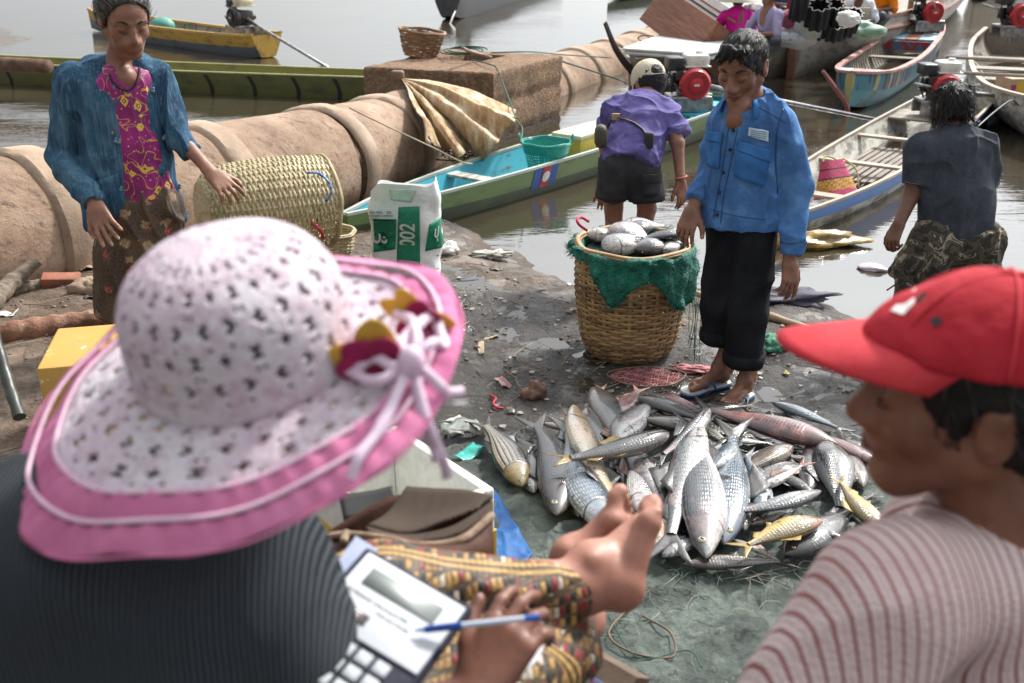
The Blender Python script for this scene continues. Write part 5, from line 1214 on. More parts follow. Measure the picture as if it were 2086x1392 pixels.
# ---------------------------------------------------------------- baskets and other things on the bank
bamboo = mat('bamboo_strip', (.44, .29, .13), (.24, .14, .055), .5, 9, st=(1, 1, 4), bump=.5, bscale=90)
bamboo_d = mat('wet_bamboo_strip', (.26, .155, .07), (.12, .07, .03), .45, 9, st=(1, 1, 4), bump=.5, bscale=90)
bamboo_l = mat('fresh_pale_bamboo', (.52, .41, .24), (.30, .25, .12), .5, 12, st=(1, 1, 3), bump=.4, bscale=90)
def basket(name, label, prof, M4, nst, rows, mts, sw=.010, hh=.009, amp=.007, floor=True, rim=True, jit=.002, loc=None, cat='basket', rimr=.014, stakemt=None, hand=None):
    """woven: upright stakes, and each horizontal strand weaving in front of and behind them"""
    root = thing(name, label, cat, M4.translation); Mi = Matrix.Translation(-M4.translation) @ M4
    pr = sweep([(r, 0, z) for r, z in prof], 8); zz = pr[:, 2]; rr_ = pr[:, 0]; ln = np.r_[0, np.cumsum(np.hypot(np.diff(rr_), np.diff(zz)))]; TL = ln[-1]
    def rad(t): return float(np.interp(t*TL, ln, rr_)), float(np.interp(t*TL, ln, zz))
    def X(m): m.v = [v @ np.array(Mi.to_3x3()).T+np.array(Mi.translation) for v in m.v]; return m
    sm_ = stakemt or mts[0]
    for i in range(nst):
        a = 2*PI*i/nst; m = MB(); m.tube([(rad(t)[0]*math.cos(a), rad(t)[0]*math.sin(a), rad(t)[1]) for t in np.linspace(0, 1, 9)], sw, 5, flat=.35, up=(math.cos(a), math.sin(a), .01)); X(m).obj('stake', sm_, root)
    for k in range(rows):
        t = (k+.5)/rows; n = nst*4; P = []; j = random.uniform(-jit, jit); ph = k % 2
        r, z = rad(t); r2, z2 = rad(min(1, t+.01)); tz = nz((r2-r, z2-z)) if t < .99 else (0, 1)
        for q in range(n):
            a = 2*PI*q/n; w = amp*math.cos(PI*(q/4+ph)); jj = j+.0018*math.sin(a*7+k*1.7)
            rad_ = r+w; c, s_ = math.cos(a), math.sin(a); up = np.array([tz[0]*c, tz[0]*s_, tz[1]]); ou = np.array([c, s_, 0]); b = ou*rad_+np.array([0, 0, z])+up*jj
            P.append([b-up*hh, b+ou*.0028-up*hh*.5, b+ou*.0028+up*hh*.5, b+up*hh, b-ou*.002])
        m = MB(); m.grid(np.array(P), closed_u=True, closed_v=True); X(m).obj('weft_strand', mts[random.randrange(len(mts))], root, smooth=40)
    if rim:
        for dr, dz in ((.006, 0), (-.006, -.004), (0, .008)):
            m = MB(); r, z = rad(1); m.tube([((r+dr+.003*math.sin(a*9))*math.cos(a), (r+dr)*math.sin(a), z+dz+.004*math.sin(a*5)) for a in np.linspace(0, 2*PI, 60)[:-1]], rimr, 6, closed=True, flat=.6); X(m).obj('rim', mts[0], root, smooth=True)
    if floor:
        m = MB(); r, z = rad(0); m.lathe([(0, z+.004), (r, z+.002), (r, z-.003)], 30); X(m).obj('base', mts[-1], root)
    return root
# big basket full of fish
bc = G(1292, 700, 0); bc = np.array([.583, 4.60, gh(.583, 4.60)+.004])
basket('fish_basket', 'tall round bamboo basket full of fish with green netting over its rim', [(.195, 0), (.232, .07), (.262, .26), (.272, .42), (.265, .555)], Matrix.Translation(bc), 26, 36, [bamboo, bamboo, bamboo_d], sw=.011, hh=.0078)
# pale basket lying on its side
d = Vector((1, .62, -.06)); o_ = Y(520, 452, 5.0)
Ml = Matrix.Translation(Y(412, 432, 4.75)) @ d.to_track_quat('Z', 'Y').to_matrix().to_4x4()
basket('lying_basket', 'pale newly woven basket lying on its side against the pipe', [(.15, 0), (.20, .06), (.228, .22), (.238, .42), (.228, .63)], Ml, 30, 52, [bamboo_l], sw=.009, hh=.0062, amp=.006, stakemt=bamboo_l, rimr=.012)
bl_rope = mat('blue_rope', (.03, .16, .42), (.4, .5, .6), .7, 60, .45, .55, st=(1, 1, 1)); red_rope = mat('red_rope', (.45, .02, .05), (.3, .01, .03), .7)
def loop(name, label, pts, r, mt, y=None, cat='rope', n=8, parent=None):
    P = sweep(pts, n); m = MB(); 
    m.tube(P, r, 7); o = m.obj(name, mt, smooth=True)
    if parent is not None: attach(o, parent)
    else: tag(o, label, cat)
    return o
lyb = bpy.data.objects['lying_basket']
loop('rope_handle', '', [Y(628, 352, 4.82), Y(650, 354, 4.78), Y(670, 372, 4.76), Y(675, 392, 4.76), Y(664, 410, 4.8)], .0075, bl_rope, parent=lyb)
basket('small_basket', 'small pale basket with a red rope handle, half hidden by the pink hat', [(.13, 0), (.15, .05), (.16, .14)], Matrix.Translation(G(668, 520, .17)), 22, 14, [bamboo_l], sw=.008, hh=.005, amp=.004, rimr=.01)
loop('rope_handle', '', [Y(590, 458, 4.9), Y(612, 449, 4.85), Y(636, 455, 4.8), Y(654, 472, 4.8), Y(658, 486, 4.85)], .008, red_rope, parent=bpy.data.objects['small_basket'])
# wicker basket on the box
basket('wicker_basket', 'old open wicker basket standing on the far side of the concrete box', [(.165, 0), (.20, .08), (.245, .26)], Matrix.Translation((*G(856, 116, .62)[:2], .63)) @ Matrix.Rotation(.12, 4, 'Y'), 18, 11, [mat('old_wicker', (.34, .19, .1), (.16, .09, .05), .7), bamboo_d], sw=.008, hh=.011, amp=.009, jit=.007, rimr=.014)
# plastic basket standing in the green canoe
teal = mat('teal_plastic', (.01, .34, .28), (.008, .26, .21), .35, 8, bump=.1, coat=.2)
pc = G(1112, 352, .02); pc[2] = -.03
basket('plastic_basket', 'teal plastic basket with two loop handles standing in the green canoe', [(.125, 0), (.15, .1), (.172, .2), (.185, .235), (.205, .31)], Matrix.Translation(pc), 40, 14, [teal], sw=.0045, hh=.0052, amp=.003, jit=0, rimr=.008)
pbk = bpy.data.objects['plastic_basket']
for r0, z0, z1 in ((.184, .228, .318), (.206, .30, .318)):
    m = MB(); m.lathe([(r0, z0), (r0+.018*(z1-z0)/.09, z1), (r0+.018*(z1-z0)/.09+.006, z1), (r0+.006, z0)], 44, cap=False); m.obj('band', teal, pbk, smooth=30)
for sx in (-1, 1):
    m = MB(); m.tube(sweep([(sx*.205, -.05, .31), (sx*.225, -.035, .37), (sx*.225, .035, .37), (sx*.205, .05, .31)], 6), .008, 6); m.obj('handle', teal, pbk, smooth=True)
# fertiliser sack standing on the mud
sackw = mat('white_woven_plastic', (.80, .81, .79), (.62, .62, .59), .55, 8, .45, .8, .6, 25, .012); sackg = mat('green_print', (.0, .19, .10), (.25, .45, .33), .5, 60, .6, .72, .4, 25, .01)
sb = np.array([*G(832, 578, 0)[:2], 0.0]); sb[2] = gh(sb[0], sb[1])
sack = thing('sack', 'white and green printed fertiliser sack standing half open on the mud', 'sack', sb)
nU, nV = 72, 30; P = np.zeros((nU, nV, 3))
for i in range(nU):
    a = 2*PI*i/nU; e = .42; cx, cy = math.copysign(abs(math.cos(a))**e, math.cos(a)), math.copysign(abs(math.sin(a))**.6, math.sin(a))
    for j in range(nV):
        t = j/(nV-1); z = .60*t+(t > .9)*.02*math.sin(a*3+1)+.03*t*math.cos(a+.3)
        sx_ = (.198+.012*math.sin(t*4))*(1-.12*(1-t)**3); sy = .11*(1-.12*(1-t)**3)*(1-.2*t)
        wv = .007*math.sin(a*5+t*3)*t+.006*math.sin(t*17+a*2)
        P[i, j] = ((sx_+wv)*cx, (sy+wv)*cy, z)
n3 = fbm(P, 9, 3, 4)*.006; P[..., 0] += n3; P[..., 1] += n3*.8
rz = Matrix.Rotation(-.12, 4, 'Z'); P = P @ np.array(rz.to_3x3()).T
m = MB(); m.grid(P, closed_u=True); m.add(P[:, 0], [tuple(range(nU-1, -1, -1))]); m.add((P[:, int(nV*.86)]*np.array([.97, .97, 1])), [tuple(range(nU))])
o = m.obj('sack_body', sackw, sack, smooth=True); sack['_'] = 1; del sack['_']
m = MB(); m.grid(P+np.array(sb), closed_u=True); tmp = m.obj('tmp_surface', sackw, smooth=True); TS = tree_of(tmp); bpy.data.objects.remove(tmp)
def spatch(quad, mt, off, name='print', n=(8, 8)):
    return patch(name, quad, TS, mt, sack, off, n, .0008)
def spoly(pts, mt, off, name='print'):
    V = []; 
    for x, y in pts:
        h, n_ = hit(TS, x, y, off)
        if h is not None: V.append(h)
    c_ = sum(V)/len(V); h, n_ = hit(TS, sum(p[0] for p in pts)/len(pts), sum(p[1] for p in pts)/len(pts), off+.001)
    m = MB(); m.add([h]+V, [(0, 1+(i+1) % len(V), 1+i) for i in range(len(V))]); return attach(m.obj(name, mt), sack)
spatch([(812, 422), (855, 420), (856, 545), (808, 545)], sackg, .004)
spatch([(746, 446), (808, 447), (806, 508), (747, 516)], sackg, .004)
spatch([(874, 458), (901, 440), (904, 503), (866, 512)], sackg, .004)
spatch([(793, 385), (848, 385), (838, 412), (796, 407)], mat('pale_green_print', (.38, .62, .5), (.7, .72, .69), .5, 30), .004)
def stext(s_, x, y, size, mt, off=.008, rot=0, dx=8, sx=1.0, bold=0):
    h, n_ = hit(TS, x, y, off); a_ = hit(TS, x+dx*math.cos(rot), y-dx*math.sin(rot), off)[0]
    if h is None or a_ is None: return
    fr_ = frame(a_-h, z=n_, loc=h-np.array(sack.location)); text('print', s_, size, mt, fr_, sack, .0003, bold, sx)
wt = mat('white_lettering', (.72, .75, .7)); dt = mat('dark_lettering', (.05, .06, .07))
stext('9002', 832, 487, .125, wt, rot=PI/2, sx=.8, bold=.002); stext('\u0e19', 834, 542, .07, wt, rot=PI/2)
stext('\u0e42', 752, 480, .1, wt, sx=.8, bold=.002); stext('US', 774, 484, .10, wt, sx=.8, bold=.003); stext('\u0e1b\u0e38', 888, 474, .085, wt, sx=.8, bold=.002)
stext('ISO 9001 : 200', 776, 433, .022, dt, dx=14); stext('CERTIFIED COMPANY', 776, 440, .016, dt, dx=14)
for i in range(4): stext('\u0e2a\u0e39\u0e15\u0e23\u0e18\u0e32\u0e15\u0e38', 890, 520+9*i, .016, dt)
# parasol, folded, leaning on the box
pr = thing('folded_parasol', 'torn cream parasol folded against the concrete box, stained brown', 'parasol', G(930, 310, .1))
ap = G(818, 158, .62)+np.array([0, -.05, 0]); ed = [(752, 232, 9.1, .3), (800, 240, 9.0, .3)]
edge = [G(893, 318, .28), G(880, 290, .42), G(905, 306, .20)+[0, -.1, 0], G(925, 302, .27), G(940, 310, .22)+[0, -.2, 0], G(962, 300, .22), G(985, 326, .14), G(1008, 298, .3), G(1030, 270, .32), G(1052, 246, .42), G(1048, 240, .35)+[0, .3, 0]]
ed = sweep(edge, 6); nU = len(ed); nV = 26; P = np.zeros((nU, nV, 3)); ax0 = ap
for i in range(nU):
    for j in range(nV):
        t = j/(nV-1); p = ax0*(1-t)+ed[i]*t; p = p+np.array([0, -.28*math.sin(PI*t)*.5*(.3+.7*math.sin(PI*i/nU)), .07*math.sin(PI*t)])
        p = p+np.array([.02, -.05, .03])*math.sin(i*.75+t*1.2)*t; p = p+np.array([.3, -.6, .5])*.09*fbm(p, 3.2, 3, 8)*t; P[i, j] = p
g = Gr('stained_canvas'); v = g.co('Object', (3, 1, 1)); c = g.ramp(g.noise(v, 3.2, 7, .7), [(.35, (.2, .12, .065)), (.5, (.42, .31, .19)), (.66, (.62, .54, .42))])
c = g.mix(g.ramp(g.noise(v, 6, 8, .8), [(.62, 0.0), (.7, .8)]), c, (.13, .08, .06)); canvas = g.done(c, .9, g.noise(v, 9, 6), .6, .02, spec=.2)
m = MB(); m.grid(P); o = m.obj('canopy', canvas, smooth=True); attach(o, pr); solid(o, .004, 0)
m = MB(); m.tube([G(945, 285, .2)+[0, .05, 0], G(1003, 330, .08)], [.02, .02], 8); attach(m.obj('pole', steel, smooth=True), pr)
for k in (4, 22, 40, 55):
    if k < nU: m = MB(); m.tube([ap, (ap+ed[k])/2+[0, .02, -.03], ed[k]+[0, .02, 0]], .006, 5); attach(m.obj('rib', dark_steel, smooth=True), pr)
m = MB(); m.box(ap+np.array([-.03, 0, .02]), (.12, .1, .1), bev=.02); attach(m.obj('top_cap', mat('brown_rag', (.22, .13, .08)), smooth=50), pr)
m = MB(); 
for k in range(9): a_ = G(880+k*9, 322+4*math.sin(k*2), .05); m.tube([a_, a_+[random.uniform(-.1, .25), random.uniform(-.2, .2), random.uniform(0, .15)], a_+[random.uniform(-.1, .3), random.uniform(-.1, .2), .02]], .006, 4)
tag(m.obj('broken_ribs', dark_steel), 'tangle of dark broken parasol ribs under the canvas', 'parasol ribs', kind='stuff')
# ropes
def rope(label, pts, r, mt, cat='rope', name='rope'): return loop(name, label, pts, r, mt, cat=cat)
rope('green rope hanging down the right side of the concrete box to the basket', [G(962, 122, .64), G(1000, 132, .66), G(1012, 140, .64), Y(1024, 170, 9.9), Y(1038, 205, 9.4), Y(1052, 245, 8.9), Y(1064, 262, 8.4), Y(1060, 292, 8.0)], .007, rope_g)
rope('green rope coiled over the hole in the box top', [G(930+38*math.cos(a)+26*(a/20), 106+6*math.sin(a)-.3*a, .66+.004*a) for a in np.linspace(0, 19, 30)], .007, rope_g)
rope('dark rope running from the box to the cargo boat stem', [G(1000, 108, .66), G(1080, 106, .66), Y(1150, 112, 12.5), Y(1245, 118, 13.2)], .007, rope_g)
rope('thin dark rope slanting down past the far pipes to the water', [G(1140, 124, .5), Y(1200, 143, 11.8), Y(1262, 163, 11.4), G(1275, 170, .0)], .009, rope_g)
rope('pale frayed cord stretched down across the big pipe', [Y(712, 220, 6.9), Y(790, 258, 7.2), Y(880, 300, 7.6), Y(940, 330, 7.7), Y(962, 334, 7.8)], .006, rope_w)
rope('beige rope coil lying on the far pipe', [Y(1318+18*math.cos(a), 78+6*math.sin(a), 15.6+.3*math.sin(a)) for a in np.linspace(0, 12, 22)], .014, rope_w)
rope('long dark line from the grey boat across the water', [Y(1990, 260, 9), Y(2030, 225, 9.4), Y(2060, 205, 9.8), Y(2075, 215, 10)], .008, black_p)
m = MB(); m.tube(sweep([G(942, 98, .82), G(955, 104, .76), G(975, 110, .70), G(1002, 118, .66)], 5), [.018]*16, 7); tag(m.obj('branch', mat('dry_branch', (.3, .22, .15)), smooth=True), 'short crooked branch lying across the box hole', 'branch')
# cartons, boxes, bags in the boats
def carton(name, label, c, dims, rz, mt, top=None, bands=(), cat='box', bev=.01, lid=None):
    root = thing(name, label, cat, (c[0], c[1], c[2]), rz); m = MB(); m.box((0, 0, dims[2]/2), dims, bev=bev); m.obj('box_body', mt, root, smooth=30)
    if lid: m = MB(); m.box((0, 0, dims[2]+.02), (dims[0]+.02, dims[1]+.02, .045), bev=.012); m.obj('lid', lid, root, smooth=30)
    for z0, z1, bm in bands: m = MB(); m.box((0, 0, (z0+z1)/2*dims[2]), (dims[0]+.006, dims[1]+.006, (z1-z0)*dims[2])); m.obj('printed_band', bm, root)
    return root
yelc = mat('yellow_carton', (.62, .42, .05), (.5, .33, .04), .5); whf = mat('white_foam', (.74, .74, .70), (.6, .6, .55), .6, 20); grb = mat('green_print_band', (.02, .42, .06))
c0 = G(1166, 322, .0); carton('foam_carton', 'yellow and white foam box with a green stripe in the canoe, behind the bending man', (c0[0]+.12, c0[1]+.12, -.04), (.62, .30, .24), .93, yelc, bands=((0.0, .25, grb),), lid=mat('cream_foam_lid', (.75, .7, .45), (.6, .5, .25)))
# woven hand bag in the blue boat
g = Gr('woven_pink_yellow'); v = g.co('Object', (1, 1, 1)); ck = g.node('ShaderNodeTexChecker'); g.set(ck.inputs[0], g.co('Object', (1, 1, 1), (0, 0, .5))); ck.inputs['Scale'].default_value = 48
z_ = g.xyz(g.co('Object'))[2]; yb2 = g.math('MULTIPLY', g.math('GREATER_THAN', z_, .055), g.math('LESS_THAN', z_, .14))
ck.inputs[1].default_value = (1, 1, 1, 1); ck.inputs[2].default_value = (0, 0, 0, 1)
pk = g.mix(ck.outputs[0], (.5, .04, .12), (.34, .03, .09)); ye = g.mix(ck.outputs[0], (.55, .3, .03), (.32, .12, .03)); c = g.mix(yb2, pk, ye)
ln_ = g.math('ABSOLUTE', g.math('SUBTRACT', z_, .147)); c = g.mix(g.math('LESS_THAN', ln_, .005), c, (.02, .01, .01)); c = g.mix(g.math('LESS_THAN', g.math('ABSOLUTE', g.math('SUBTRACT', z_, .22)), .005), c, (.02, .01, .01))
wbm = g.done(c, .6, ck.outputs[0], .5, .004)
hb0 = G(1704, 402, -.02); hbag = thing('woven_bag', 'pink and yellow woven strip bag lying in the blue-sided boat', 'bag', hb0, .5); hbag.rotation_euler = (-.35, 0, .45)
P = np.array([[((.19-.35*z+.10*z*z)*math.copysign(abs(math.cos(a))**.6, math.cos(a)), (.11-.24*z)*math.copysign(abs(math.sin(a))**.7, math.sin(a)), z) for z in np.linspace(0, .29, 10)] for a in np.linspace(0, 2*PI, 37)[:-1]]); m = MB(); m.grid(P, closed_u=True); m.add(P[:, 0], [tuple(range(35, -1, -1))]); m.obj('bag_body', wbm, hbag, smooth=True)
m = MB(); m.tube(sweep([(.1, .02, .24), (.16, .06, .3), (.26, .03, .2), (.24, 0, .05)], 6), .007, 6); m.obj('handle', mat('yellow_handle', (.5, .42, .12)), hbag, smooth=True)
m = MB(); m.tube(sweep([(-.07, .03, .27), (-.02, .05, .33), (.06, .03, .3), (.09, 0, .24)], 6), .007, 6); m.obj('handle', mat('yellow_handle2', (.5, .42, .12)), hbag, smooth=True)
carton('cardboard_box', 'printed cardboard box with a yellow panel in the grey boat at the right edge', (*G(2070, 205, .0)[:2], -.02), (.42, .34, .3), .1, mat('brown_card', (.42, .29, .18), (.34, .22, .13)), bands=())
cbx = bpy.data.objects['cardboard_box']; m = MB(); m.box((-.08, -.173, .17), (.13, .004, .2)); m.obj('printed_panel', yelc, cbx); m = MB(); m.box((-.17, -.173, .2), (.06, .004, .06)); m.obj('printed_square', mat('magenta_print', (.4, .03, .2)), cbx)
def lump(name, label, c, r, mt, cat='bag', amp=.25, sc=3.0, flat=1.0, seed=0, rz=0):
    m = MB(); m.ell((0, 0, 0), (1, 1, 1), n=28, m=18); V = m.v[0]; k = 1+amp*fbm(V, sc*.5, 3, seed)+amp*.35*(1-2*np.abs(noise3(V, sc*1.6, seed+3))); m.v[0] = V*k[:, None]*np.array(r)
    o = m.obj(name, mt, smooth=True); o.location = tuple(c); o.rotation_euler = (0, 0, rz); return tag(o, label, cat)
plast = mat('pale_green_plastic', (.25, .42, .33), (.5, .58, .5), .3, 9, coat=.3)
e8 = [o for o in bpy.data.objects if o.name.startswith('engine') and 'pale green plastic' in o.get('label', '')][0]
lump('plastic_wrap', 'crumpled pale green plastic bag tied over the engine behind the wading man', Y(1916, 152, 10.6), (.12, .09, .065), plast, 'plastic bag', seed=2)
lump('white_sacking', 'white sacking on the floor of the red-rimmed boat', G(1812, 152, .05), (.22, .1, .04), whf, 'cloth', seed=4)
lump('floating_bag', 'pinkish clear plastic bag floating near the wading man', G(1776, 546, WZ+.01), (.085, .05, .022), mat('pink_plastic', (.6, .42, .5), (.7, .6, .66), .25, 9, coat=.4), 'plastic bag', seed=5, rz=-.4)
lump('yellow_sack', 'torn yellow plastic packaging in the shallows under the blue boat', G(1660, 492, WZ+.03), (.26, .1, .05), mat('torn_yellow_plastic', (.42, .27, .03), (.12, .07, .02), .4, 12, coat=.3), 'packaging', .5, 4, seed=6, rz=.1)
lump('yellow_packaging', 'red-striped yellow wrapper behind the blue shirt man', G(1590, 487, WZ+.05), (.1, .08, .08), mat('yellow_red_wrapper', (.5, .32, .06), (.35, .04, .04), .4, 20), 'packaging', .4, 4, seed=16)
lump('dark_net', 'dark blue net heap at the water edge behind the black trousers', G(1590, 605, -.02), (.28, .1, .04), mat('navy_net', (.03, .035, .08), (.09, .08, .09), .7, 30), 'net', .6, 6, seed=7)
lump('green_net_bag', 'crumpled green net bag on the mud beside the black trousers', G(1577, 702, .03), (.075, .07, .045), mat('green_net_cloth', (.07, .28, .16), (.03, .12, .08), .7, 40), 'net bag', .4, 6, seed=8)
lump('white_rubbish', 'crumpled white plastic beside the printed sack', G(914, 508, .03), (.06, .05, .04), whf, 'rubbish', .4, 5, seed=9)
lump('rag', 'dirty white rag trodden into the mud beyond the sack', G(1000, 518, .01), (.12, .05, .02), mat('dirty_white', (.55, .53, .48), (.2, .18, .15)), 'rag', .5, 6, seed=10)
lump('mud_stone', 'brown broken brick lying behind the fish pile', G(1090, 800, .03), (.058, .045, .05), mat('brick_stone', (.2, .1, .065), (.09, .05, .035), .6, 14, bump=.8), 'stone', .35, 3, seed=11)
lump('rock', 'tan rock near the shoreline logs at left', G(180, 588, .24), (.10, .07, .05), tan_ if 'tan_' in globals() else mat('tan_rock', (.32, .22, .15)), 'rock', .4, 3, seed=12)
# pink net bag flat on the mud
pn = thing('pink_net', 'flat pink net bag with a wire ring on the mud between basket and fish', 'net', G(1318, 778, .012))
nb = G(1318, 772, .015); m = MB(); rr = [(.17*math.cos(a)*(1+.1*math.sin(3*a)), .10*math.sin(a)) for a in np.linspace(0, 2*PI, 50)]
pm = mat('pink_net_mesh', (.42, .12, .13), (.25, .09, .085), .6, 30)
for k in range(26):
    x = -.16+.32*k/25; w = .1*math.sqrt(max(0, 1-(x/.17)**2)); q = np.array([nb+[x+.01*math.sin(t*9+k), w*t, .008+.006*math.sin(t*8+k)] for t in np.linspace(-1, 1, 8)]); m.tube(q, .0018, 3)
for k in range(20):
    y_ = -.095+.19*k/19; w = .17*math.sqrt(max(0, 1-(y_/.1)**2)); q = np.array([nb+[w*t, y_+.006*math.sin(t*9+k), .008+.006*math.sin(t*8+k)] for t in np.linspace(-1, 1, 8)]); m.tube(q, .0018, 3)
o = m.obj('mesh', pm, kind='stuff'); attach(o, pn)
m = MB(); m.tube([nb+[x*1.05, y_*1.08, .012] for x, y_ in rr[:-1]], .0035, 5, closed=True); attach(m.obj('wire_ring', mat('brown_wire', (.18, .12, .08)), smooth=True), pn)
lump('pink_rag', 'small pink net scrap beside the blue sandal', G(1410, 752, .015), (.09, .03, .015), pm, 'net', .5, 6, seed=13, rz=-.1)
rope('short red cord twisted on the mud by the fish pile', [G(998, 805, .012), G(1010, 812, .02), G(1005, 822, .02), G(1012, 830, .015), G(1025, 832, .01)], .006, red_rope)
# logs, driftwood, bamboo pole
bark = mat('reddish_bark', (.28, .13, .075), (.1, .045, .028), .8, 9, .35, .7, 1.0, 40, .012, dirt=(.4, .3, .2), dscale=20); greyb = mat('grey_driftwood', (.3, .24, .18), (.12, .09, .065), .85, 7, st=(1, 6, 6), bump=1.0, bscale=40, bd=.012)
def logm(name, label, pts, rs, mt, cat='log'):
    P = sweep(pts, 8); m = MB(); m.tube(P, np.interp(np.linspace(0, 1, len(P)), np.linspace(0, 1, len(rs)), rs)*(1+.08*np.sin(np.arange(len(P))*1.7)), 14); return tag(m.obj(name, mt, smooth=50), label, cat)
logm('log', 'reddish barked log lying on the ground at the left edge', [G(-30, 688, .24), G(70, 672, .25), G(150, 658, .25), G(235, 645, .25)], [.055, .058, .05, .045], bark)
logm('driftwood', 'grey driftwood branch propped against the pipe, upper one', [G(-20, 620, .25), G(25, 575, .28), G(78, 532, .36)], [.05, .045, .025], greyb, 'driftwood')
logm('driftwood', 'short pale piece of driftwood lying by the broken brick', [G(20, 598, .22), G(60, 585, .23), G(98, 575, .24)], [.03, .035, .02], greyb, 'driftwood')
m = MB(); m.box((0, 0, 0), (.19, .10, .06), bev=.008); o = tag(m.obj('brick', mat('red_brick', (.3, .1, .055), (.16, .06, .035), .8, 12, bump=.8), smooth=40), 'broken red brick by the foot of the pipe', 'brick'); o.location = G(125, 572, .24); o.rotation_euler = (.1, .1, .3)
logm('bamboo_pole', 'bamboo pole lying behind the man in black trousers', [G(1418, 598, .02), G(1500, 622, .02), G(1580, 648, .03), G(1700, 690, .03)], [.018, .02, .021, .022], mat('pole_bamboo', (.4, .28, .17), (.2, .13, .08), .5, 7, st=(1, 1, 1)), 'pole')
logm('dark_pole', 'dark leaning pole cut off by the left edge of the picture', [Y(-14, 670, 2.6), Y(14, 770, 2.5), Y(40, 850, 2.4)], [.014, .016, .016], mat('dark_green_pole', (.03, .035, .028), rough=.4), 'pole')
# litter: twigs, straw, leaves, small stones
lit = {k: MB() for k in ('twigs', 'straw', 'pebbles')}
for k in range(800):
    x = random.uniform(-2.6, 2.3); y_ = random.uniform(3.1, 6.4)
    if y_ > shore(x)-.75: continue
    z = float(gh(x, y_)); a = random.uniform(0, PI); Lq = random.uniform(.02, .11)*(1.4 if x < -1 else 1)
    t = 'twigs' if k % 3 else 'straw'; d_ = np.array([math.cos(a), math.sin(a), 0]); p_ = np.array([x, y_, z+.006])
    lit[t].tube([p_-d_*Lq, p_+[0, 0, .006], p_+d_*Lq+np.array([.01, .01, .003])], .0018 if t == 'twigs' else .0016, 4)
for k in range(1500):
    x = random.uniform(-2.8, 2.3); y_ = random.uniform(3.1, 6.6)
    if y_ > shore(x)-.7: continue
    r = random.uniform(.003, .011)*(1.5 if random.random() < .08 else 1); lit['pebbles'].ell((x, y_, float(gh(x, y_))+r*.2), (r*1.3, r, r*.7), n=6, m=4)
fl_ = MB()
for k in range(420):
    x = random.uniform(-1.6, 2.3); y_ = random.uniform(3.0, 6.3)
    if y_ > shore(x)-.7: continue
    z = float(gh(x, y_))+.004; r = random.uniform(.004, .016); a = random.uniform(0, 6.28); V = [(x+r*math.cos(a+b)*(1+.5*random.random()), y_+r*math.sin(a+b)*(1+.5*random.random()), z+random.uniform(0, .006)) for b in (0, 1.3, 2.5, 3.8, 5)]; fl_.add(V, [(0, 1, 2, 3, 4)])
tag(fl_.obj('flecks', mat('pale_flecks', (.30, .27, .23), (.12, .09, .07), .5, 9)), 'pale scraps of shell, scale and plastic trodden into the mud', 'scraps', kind='stuff')
tag(lit['twigs'].obj('twigs', mat('dark_twig', (.09, .06, .04))), 'dark twigs scattered over the mud', 'twigs', kind='stuff'); tag(lit['straw'].obj('straw', mat('dry_straw', (.42, .33, .2))), 'dry straw scattered over the mud', 'straw', kind='stuff')
tag(lit['pebbles'].obj('pebbles', mat('pebble', (.2, .15, .11), (.08, .06, .05), .6, 30), smooth=True), 'small stones and shells on the mud', 'pebbles', kind='stuff')
def scrap(label, x, y, w, h, mt, seed, z=.012, name='litter', cat='litter', rz=0):
    P = np.zeros((9, 7, 3)); 
    for i in range(9):
        for j in range(7): P[i, j] = ((i/8-.5)*w, (j/6-.5)*h, 0)
    P[..., 2] += .25*min(w, h)*fbm(P/min(w, h), 1.6, 3, seed); P[..., 0] += .15*w*noise3(P/w, 2.0, seed+2); P[..., 1] += .15*h*noise3(P/h, 2.0, seed+5)
    m = MB(); m.grid(P); o = m.obj(name, mt, smooth=True); solid(o, .001, 0); g0 = G(x, y, 0); g0[2] = float(gh(g0[0], g0[1]))+z; o.location = tuple(g0); o.rotation_euler = (0, 0, rz); return tag(o, label, cat)
wpl = mat('thin_white_plastic', (.6, .62, .6), (.4, .4, .37), .4, 14); leafm = mat('dry_leaf', (.36, .27, .16), (.2, .14, .08)); greyleaf = mat('wet_dark_leaf', (.05, .04, .03), (.1, .08, .05), .4)
for i, (lb, x, y, w, h, mt_) in enumerate([('thin white plastic strip at the left beside the log', 22, 722, .14, .06, wpl), ('pale dry leaf beside the patterned skirt', 196, 618, .12, .05, leafm), ('dry tan leaf by the driftwood', 130, 605, .1, .05, leafm),
   ('pinkish wet scrap on the mud left of the broken brick', 1025, 788, .11, .04, mat('pinkish_scrap', (.3, .16, .15))), ('clear plastic scrap near the shoreline', 985, 522, .14, .06, wpl), ('brown wet leaf just beyond the sack', 1010, 545, .08, .04, greyleaf),
   ('yellow leaf behind the blue sandals', 1601, 769, .035, .025, mat('yellow_leaf', (.5, .38, .06))), ('dark scrap in front of the brick', 1040, 845, .07, .03, greyleaf), ('white plastic shred at the left water edge', 60, 612, .09, .03, wpl),
   ('thin pale bamboo shaving on the mud', 980, 715, .03, .16, leafm), ('long curled bamboo shaving by the hat', 1000, 690, .13, .02, leafm), ('green bottle cap scrap by the driftwood', 70, 640, .03, .02, teal),
   ('white shell-like scrap by the shoreline', 1160, 565, .04, .025, wpl), ('brown leaf near the basket foot', 1170, 640, .05, .03, leafm), ('flat brown scrap of bark near the log', 205, 690, .1, .05, greyleaf), ('floating leaf in front of the grey boat', 2050, 470, .06, .02, leafm)]):
    scrap(lb, x, y, w, h, mt_, i*7, rz=i*.7)
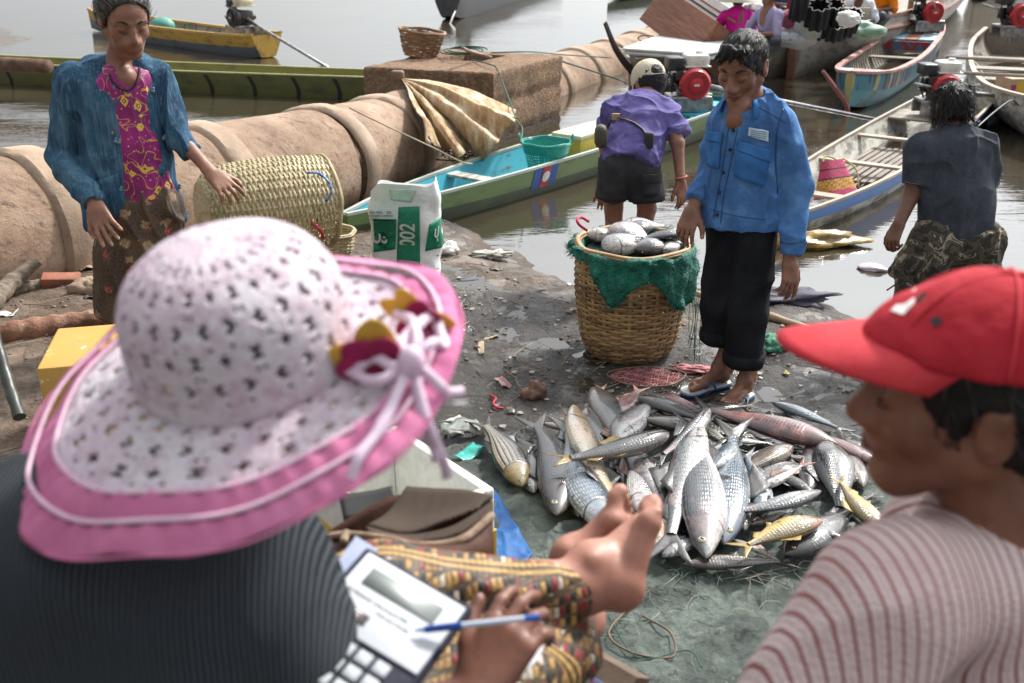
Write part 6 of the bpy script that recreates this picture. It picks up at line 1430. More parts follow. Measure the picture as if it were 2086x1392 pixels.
for k in range(3): scrap(['dirty grey green plastic bag piece beside the striped fish', 'green plastic film under the grey bag', 'crumpled grey plastic at the left end of the fish pile'][k], (940, 960, 925)[k], (900, 940, 880)[k], (.15, .14, .13)[k], (.1, .06, .08)[k], [mat('grey_green_plastic', (.32, .36, .33), (.1, .09, .07), .4, 20), teal, wpl][k], 60+k, .05-.02*k, rz=k)
# cargo on the boats: foam sheets, wardrobe, sacks, corrugated bundles
froot, Lb, at = CB
sheetm = mat('white_board', (.76, .77, .76), (.62, .62, .6), .5, 4)
q4 = [G(1268, 108, .46), G(1432, 120, .46), G(1560, 100, .46), G(1340, 82, .46)]
for k in range(4):
    m = MB(); z = .44+.022*k; V = [(p[0]+.03*math.sin(k*2+i), p[1]+.04*math.cos(k*3+i), z+dz) for dz in (0, .018) for i, p in enumerate(q4)]; m.add(V, [(3, 2, 1, 0), (4, 5, 6, 7), (0, 1, 5, 4), (1, 2, 6, 5), (2, 3, 7, 6), (3, 0, 4, 7)])
    tag(m.obj('white_sheet', sheetm), ['lowest white foam sheet on the brown cargo boat', 'second white sheet from the bottom on the cargo boat', 'third white sheet on the cargo boat', 'topmost white sheet of the stack on the cargo boat'][k], 'foam sheet', 'white sheets stacked on the cargo boat')
wb = thing('wardrobe', 'brown wood-grain wardrobe lying tilted on the cargo boat', 'wardrobe', G(1455, 88, .5))
a0, a1, a2, a3 = Y(1311, 23, 14.6), Y(1463, 90, 13.6), Y(1395, 84, 13.6), Y(1340, -30, 14.8)
ex = (a2-a0); wn = nz(ex); wd = Y(1345, -14, 14.8)-a0; wd = wd-np.dot(wd, wn)*wn; dp = np.cross(wn, nz(wd)); dp = dp if dp[1] > 0 else -dp
Lx = np.linalg.norm(ex)*1.0; M_ = np.stack([wn, nz(wd), dp], 1); hW = .62; 
g = Gr('woodgrain_laminate'); v = g.co('Object', (.6, 7, 7)); wg = g.noise(v, 3.5, 7, .65, 1.2); lam = g.done(g.ramp(wg, [(.3, (.085, .028, .013)), (.5, (.21, .075, .035)), (.7, (.31, .13, .065))]), .35, coat=.15)
def wbox(c, d, mt, nm): m = MB(); m.box((0, 0, 0), d, bev=.006); o = m.obj(nm, mt, wb); o.location = tuple(a0+M_ @ np.array(c)-np.array(wb.location)); o.rotation_euler = Matrix(M_.tolist()).to_euler()
wbox((Lx/2+.05, hW/2, .3), (Lx+.3, hW, .55), lam, 'carcass'); wbox((Lx/2+.05, hW+.012, .3), (Lx+.28, .02, .5), sheetm, 'white_back')
for z in (.06, .2, .36, .52): wbox((Lx/2+.05, hW+.03, z), (Lx+.3, .02, .03), lam if z in (.06, .52) else dark_steel, 'batten')
lump('brown_cargo_sacks', 'pale brown tarpaulin bundle beside the wardrobe on the cargo boat', G(1478, 50, .5), (.5, .4, .22), mat('tan_sacking', (.42, .33, .24), (.3, .22, .15)), 'bundle', .2, seed=21)
lump('white_sack', 'big white cargo sack beside the stem post of the large boat', G(1625, 66, .62), (.26, .3, .2), whf, 'sack', .2, seed=22)
lump('white_sack', 'pale green-white sack between the white sack and black tubes', G(1648, 48, .75), (.22, .26, .2), mat('pale_sack', (.62, .66, .58), (.45, .5, .42)), 'sack', .2, seed=23)
lump('blue_white_sack', 'blue and white plastic bundle lying on the fore deck', G(1615, 76, .58), (.42, .14, .08), mat('blue_white_plastic', (.65, .68, .7), (.12, .35, .55), .35, 8, .5, .6), 'bundle', .2, seed=24, rz=.1)
lump('green_net_bundle', 'pale green net bundle to the right of the black tubes', G(1752, 62, .62), (.3, .2, .1), mat('pale_green_net', (.35, .5, .38), (.2, .32, .24)), 'bundle', .3, seed=25)
corr = mat('black_corrugated_plastic', (.012, .014, .015), (.03, .032, .034), .5, spec=.3)
for i, (x, y, z, r, hh_) in enumerate([(1664, 72, .60, .11, .22), (1694, 76, .6, .115, .2), (1718, 68, .62, .105, .22), (1662, 52, .75, .13, .3), (1690, 50, .75, .11, .3), (1728, 60, .66, .10, .26), (1624, 36, .85, .10, .35)]):
    b = G(x, y, z); P = np.array([[((r*(1+.16*math.cos(8*a)))*math.cos(a), (r*(1+.16*math.cos(8*a)))*math.sin(a), z2) for z2 in (0, hh_)] for a in np.linspace(0, 2*PI, 97)[:-1]])
    m = MB(); m.grid(P, closed_u=True); o = m.obj('corrugated_tube', corr); solid(o, .012, 0); o.location = tuple(b); o.rotation_euler = (.5, .1*i % .3-.1, 0)
    tag(o, ['black corrugated tube nearest the stem post', 'front middle black corrugated tube', 'black corrugated tube on the right of the front row', 'back left black corrugated tube, upper row', 'back middle black corrugated tube', 'rightmost black corrugated tube by the green net', 'black corrugated tube standing behind the stem post'][i], 'corrugated tube', 'black corrugated tubes on the big boat')
carton('wooden_crate', 'pale wooden crate on the big boat in front of the boy in white', (*G(1710, 36, .7)[:2], .45), (.7, .45, .4), .1, w_pale, cat='crate')

for i, (x, y, z, r, mt_, lb) in enumerate([(1530, 40, .6, (.3, .25, .2), mat('dark_net_cargo', (.12, .03, .04), (.04, .04, .05), .7, 30), 'dark red netted cargo behind the woman in lilac'), (1520, 66, .5, (.2, .2, .12), mat('teal_bundle', (.02, .22, .26)), 'teal bundle beside the woman in bright pink'),
    (1606, 40, .8, (.13, .12, .10), mat('pink_cargo', (.34, .07, .13)), 'pink bundle piled behind the stem post of the large boat'), (1672, 12, .9, (.2, .2, .14), mat('red_orange_cargo', (.5, .06, .02)), 'red-orange bundle at the top edge above the black tubes'), (1730, 38, .95, (.12, .1, .08), whf, 'white bag on the pale crate')]):
    lump('cargo_bundle', lb, G(x, y, z), r, mt_, 'bundle', .3, seed=40+i)
# ---------------------------------------------------------------- fish
def fishmat(name, back, mid, belly, scl=(30, 9), sedge=.5, specks=.5, stripes=None, headc=None, rough=.16, blush=None, dark=(.02, .015, .012)):
    g = Gr(name); v = g.co('@rest'); o = g.co('Object'); x = g.xyz(v); yn = g.math('ADD', x[1], g.math('MULTIPLY', g.noise(o, 9, 4), .5))
    c = g.ramp(g.math('MULTIPLY_ADD', yn, .5, .5), [(.18, belly), (.5, mid), (.83, back)])
    sv = g.co('@rest', (scl[0], scl[1], 2)); d = g.vor(sv, 1, rand=.28); e = g.ramp(d, [(.22, 0.0), (.62, 1.0)])
    hm = g.ramp(g.math('ADD', x[0], g.math('MULTIPLY', g.math('MULTIPLY', x[1], x[1]), .05)), [(.235, 0.0), (.255, 1.0)])
    e = g.math('MULTIPLY', e, hm)
    c = g.mix(g.math('MULTIPLY', e, sedge), c, lerpc(back, (0, 0, 0), .45))
    if headc: c = g.mix(g.math('SUBTRACT', 1.0, hm), c, g.mix(g.noise(o, 20, 5), headc, lerpc(headc, (0, 0, 0), .5)))
    gl = g.math('ABSOLUTE', g.math('SUBTRACT', g.math('ADD', x[0], g.math('MULTIPLY', g.math('MULTIPLY', x[1], x[1]), .05)), .235))
    c = g.mix(g.math('LESS_THAN', gl, .007), c, lerpc(dark, (.2, .03, .03), .3))
    if stripes:
        w = g.wave(g.co('@rest', (.1, 1, 0)), stripes, .6, 2, 'Y'); c = g.mix(g.math('MULTIPLY', g.ramp(w, [(.62, 0.0), (.75, 1.0)]), hm), c, (.018, .014, .012))
    if blush: c = g.mix(g.ramp(g.noise(o, 7, 6, .7), [(.5, 0.0), (.68, .75)]), c, blush)
    c = g.mix(g.ramp(g.noise(o, 75, 5, .75), [(.62-.055*specks, 0.0), (.65-.03*specks, .95)]), c, dark)
    c = g.mix(g.ramp(g.noise(o, 28, 6, .8), [(.60-.03*specks, 0.0), (.66-.03*specks, .8)]), c, (.05, .032, .024))
    hd_ = g.math('MULTIPLY', g.math('SUBTRACT', 1.0, hm), g.ramp(g.noise(o, 24, 5, .7), [(.35, .75), (.6, .15)])); c = g.mix(hd_, c, lerpc(back, (.12, .07, .05), .4))
    c = g.mix(g.ramp(g.noise(o, 4.5, 7, .8), [(.60, 0.0), (.70, .75)]), c, (.06, .045, .035))
    mz = g.math('SUBTRACT', g.math('MULTIPLY', g.noise(o, 30, 4), .25), e)
    return g.done(c, g.ramp(g.noise(o, 14, 4), [(.3, rough), (.7, rough+.22)]), mz, .35, .004, spec=.8, coat=.7)
FM = {
 'silver': fishmat('silver_scales', (.03, .036, .045), (.22, .235, .25), (.60, .57, .54), sedge=.4, blush=(.42, .26, .24)),
 'bluesilver': fishmat('blue_silver_scales', (.06, .09, .12), (.2, .25, .30), (.46, .48, .50), sedge=.75),
 'bright': fishmat('bright_silver_scales', (.08, .085, .095), (.46, .45, .44), (.72, .69, .66), sedge=.35, specks=1.0, blush=(.55, .40, .36)),
 'dark': fishmat('dark_grey_skin', (.012, .012, .014), (.04, .037, .036), (.15, .135, .125), (34, 12), .3, .3),
 'black': fishmat('black_brown_skin', (.02, .018, .017), (.05, .042, .038), (.12, .1, .09), (34, 12), .25, .2),
 'brown': fishmat('brown_scales', (.06, .045, .035), (.17, .13, .10), (.34, .27, .21), (30, 9), .6, .5),
 'pink': fishmat('pinkish_scales', (.09, .05, .05), (.25, .15, .145), (.42, .31, .28), (38, 12), .45, .6, blush=(.45, .16, .15)),
 'gold': fishmat('golden_scales', (.16, .11, .03), (.62, .42, .08), (.6, .42, .2), (26, 9), .35, .6, headc=(.5, .24, .14)),
 'stripe': fishmat('striped_scales', (.05, .042, .035), (.28, .24, .18), (.45, .38, .28), (26, 8), .3, .3, stripes=1.15, headc=(.4, .27, .05)),
 'cream': fishmat('cream_belly', (.25, .2, .13), (.50, .40, .28), (.64, .56, .45), (34, 11), .2, .5, blush=(.6, .3, .1)),
 'olive': fishmat('olive_scales', (.08, .085, .06), (.27, .28, .22), (.5, .48, .4), (34, 10), .5, .4)}
finm = {k: mat('fin_'+k, c, lerpc(c, (0, 0, 0), .5), .4, 12, st=(1, 1, 1), bump=.5, bscale=120, coat=.2) for k, c in {'grey': (.13, .125, .12), 'dark': (.035, .032, .032), 'pink': (.4, .2, .15), 'yellow': (.42, .28, .08)}.items()}
eyew, eyeb = mat('fish_iris', (.48, .42, .25), (.3, .26, .16), .15, coat=.6), mat('fish_pupil', (.005, .005, .006), rough=.08, coat=.8)
PROF = {'carp': ([0, .03, .08, .16, .3, .45, .6, .75, .88, 1], [.010, .045, .082, .125, .168, .172, .145, .098, .058, .045]),
        'deep': ([0, .03, .08, .16, .3, .45, .6, .75, .88, 1], [.012, .06, .115, .18, .242, .25, .21, .14, .072, .052]),
        'slim': ([0, .03, .08, .16, .3, .45, .6, .75, .88, 1], [.018, .045, .065, .085, .1, .1, .088, .066, .045, .035])}
def fish(label, h, t, kind='silver', prof='carp', z=(.05, .05), roll=0, flip=1, bend=0, fin='grey', eye=True, hh=1.0, wob=0, droop=0, group='fish in the heap on the tarpaulin', name='fish'):
    if group and 'heap' in group: z = (z[0]+.035, z[1]+.035)
    A, Bt = G(*h, z[0]), G(*t, z[1]); hh *= .70 if prof == 'carp' else (.76 if prof == 'deep' else .85)
    if group and 'basket' in group: hh *= 1.25
    if group and 'heap' in group: Bt = A+(Bt-A)*1.13; A, Bt = A-(Bt-A)*.03, Bt; bend += random.uniform(-.05, .05)
    X = Bt-A; Ln = np.linalg.norm(X); X = X/Ln
    N0 = nz(np.array([0, 0, 1.0])-X*X[2]); Dz = nz(np.cross(N0, X))*flip                       # dorsal side
    cr, sr = math.cos(roll), math.sin(roll); N = N0*cr+Dz*sr; Dd = Dz*cr-N0*sr
    root = thing(name, label, 'fish', A, group=group); bl = .84*Ln; sx, hx_ = PROF[prof]
    def ctr(s): return X*(s*bl)+Dz*(bend*Ln*math.sin(PI*min(1, s*.9)))+N0*(-droop*Ln*(s-.5)**2*2+.01*wob*math.sin(s*7))
    ns, nr = 26, 20; P = np.zeros((ns, nr, 3)); rest = np.zeros((ns, nr, 3)); prh = sweep([(a, b, 0) for a, b in zip(sx, hx_)], 6)
    def hgt(s): return float(np.interp(s, prh[:, 0], prh[:, 1]))*hh*Ln*.84
    ss = np.r_[0, .012, .03, .06, np.linspace(.09, 1, ns-4)]
    for i, s in enumerate(ss):
        c_ = ctr(s); T_ = nz(ctr(s+.01)-ctr(max(0, s-.01))); D2 = nz(Dd-np.dot(Dd, T_)*T_); h_ = hgt(s); w_ = h_*(.62 if prof != 'slim' else .8)*(1-.35*s)+.002; off = h_*.08*math.sin(PI*min(1, s*1.2))
        for k in range(nr):
            a = 2*PI*k/nr; ca, sa = math.cos(a), math.sin(a); q = math.copysign(abs(sa)**.85, sa); yy = ca*h_*(.96 if ca > 0 else 1.04)-off*.5
            P[i, k] = c_+D2*yy+N*q*w_*(1-.12*(ca > 0)*ca); rest[i, k] = (s, ca, q)
    m = MB(); m.grid(P[:, ::-1] if flip > 0 else P, closed_v=True); rs = (rest[:, ::-1] if flip > 0 else rest).reshape(-1, 3)
    m.add([P[0].mean(0)-X*.002], []); rs = np.vstack([rs, [[0, 0, 0]]]); n0 = m.n-1
    m.f += [(n0, (k+1) % nr, k) for k in range(nr)]; m.mi += [0]*nr
    m.obj('body', FM[kind], root, smooth=True, attrs={'rest': rs})
    fm = finm[fin]
    def fan(nm, base0, base1, tip0, tip1, notch=0, nu=7, nv=7, curve=.0, mt=None, up=None):
        b0, b1, t0, t1 = [np.array(q, float) for q in (base0, base1, tip0, tip1)]; Q = np.zeros((nu, nv, 3)); cn = (b0+b1)/2; upv = N if up is None else up
        for i in range(nu):
            u = i/(nu-1); bb_, tt_ = b0*(1-u)+b1*u, t0*(1-u)+t1*u; tt_ = tt_+(cn-tt_)*notch*math.sin(PI*u)
            for j in range(nv): v_ = j/(nv-1); Q[i, j] = bb_*(1-v_)+tt_*v_+upv*(.0009*(-1)**i*v_+curve*v_*v_*Ln)
        mm = MB(); mm.grid(Q); o = mm.obj(nm, mt or fm, root, smooth=True); solid(o, .0018, 0)
    te = ctr(1); T_ = nz(ctr(1)-ctr(.95)); hb = hgt(1)*.9; fl = .18*Ln; D2 = nz(Dd-np.dot(Dd, T_)*T_)
    sp_ = .11 if prof != 'deep' else .15
    fan('tail_fin', te+D2*hb-T_*.01, te-D2*hb-T_*.01, te+T_*fl+D2*sp_*Ln, te+T_*fl*.95-D2*sp_*Ln, .62, 11, 7, curve=random.uniform(-.02, .02))
    cd = lambda s, e: ctr(s)+D2*(e*hgt(s)*.93)
    fan('dorsal_fin', cd(.40, 1), cd(.62, 1), cd(.50, 1)+D2*.085*Ln, cd(.70, 1)+D2*.03*Ln, 0, 7, 4, curve=.02)
    fan('anal_fin', cd(.70, -1), cd(.82, -1), cd(.80, -1)-D2*.06*Ln, cd(.88, -1)-D2*.02*Ln, 0, 5, 4)
    fan('pelvic_fin', cd(.47, -.9), cd(.52, -.9), cd(.58, -.9)-D2*.06*Ln+N*.01, cd(.62, -.95)-D2*.02*Ln, 0, 5, 4)
    q0 = ctr(.26)-D2*hgt(.26)*.45+N*hgt(.26)*.50; q1 = ctr(.27)-D2*hgt(.27)*.2+N*hgt(.27)*.56
    fan('pectoral_fin', q0, q1, q0+X*.105*Ln-D2*.015*Ln-N*.002, q1+X*.11*Ln+D2*.0*Ln-N*.0, 0, 5, 5, mt=finm['pink'] if kind in ('bright', 'pink', 'gold', 'cream') else fm)
    if eye:
        er = .0165*Ln*(1.25 if prof == 'slim' else 1.1); s = .085; h_ = hgt(s); yy = .22; pe = ctr(s)+D2*h_*yy+N*h_*.62*(.93)*math.sqrt(1-yy*yy)*.93
        M3 = np.stack([X, nz(np.cross(N, X)), N], 1); mm = MB(); mm.ell(pe, (er, er, er*.5), M3, n=14, m=8); mm.obj('eye', eyew, root, smooth=True); mm = MB(); mm.ell(pe+N*er*.28, (er*.52, er*.52, er*.32), M3, n=12, m=6); mm.obj('pupil', eyeb, root, smooth=True)
    mm = MB(); ml = [ctr(.004)+N*.25*hgt(.01), ctr(.03)-D2*hgt(.03)*.42+N*hgt(.03)*.55, ctr(.055)-D2*hgt(.055)*.5+N*hgt(.055)*.52]; mm.tube(ml, .0022, 5); mm.obj('mouth_line', eyeb, root)
    return root
Z = lambda a, b: (880+a/2.086, 760+b/2.086)
def ff(lab, hx, hy, tx, ty, *a, **k): return fish(lab, Z(hx, hy), Z(tx, ty), *a, **k)
# lower layer
ff('striped fish with a yellow face at the left end of the heap', 378, 470, 215, 215, 'stripe', 'carp', (.05, .06), flip=-1, fin='dark', hh=1.2, bend=.03)
ff('dark grey fish second from the left, head towards the camera', 525, 590, 430, 215, 'dark', 'carp', (.05, .07), flip=1, fin='dark', bend=-.03, hh=1.05)
ff('dark fish wedged between the grey fish and the blue-silver one', 555, 520, 560, 225, 'dark', 'carp', (.04, .05), flip=-1, fin='dark')
ff('large blue-silver scaled fish lying towards the bare foot', 770, 670, 590, 235, 'bluesilver', 'carp', (.06, .09), flip=-1, bend=-.05, eye=False, hh=.95)
ff('brown stubby fish behind the long pale one at the left', 475, 215, 640, 245, 'brown', 'carp', (.06, .05), flip=1, fin='dark')
ff('pale fish with a cream head pointing away, above the blue-silver fish', 608, 150, 800, 560, 'cream', 'carp', (.13, .08), flip=1, roll=.5, eye=False, fin='grey', hh=.85)
ff('grey scaled fish with a pink snout at the far edge of the heap', 688, 70, 800, 330, 'dark', 'carp', (.06, .08), flip=1, fin='pink', eye=False)
ff('dark scaled fish next to the pink-snouted one', 660, 150, 760, 400, 'dark', 'carp', (.05, .05), flip=-1, eye=False)
ff('small pinkish fish with a torn gill at the back of the heap', 800, 190, 880, 70, 'pink', 'carp', (.07, .05), flip=-1, hh=1.3, fin='pink')
ff('silver fish with a red gill in the middle of the back row', 785, 285, 950, 110, 'bright', 'carp', (.10, .06), flip=1, hh=1.15, eye=False)
ff('slender black fish at the back, head to the left', 888, 112, 1180, 205, 'black', 'slim', (.08, .06), flip=-1, hh=1.6, fin='dark')
ff('brown-pink fish lying behind the slender black one', 985, 100, 1200, 180, 'pink', 'slim', (.05, .04), flip=-1, hh=1.5, fin='pink', eye=False)
ff('brown scaled fish with its head to the left in the back row', 912, 198, 1390, 275, 'brown', 'carp', (.09, .06), flip=-1, hh=.9, fin='dark')
ff('long pinkish scaled fish lying right across the back', 1702, 298, 1150, 150, 'pink', 'carp', (.08, .06), flip=1, hh=.95, fin='dark', roll=.2)
ff('blue-grey fish farthest back on the right', 1455, 130, 1740, 240, 'bluesilver', 'carp', (.04, .04), flip=-1, hh=.9, fin='dark')
ff('pinkish fish at the right end near the red-capped man', 1890, 378, 1640, 255, 'pink', 'carp', (.05, .04), flip=-1, hh=1.1)
ff('silver fish half hidden behind the red-capped man face', 1930, 330, 1780, 260, 'silver', 'carp', (.04, .04), flip=-1)
ff('wide dark brown fish lying belly up in the right middle', 1525, 315, 1290, 440, 'brown', 'deep', (.07, .05), flip=-1, roll=.3, fin='dark', eye=False)
ff('dark fish below the wide brown one, head right', 1560, 395, 1330, 470, 'dark', 'deep', (.05, .05), flip=-1, roll=-.1, fin='dark', eye=False)
ff('small olive fish in the back middle, head to the left', 1235, 282, 1440, 300, 'olive', 'carp', (.08, .06), flip=-1)
ff('dark fish lying behind the small olive fish', 1400, 285, 1610, 330, 'dark', 'carp', (.05, .04), flip=-1, fin='dark', eye=False)
ff('grey brown fish between the olive and the big dark fish', 1640, 375, 1470, 350, 'brown', 'carp', (.05, .05), flip=1, fin='dark', eye=False)
ff('large smooth dark grey fish on the right of the heap', 1665, 300, 1730, 590, 'dark', 'deep', (.08, .04), flip=-1, fin='dark', eye=False, hh=.95)
ff('big black fish lying at the lower right of the heap', 1510, 765, 1800, 575, 'black', 'deep', (.05, .05), flip=-1, fin='dark', hh=.95)
ff('dark fish under the curved silver one', 1620, 520, 1400, 400, 'dark', 'carp', (.04, .04), flip=1, fin='dark', eye=False)
ff('dark olive fish with a mottled head under the toes', 890, 520, 860, 330, 'olive', 'carp', (.05, .05), flip=1, fin='dark', hh=1.3)
ff('pinkish white fish in the centre, under the slender grey one', 965, 545, 800, 265, 'bright', 'carp', (.07, .09), flip=1, fin='pink', hh=1.0, eye=False)
ff('dark fish in the shadow between blue-silver and central fish', 850, 520, 760, 330, 'black', 'carp', (.03, .04), flip=1, fin='dark', eye=False)
# upper layer
ff('big bright silver fish speckled with mud in the centre', 1130, 215, 1010, 720, 'bright', 'carp', (.15, .07), flip=-1, roll=.15, fin='grey', eye=False, hh=.78)
ff('large blue-grey fish on top, head towards the camera', 1160, 762, 1120, 215, 'silver', 'carp', (.08, .15), flip=1, fin='dark', hh=.86)
ff('silver-scaled fish right of the large blue-grey one, yellow eye', 1245, 710, 1275, 250, 'bluesilver', 'carp', (.06, .12), flip=-1, bend=.05, hh=.9)
ff('slender silvery grey fish pointing away to the back', 1168, 160, 965, 355, 'silver', 'slim', (.17, .12), flip=-1, hh=1.1)
ff('slender grey fish with a yellow tail lying across the heap', 990, 262, 560, 365, 'dark', 'slim', (.16, .15), flip=-1, hh=1.35, fin='yellow', bend=-.03)
ff('curved silver scaled fish with its head to the right', 1640, 505, 1250, 590, 'silver', 'carp', (.10, .09), flip=1, bend=.05, fin='dark', hh=.85, eye=False)
ff('silver fish with pinkish fin behind the curved silver one', 1375, 490, 1580, 385, 'bright', 'carp', (.08, .12), flip=1, fin='pink', eye=False, hh=.9)
ff('round golden fish with a pink head at the front right', 1648, 630, 1330, 740, 'gold', 'deep', (.115, .10), flip=1, fin='yellow', hh=.85)
ff('golden cream fish with an orange torn fin beside the striped shirt', 1925, 670, 1735, 455, 'gold', 'carp', (.06, .1), flip=1, fin='yellow', hh=1.25, eye=False)
ff('brown grey fish lying alone along the front edge of the heap', 1085, 812, 1500, 800, 'brown', 'carp', (.04, .04), flip=-1, hh=.85, fin='dark')
ff('small silver fish with a round eye at the very front', 985, 775, 1180, 690, 'silver', 'carp', (.05, .06), flip=1, hh=1.3, fin='dark')
ff('small pale fish head poking out beneath the central fish', 968, 752, 1015, 590, 'cream', 'carp', (.035, .05), flip=-1, hh=1.3)
ff('thin silver-pink fish between the golden and the front brown fish', 1290, 715, 1480, 800, 'bright', 'slim', (.045, .03), flip=1, fin='pink', eye=False)
ff('small silvery fish lying apart at the left beside the grey bag', 165, 225, 40, 205, 'silver', 'slim', (.03, .03), flip=1)
ff('dark fish beyond the slender black one, mostly hidden', 720, 120, 900, 150, 'black', 'carp', (.03, .03), flip=1, fin='dark', eye=False)
ff('brown fish under the long pinkish fish at the back', 1180, 170, 1420, 230, 'brown', 'carp', (.05, .04), flip=-1, fin='dark')
ff('dark fish beneath the right side of the central fish', 1240, 350, 1130, 560, 'dark', 'carp', (.05, .05), flip=-1, fin='dark', eye=False)
ff('dark fish under the blue-grey head at the front', 1020, 700, 1180, 560, 'black', 'carp', (.03, .04), flip=-1, fin='dark', eye=False)
ff('brown fish between golden fish and curved silver fish', 1360, 640, 1560, 560, 'brown', 'carp', (.04, .04), flip=1, fin='dark', eye=False)
ff('dark fish lying under the golden cream fish', 1700, 600, 1880, 520, 'dark', 'carp', (.03, .03), flip=-1, fin='dark', eye=False)
ff('grey fish lying behind the large dark grey fish on the right', 1640, 470, 1500, 330, 'silver', 'carp', (.03, .04), flip=1, fin='dark', eye=False)
ff('small silver-blue fish right of the speckled central fish', 1200, 400, 1300, 260, 'bluesilver', 'carp', (.12, .10), flip=1, fin='dark', eye=False)
ff('dark fish low between the two left silver fish', 640, 560, 700, 300, 'black', 'carp', (.03, .03), flip=1, fin='dark', eye=False)
ff('brown fish at the back between red-gilled and slender fish', 1010, 180, 880, 250, 'brown', 'carp', (.05, .05), flip=1, fin='dark', eye=False)
ff('silver fish squeezed between the striped and the dark grey fish', 430, 500, 330, 260, 'silver', 'carp', (.03, .04), flip=1, fin='dark')
ff('black fish right of the dark grey one, head down', 620, 600, 500, 300, 'black', 'carp', (.03, .05), flip=1, fin='dark')
ff('speckled bright fish left of the central speckled one', 900, 600, 900, 300, 'bright', 'carp', (.06, .08), flip=-1, fin='grey')
ff('grey fish with its head just right of the bare toes', 1010, 640, 960, 380, 'silver', 'carp', (.05, .06), flip=1, fin='dark')
ff('bright fish right of the large blue-grey fish, tail up', 1215, 640, 1200, 300, 'bright', 'carp', (.05, .08), flip=1, fin='grey')
ff('dark fish right of the yellow-eyed silver-scaled fish', 1330, 660, 1330, 360, 'dark', 'carp', (.05, .06), flip=-1, fin='dark')
ff('silver-blue fish with its head between the golden and yellow-eyed fish', 1400, 600, 1330, 350, 'bluesilver', 'carp', (.06, .07), flip=1, fin='dark', eye=False)
ff('dark fish lying left of the big smooth grey fish', 1600, 500, 1600, 280, 'black', 'carp', (.04, .05), flip=1, fin='dark', eye=False)
ff('brown-grey fish to the right of the big smooth grey fish', 1830, 480, 1760, 300, 'brown', 'carp', (.03, .04), flip=-1, fin='dark')
ff('dark fish along the front between golden and black fish', 1480, 740, 1700, 690, 'dark', 'carp', (.05, .05), flip=1, fin='dark')
ff('pale pinkish fish at the back beside the pink-snouted one', 760, 170, 720, 60, 'bright', 'carp', (.05, .05), flip=1, fin='pink', hh=1.2)
ff('olive fish crossing behind the central speckled fish', 1080, 210, 1300, 330, 'olive', 'carp', (.09, .06), flip=-1, fin='dark')
ff('dark fish at the back under the long pinkish fish tail', 1080, 160, 1350, 140, 'dark', 'carp', (.04, .04), flip=1, fin='dark', eye=False)
ff('brown fish in the right back row, head to the right', 1580, 260, 1330, 210, 'brown', 'carp', (.05, .05), flip=1, fin='dark')
ff('small grey fish at the right front beyond the golden one', 1740, 700, 1570, 640, 'silver', 'carp', (.07, .07), flip=1, fin='dark')
ff('dark grey fish under the slender yellow-tailed fish', 720, 430, 640, 240, 'dark', 'carp', (.08, .08), flip=-1, fin='dark', eye=False)
# fish in the basket
for lb, h, t, kd, z, fp in (('pale fish belly up at the left in the basket', (1238, 470), (1205, 505), 'bright', .56, 1),):
    pass
def bfish(lab, hx, hy, tx, ty, kd, z, flip=1, roll=0, hh=1.2, eye=False, prof='deep'): fish(lab, (hx, hy), (tx, ty), kd, prof, z, roll, flip, 0, 'dark', eye, hh, group='fish in the tall basket')
bfish('white-bellied fish at the left side of the full basket', 1196, 478, 1285, 480, 'bright', (0.575, 0.565), hh=1.56, roll=.2)
bfish('white fish in front at the bottom left of the basket top', 1228, 505, 1330, 480, 'bright', (0.575, 0.575), hh=1.38)
bfish('pinkish white fish in the middle of the basket top', 1240, 465, 1345, 500, 'bright', (0.605, 0.575), -1, hh=1.62)
bfish('silver fish in the middle back of the basket', 1330, 462, 1250, 470, 'silver', (0.605, 0.595), hh=1.50)
bfish('dark blue-grey fish at the right of the basket top, near the hand', 1400, 474, 1290, 488, 'dark', (0.625, 0.605), 1, hh=1.44, eye=True, prof='carp')
bfish('grey fish lowest at the front of the basket top', 1295, 508, 1400, 492, 'silver', (0.575, 0.575), -1, hh=1.25)
bfish('white fish at the very back of the basket, partly covered', 1265, 458, 1370, 462, 'bright', (.575, .575), 1, hh=1.4)
bfish('pale fish at the right front edge of the basket top', 1385, 500, 1300, 512, 'bright', (.57, .57), -1, hh=1.2)
m = MB(); m.lathe([(0, .53), (.2, .525), (.255, .51)], 24, Matrix.Translation(bc)); tag(m.obj('basket_lining', mat('wet_dark_lining', (.03, .05, .045), rough=.5)), 'dark wet lining under the fish inside the tall basket', 'lining')
# green netting draped over the rim
g = Gr('green_netting'); v = g.co('Object'); c = g.ramp(g.noise(v, 30, 6, .8), [(.3, (.0, .045, .032)), (.55, (.01, .17, .115)), (.75, (.05, .34, .24))]); netm = g.done(c, .5, g.math('ADD', g.ridge(v, 22, 4, 1.2), g.noise(v, 120, 3)), 1.0, .015, spec=.4)
def drape(a): return .03+.05*max(0, math.sin(a*3+.5))+.16*math.exp(-((a-(-2.0))/.30)**2)+.22*math.exp(-((a-(-.85))/.42)**2)+.15*math.exp(-((a-(-.35))/.3)**2)
nU = 220; P = np.zeros((nU, 16, 3))
for i in range(nU):
    a = -PI+2*PI*i/nU; L_ = drape(a)+.012*random.random()
    for j in range(16):
        t = j/15
        if t < .3: q = t/.3; r = .235+.045*q; z = .555-.03*(1-q)**2+.012*math.sin(q*PI)
        else: q = (t-.3)/.7; r = .285+.010*math.sin(a*17+q*3)*q+.012*q+.014*abs(math.sin(a*5)); z = .562-L_*q
        P[i, j] = (bc[0]+r*math.cos(a), bc[1]+r*math.sin(a), bc[2]+z)
nn = fbm(P, 16, 3, 6); P += (P-np.array([bc[0], bc[1], 0]))*np.array([1, 1, 0])*nn[..., None]*.05; P[..., 2] += nn*.008
net = thing('green_net', 'frayed green netting tied around the rim of the fish basket', 'net', bc)
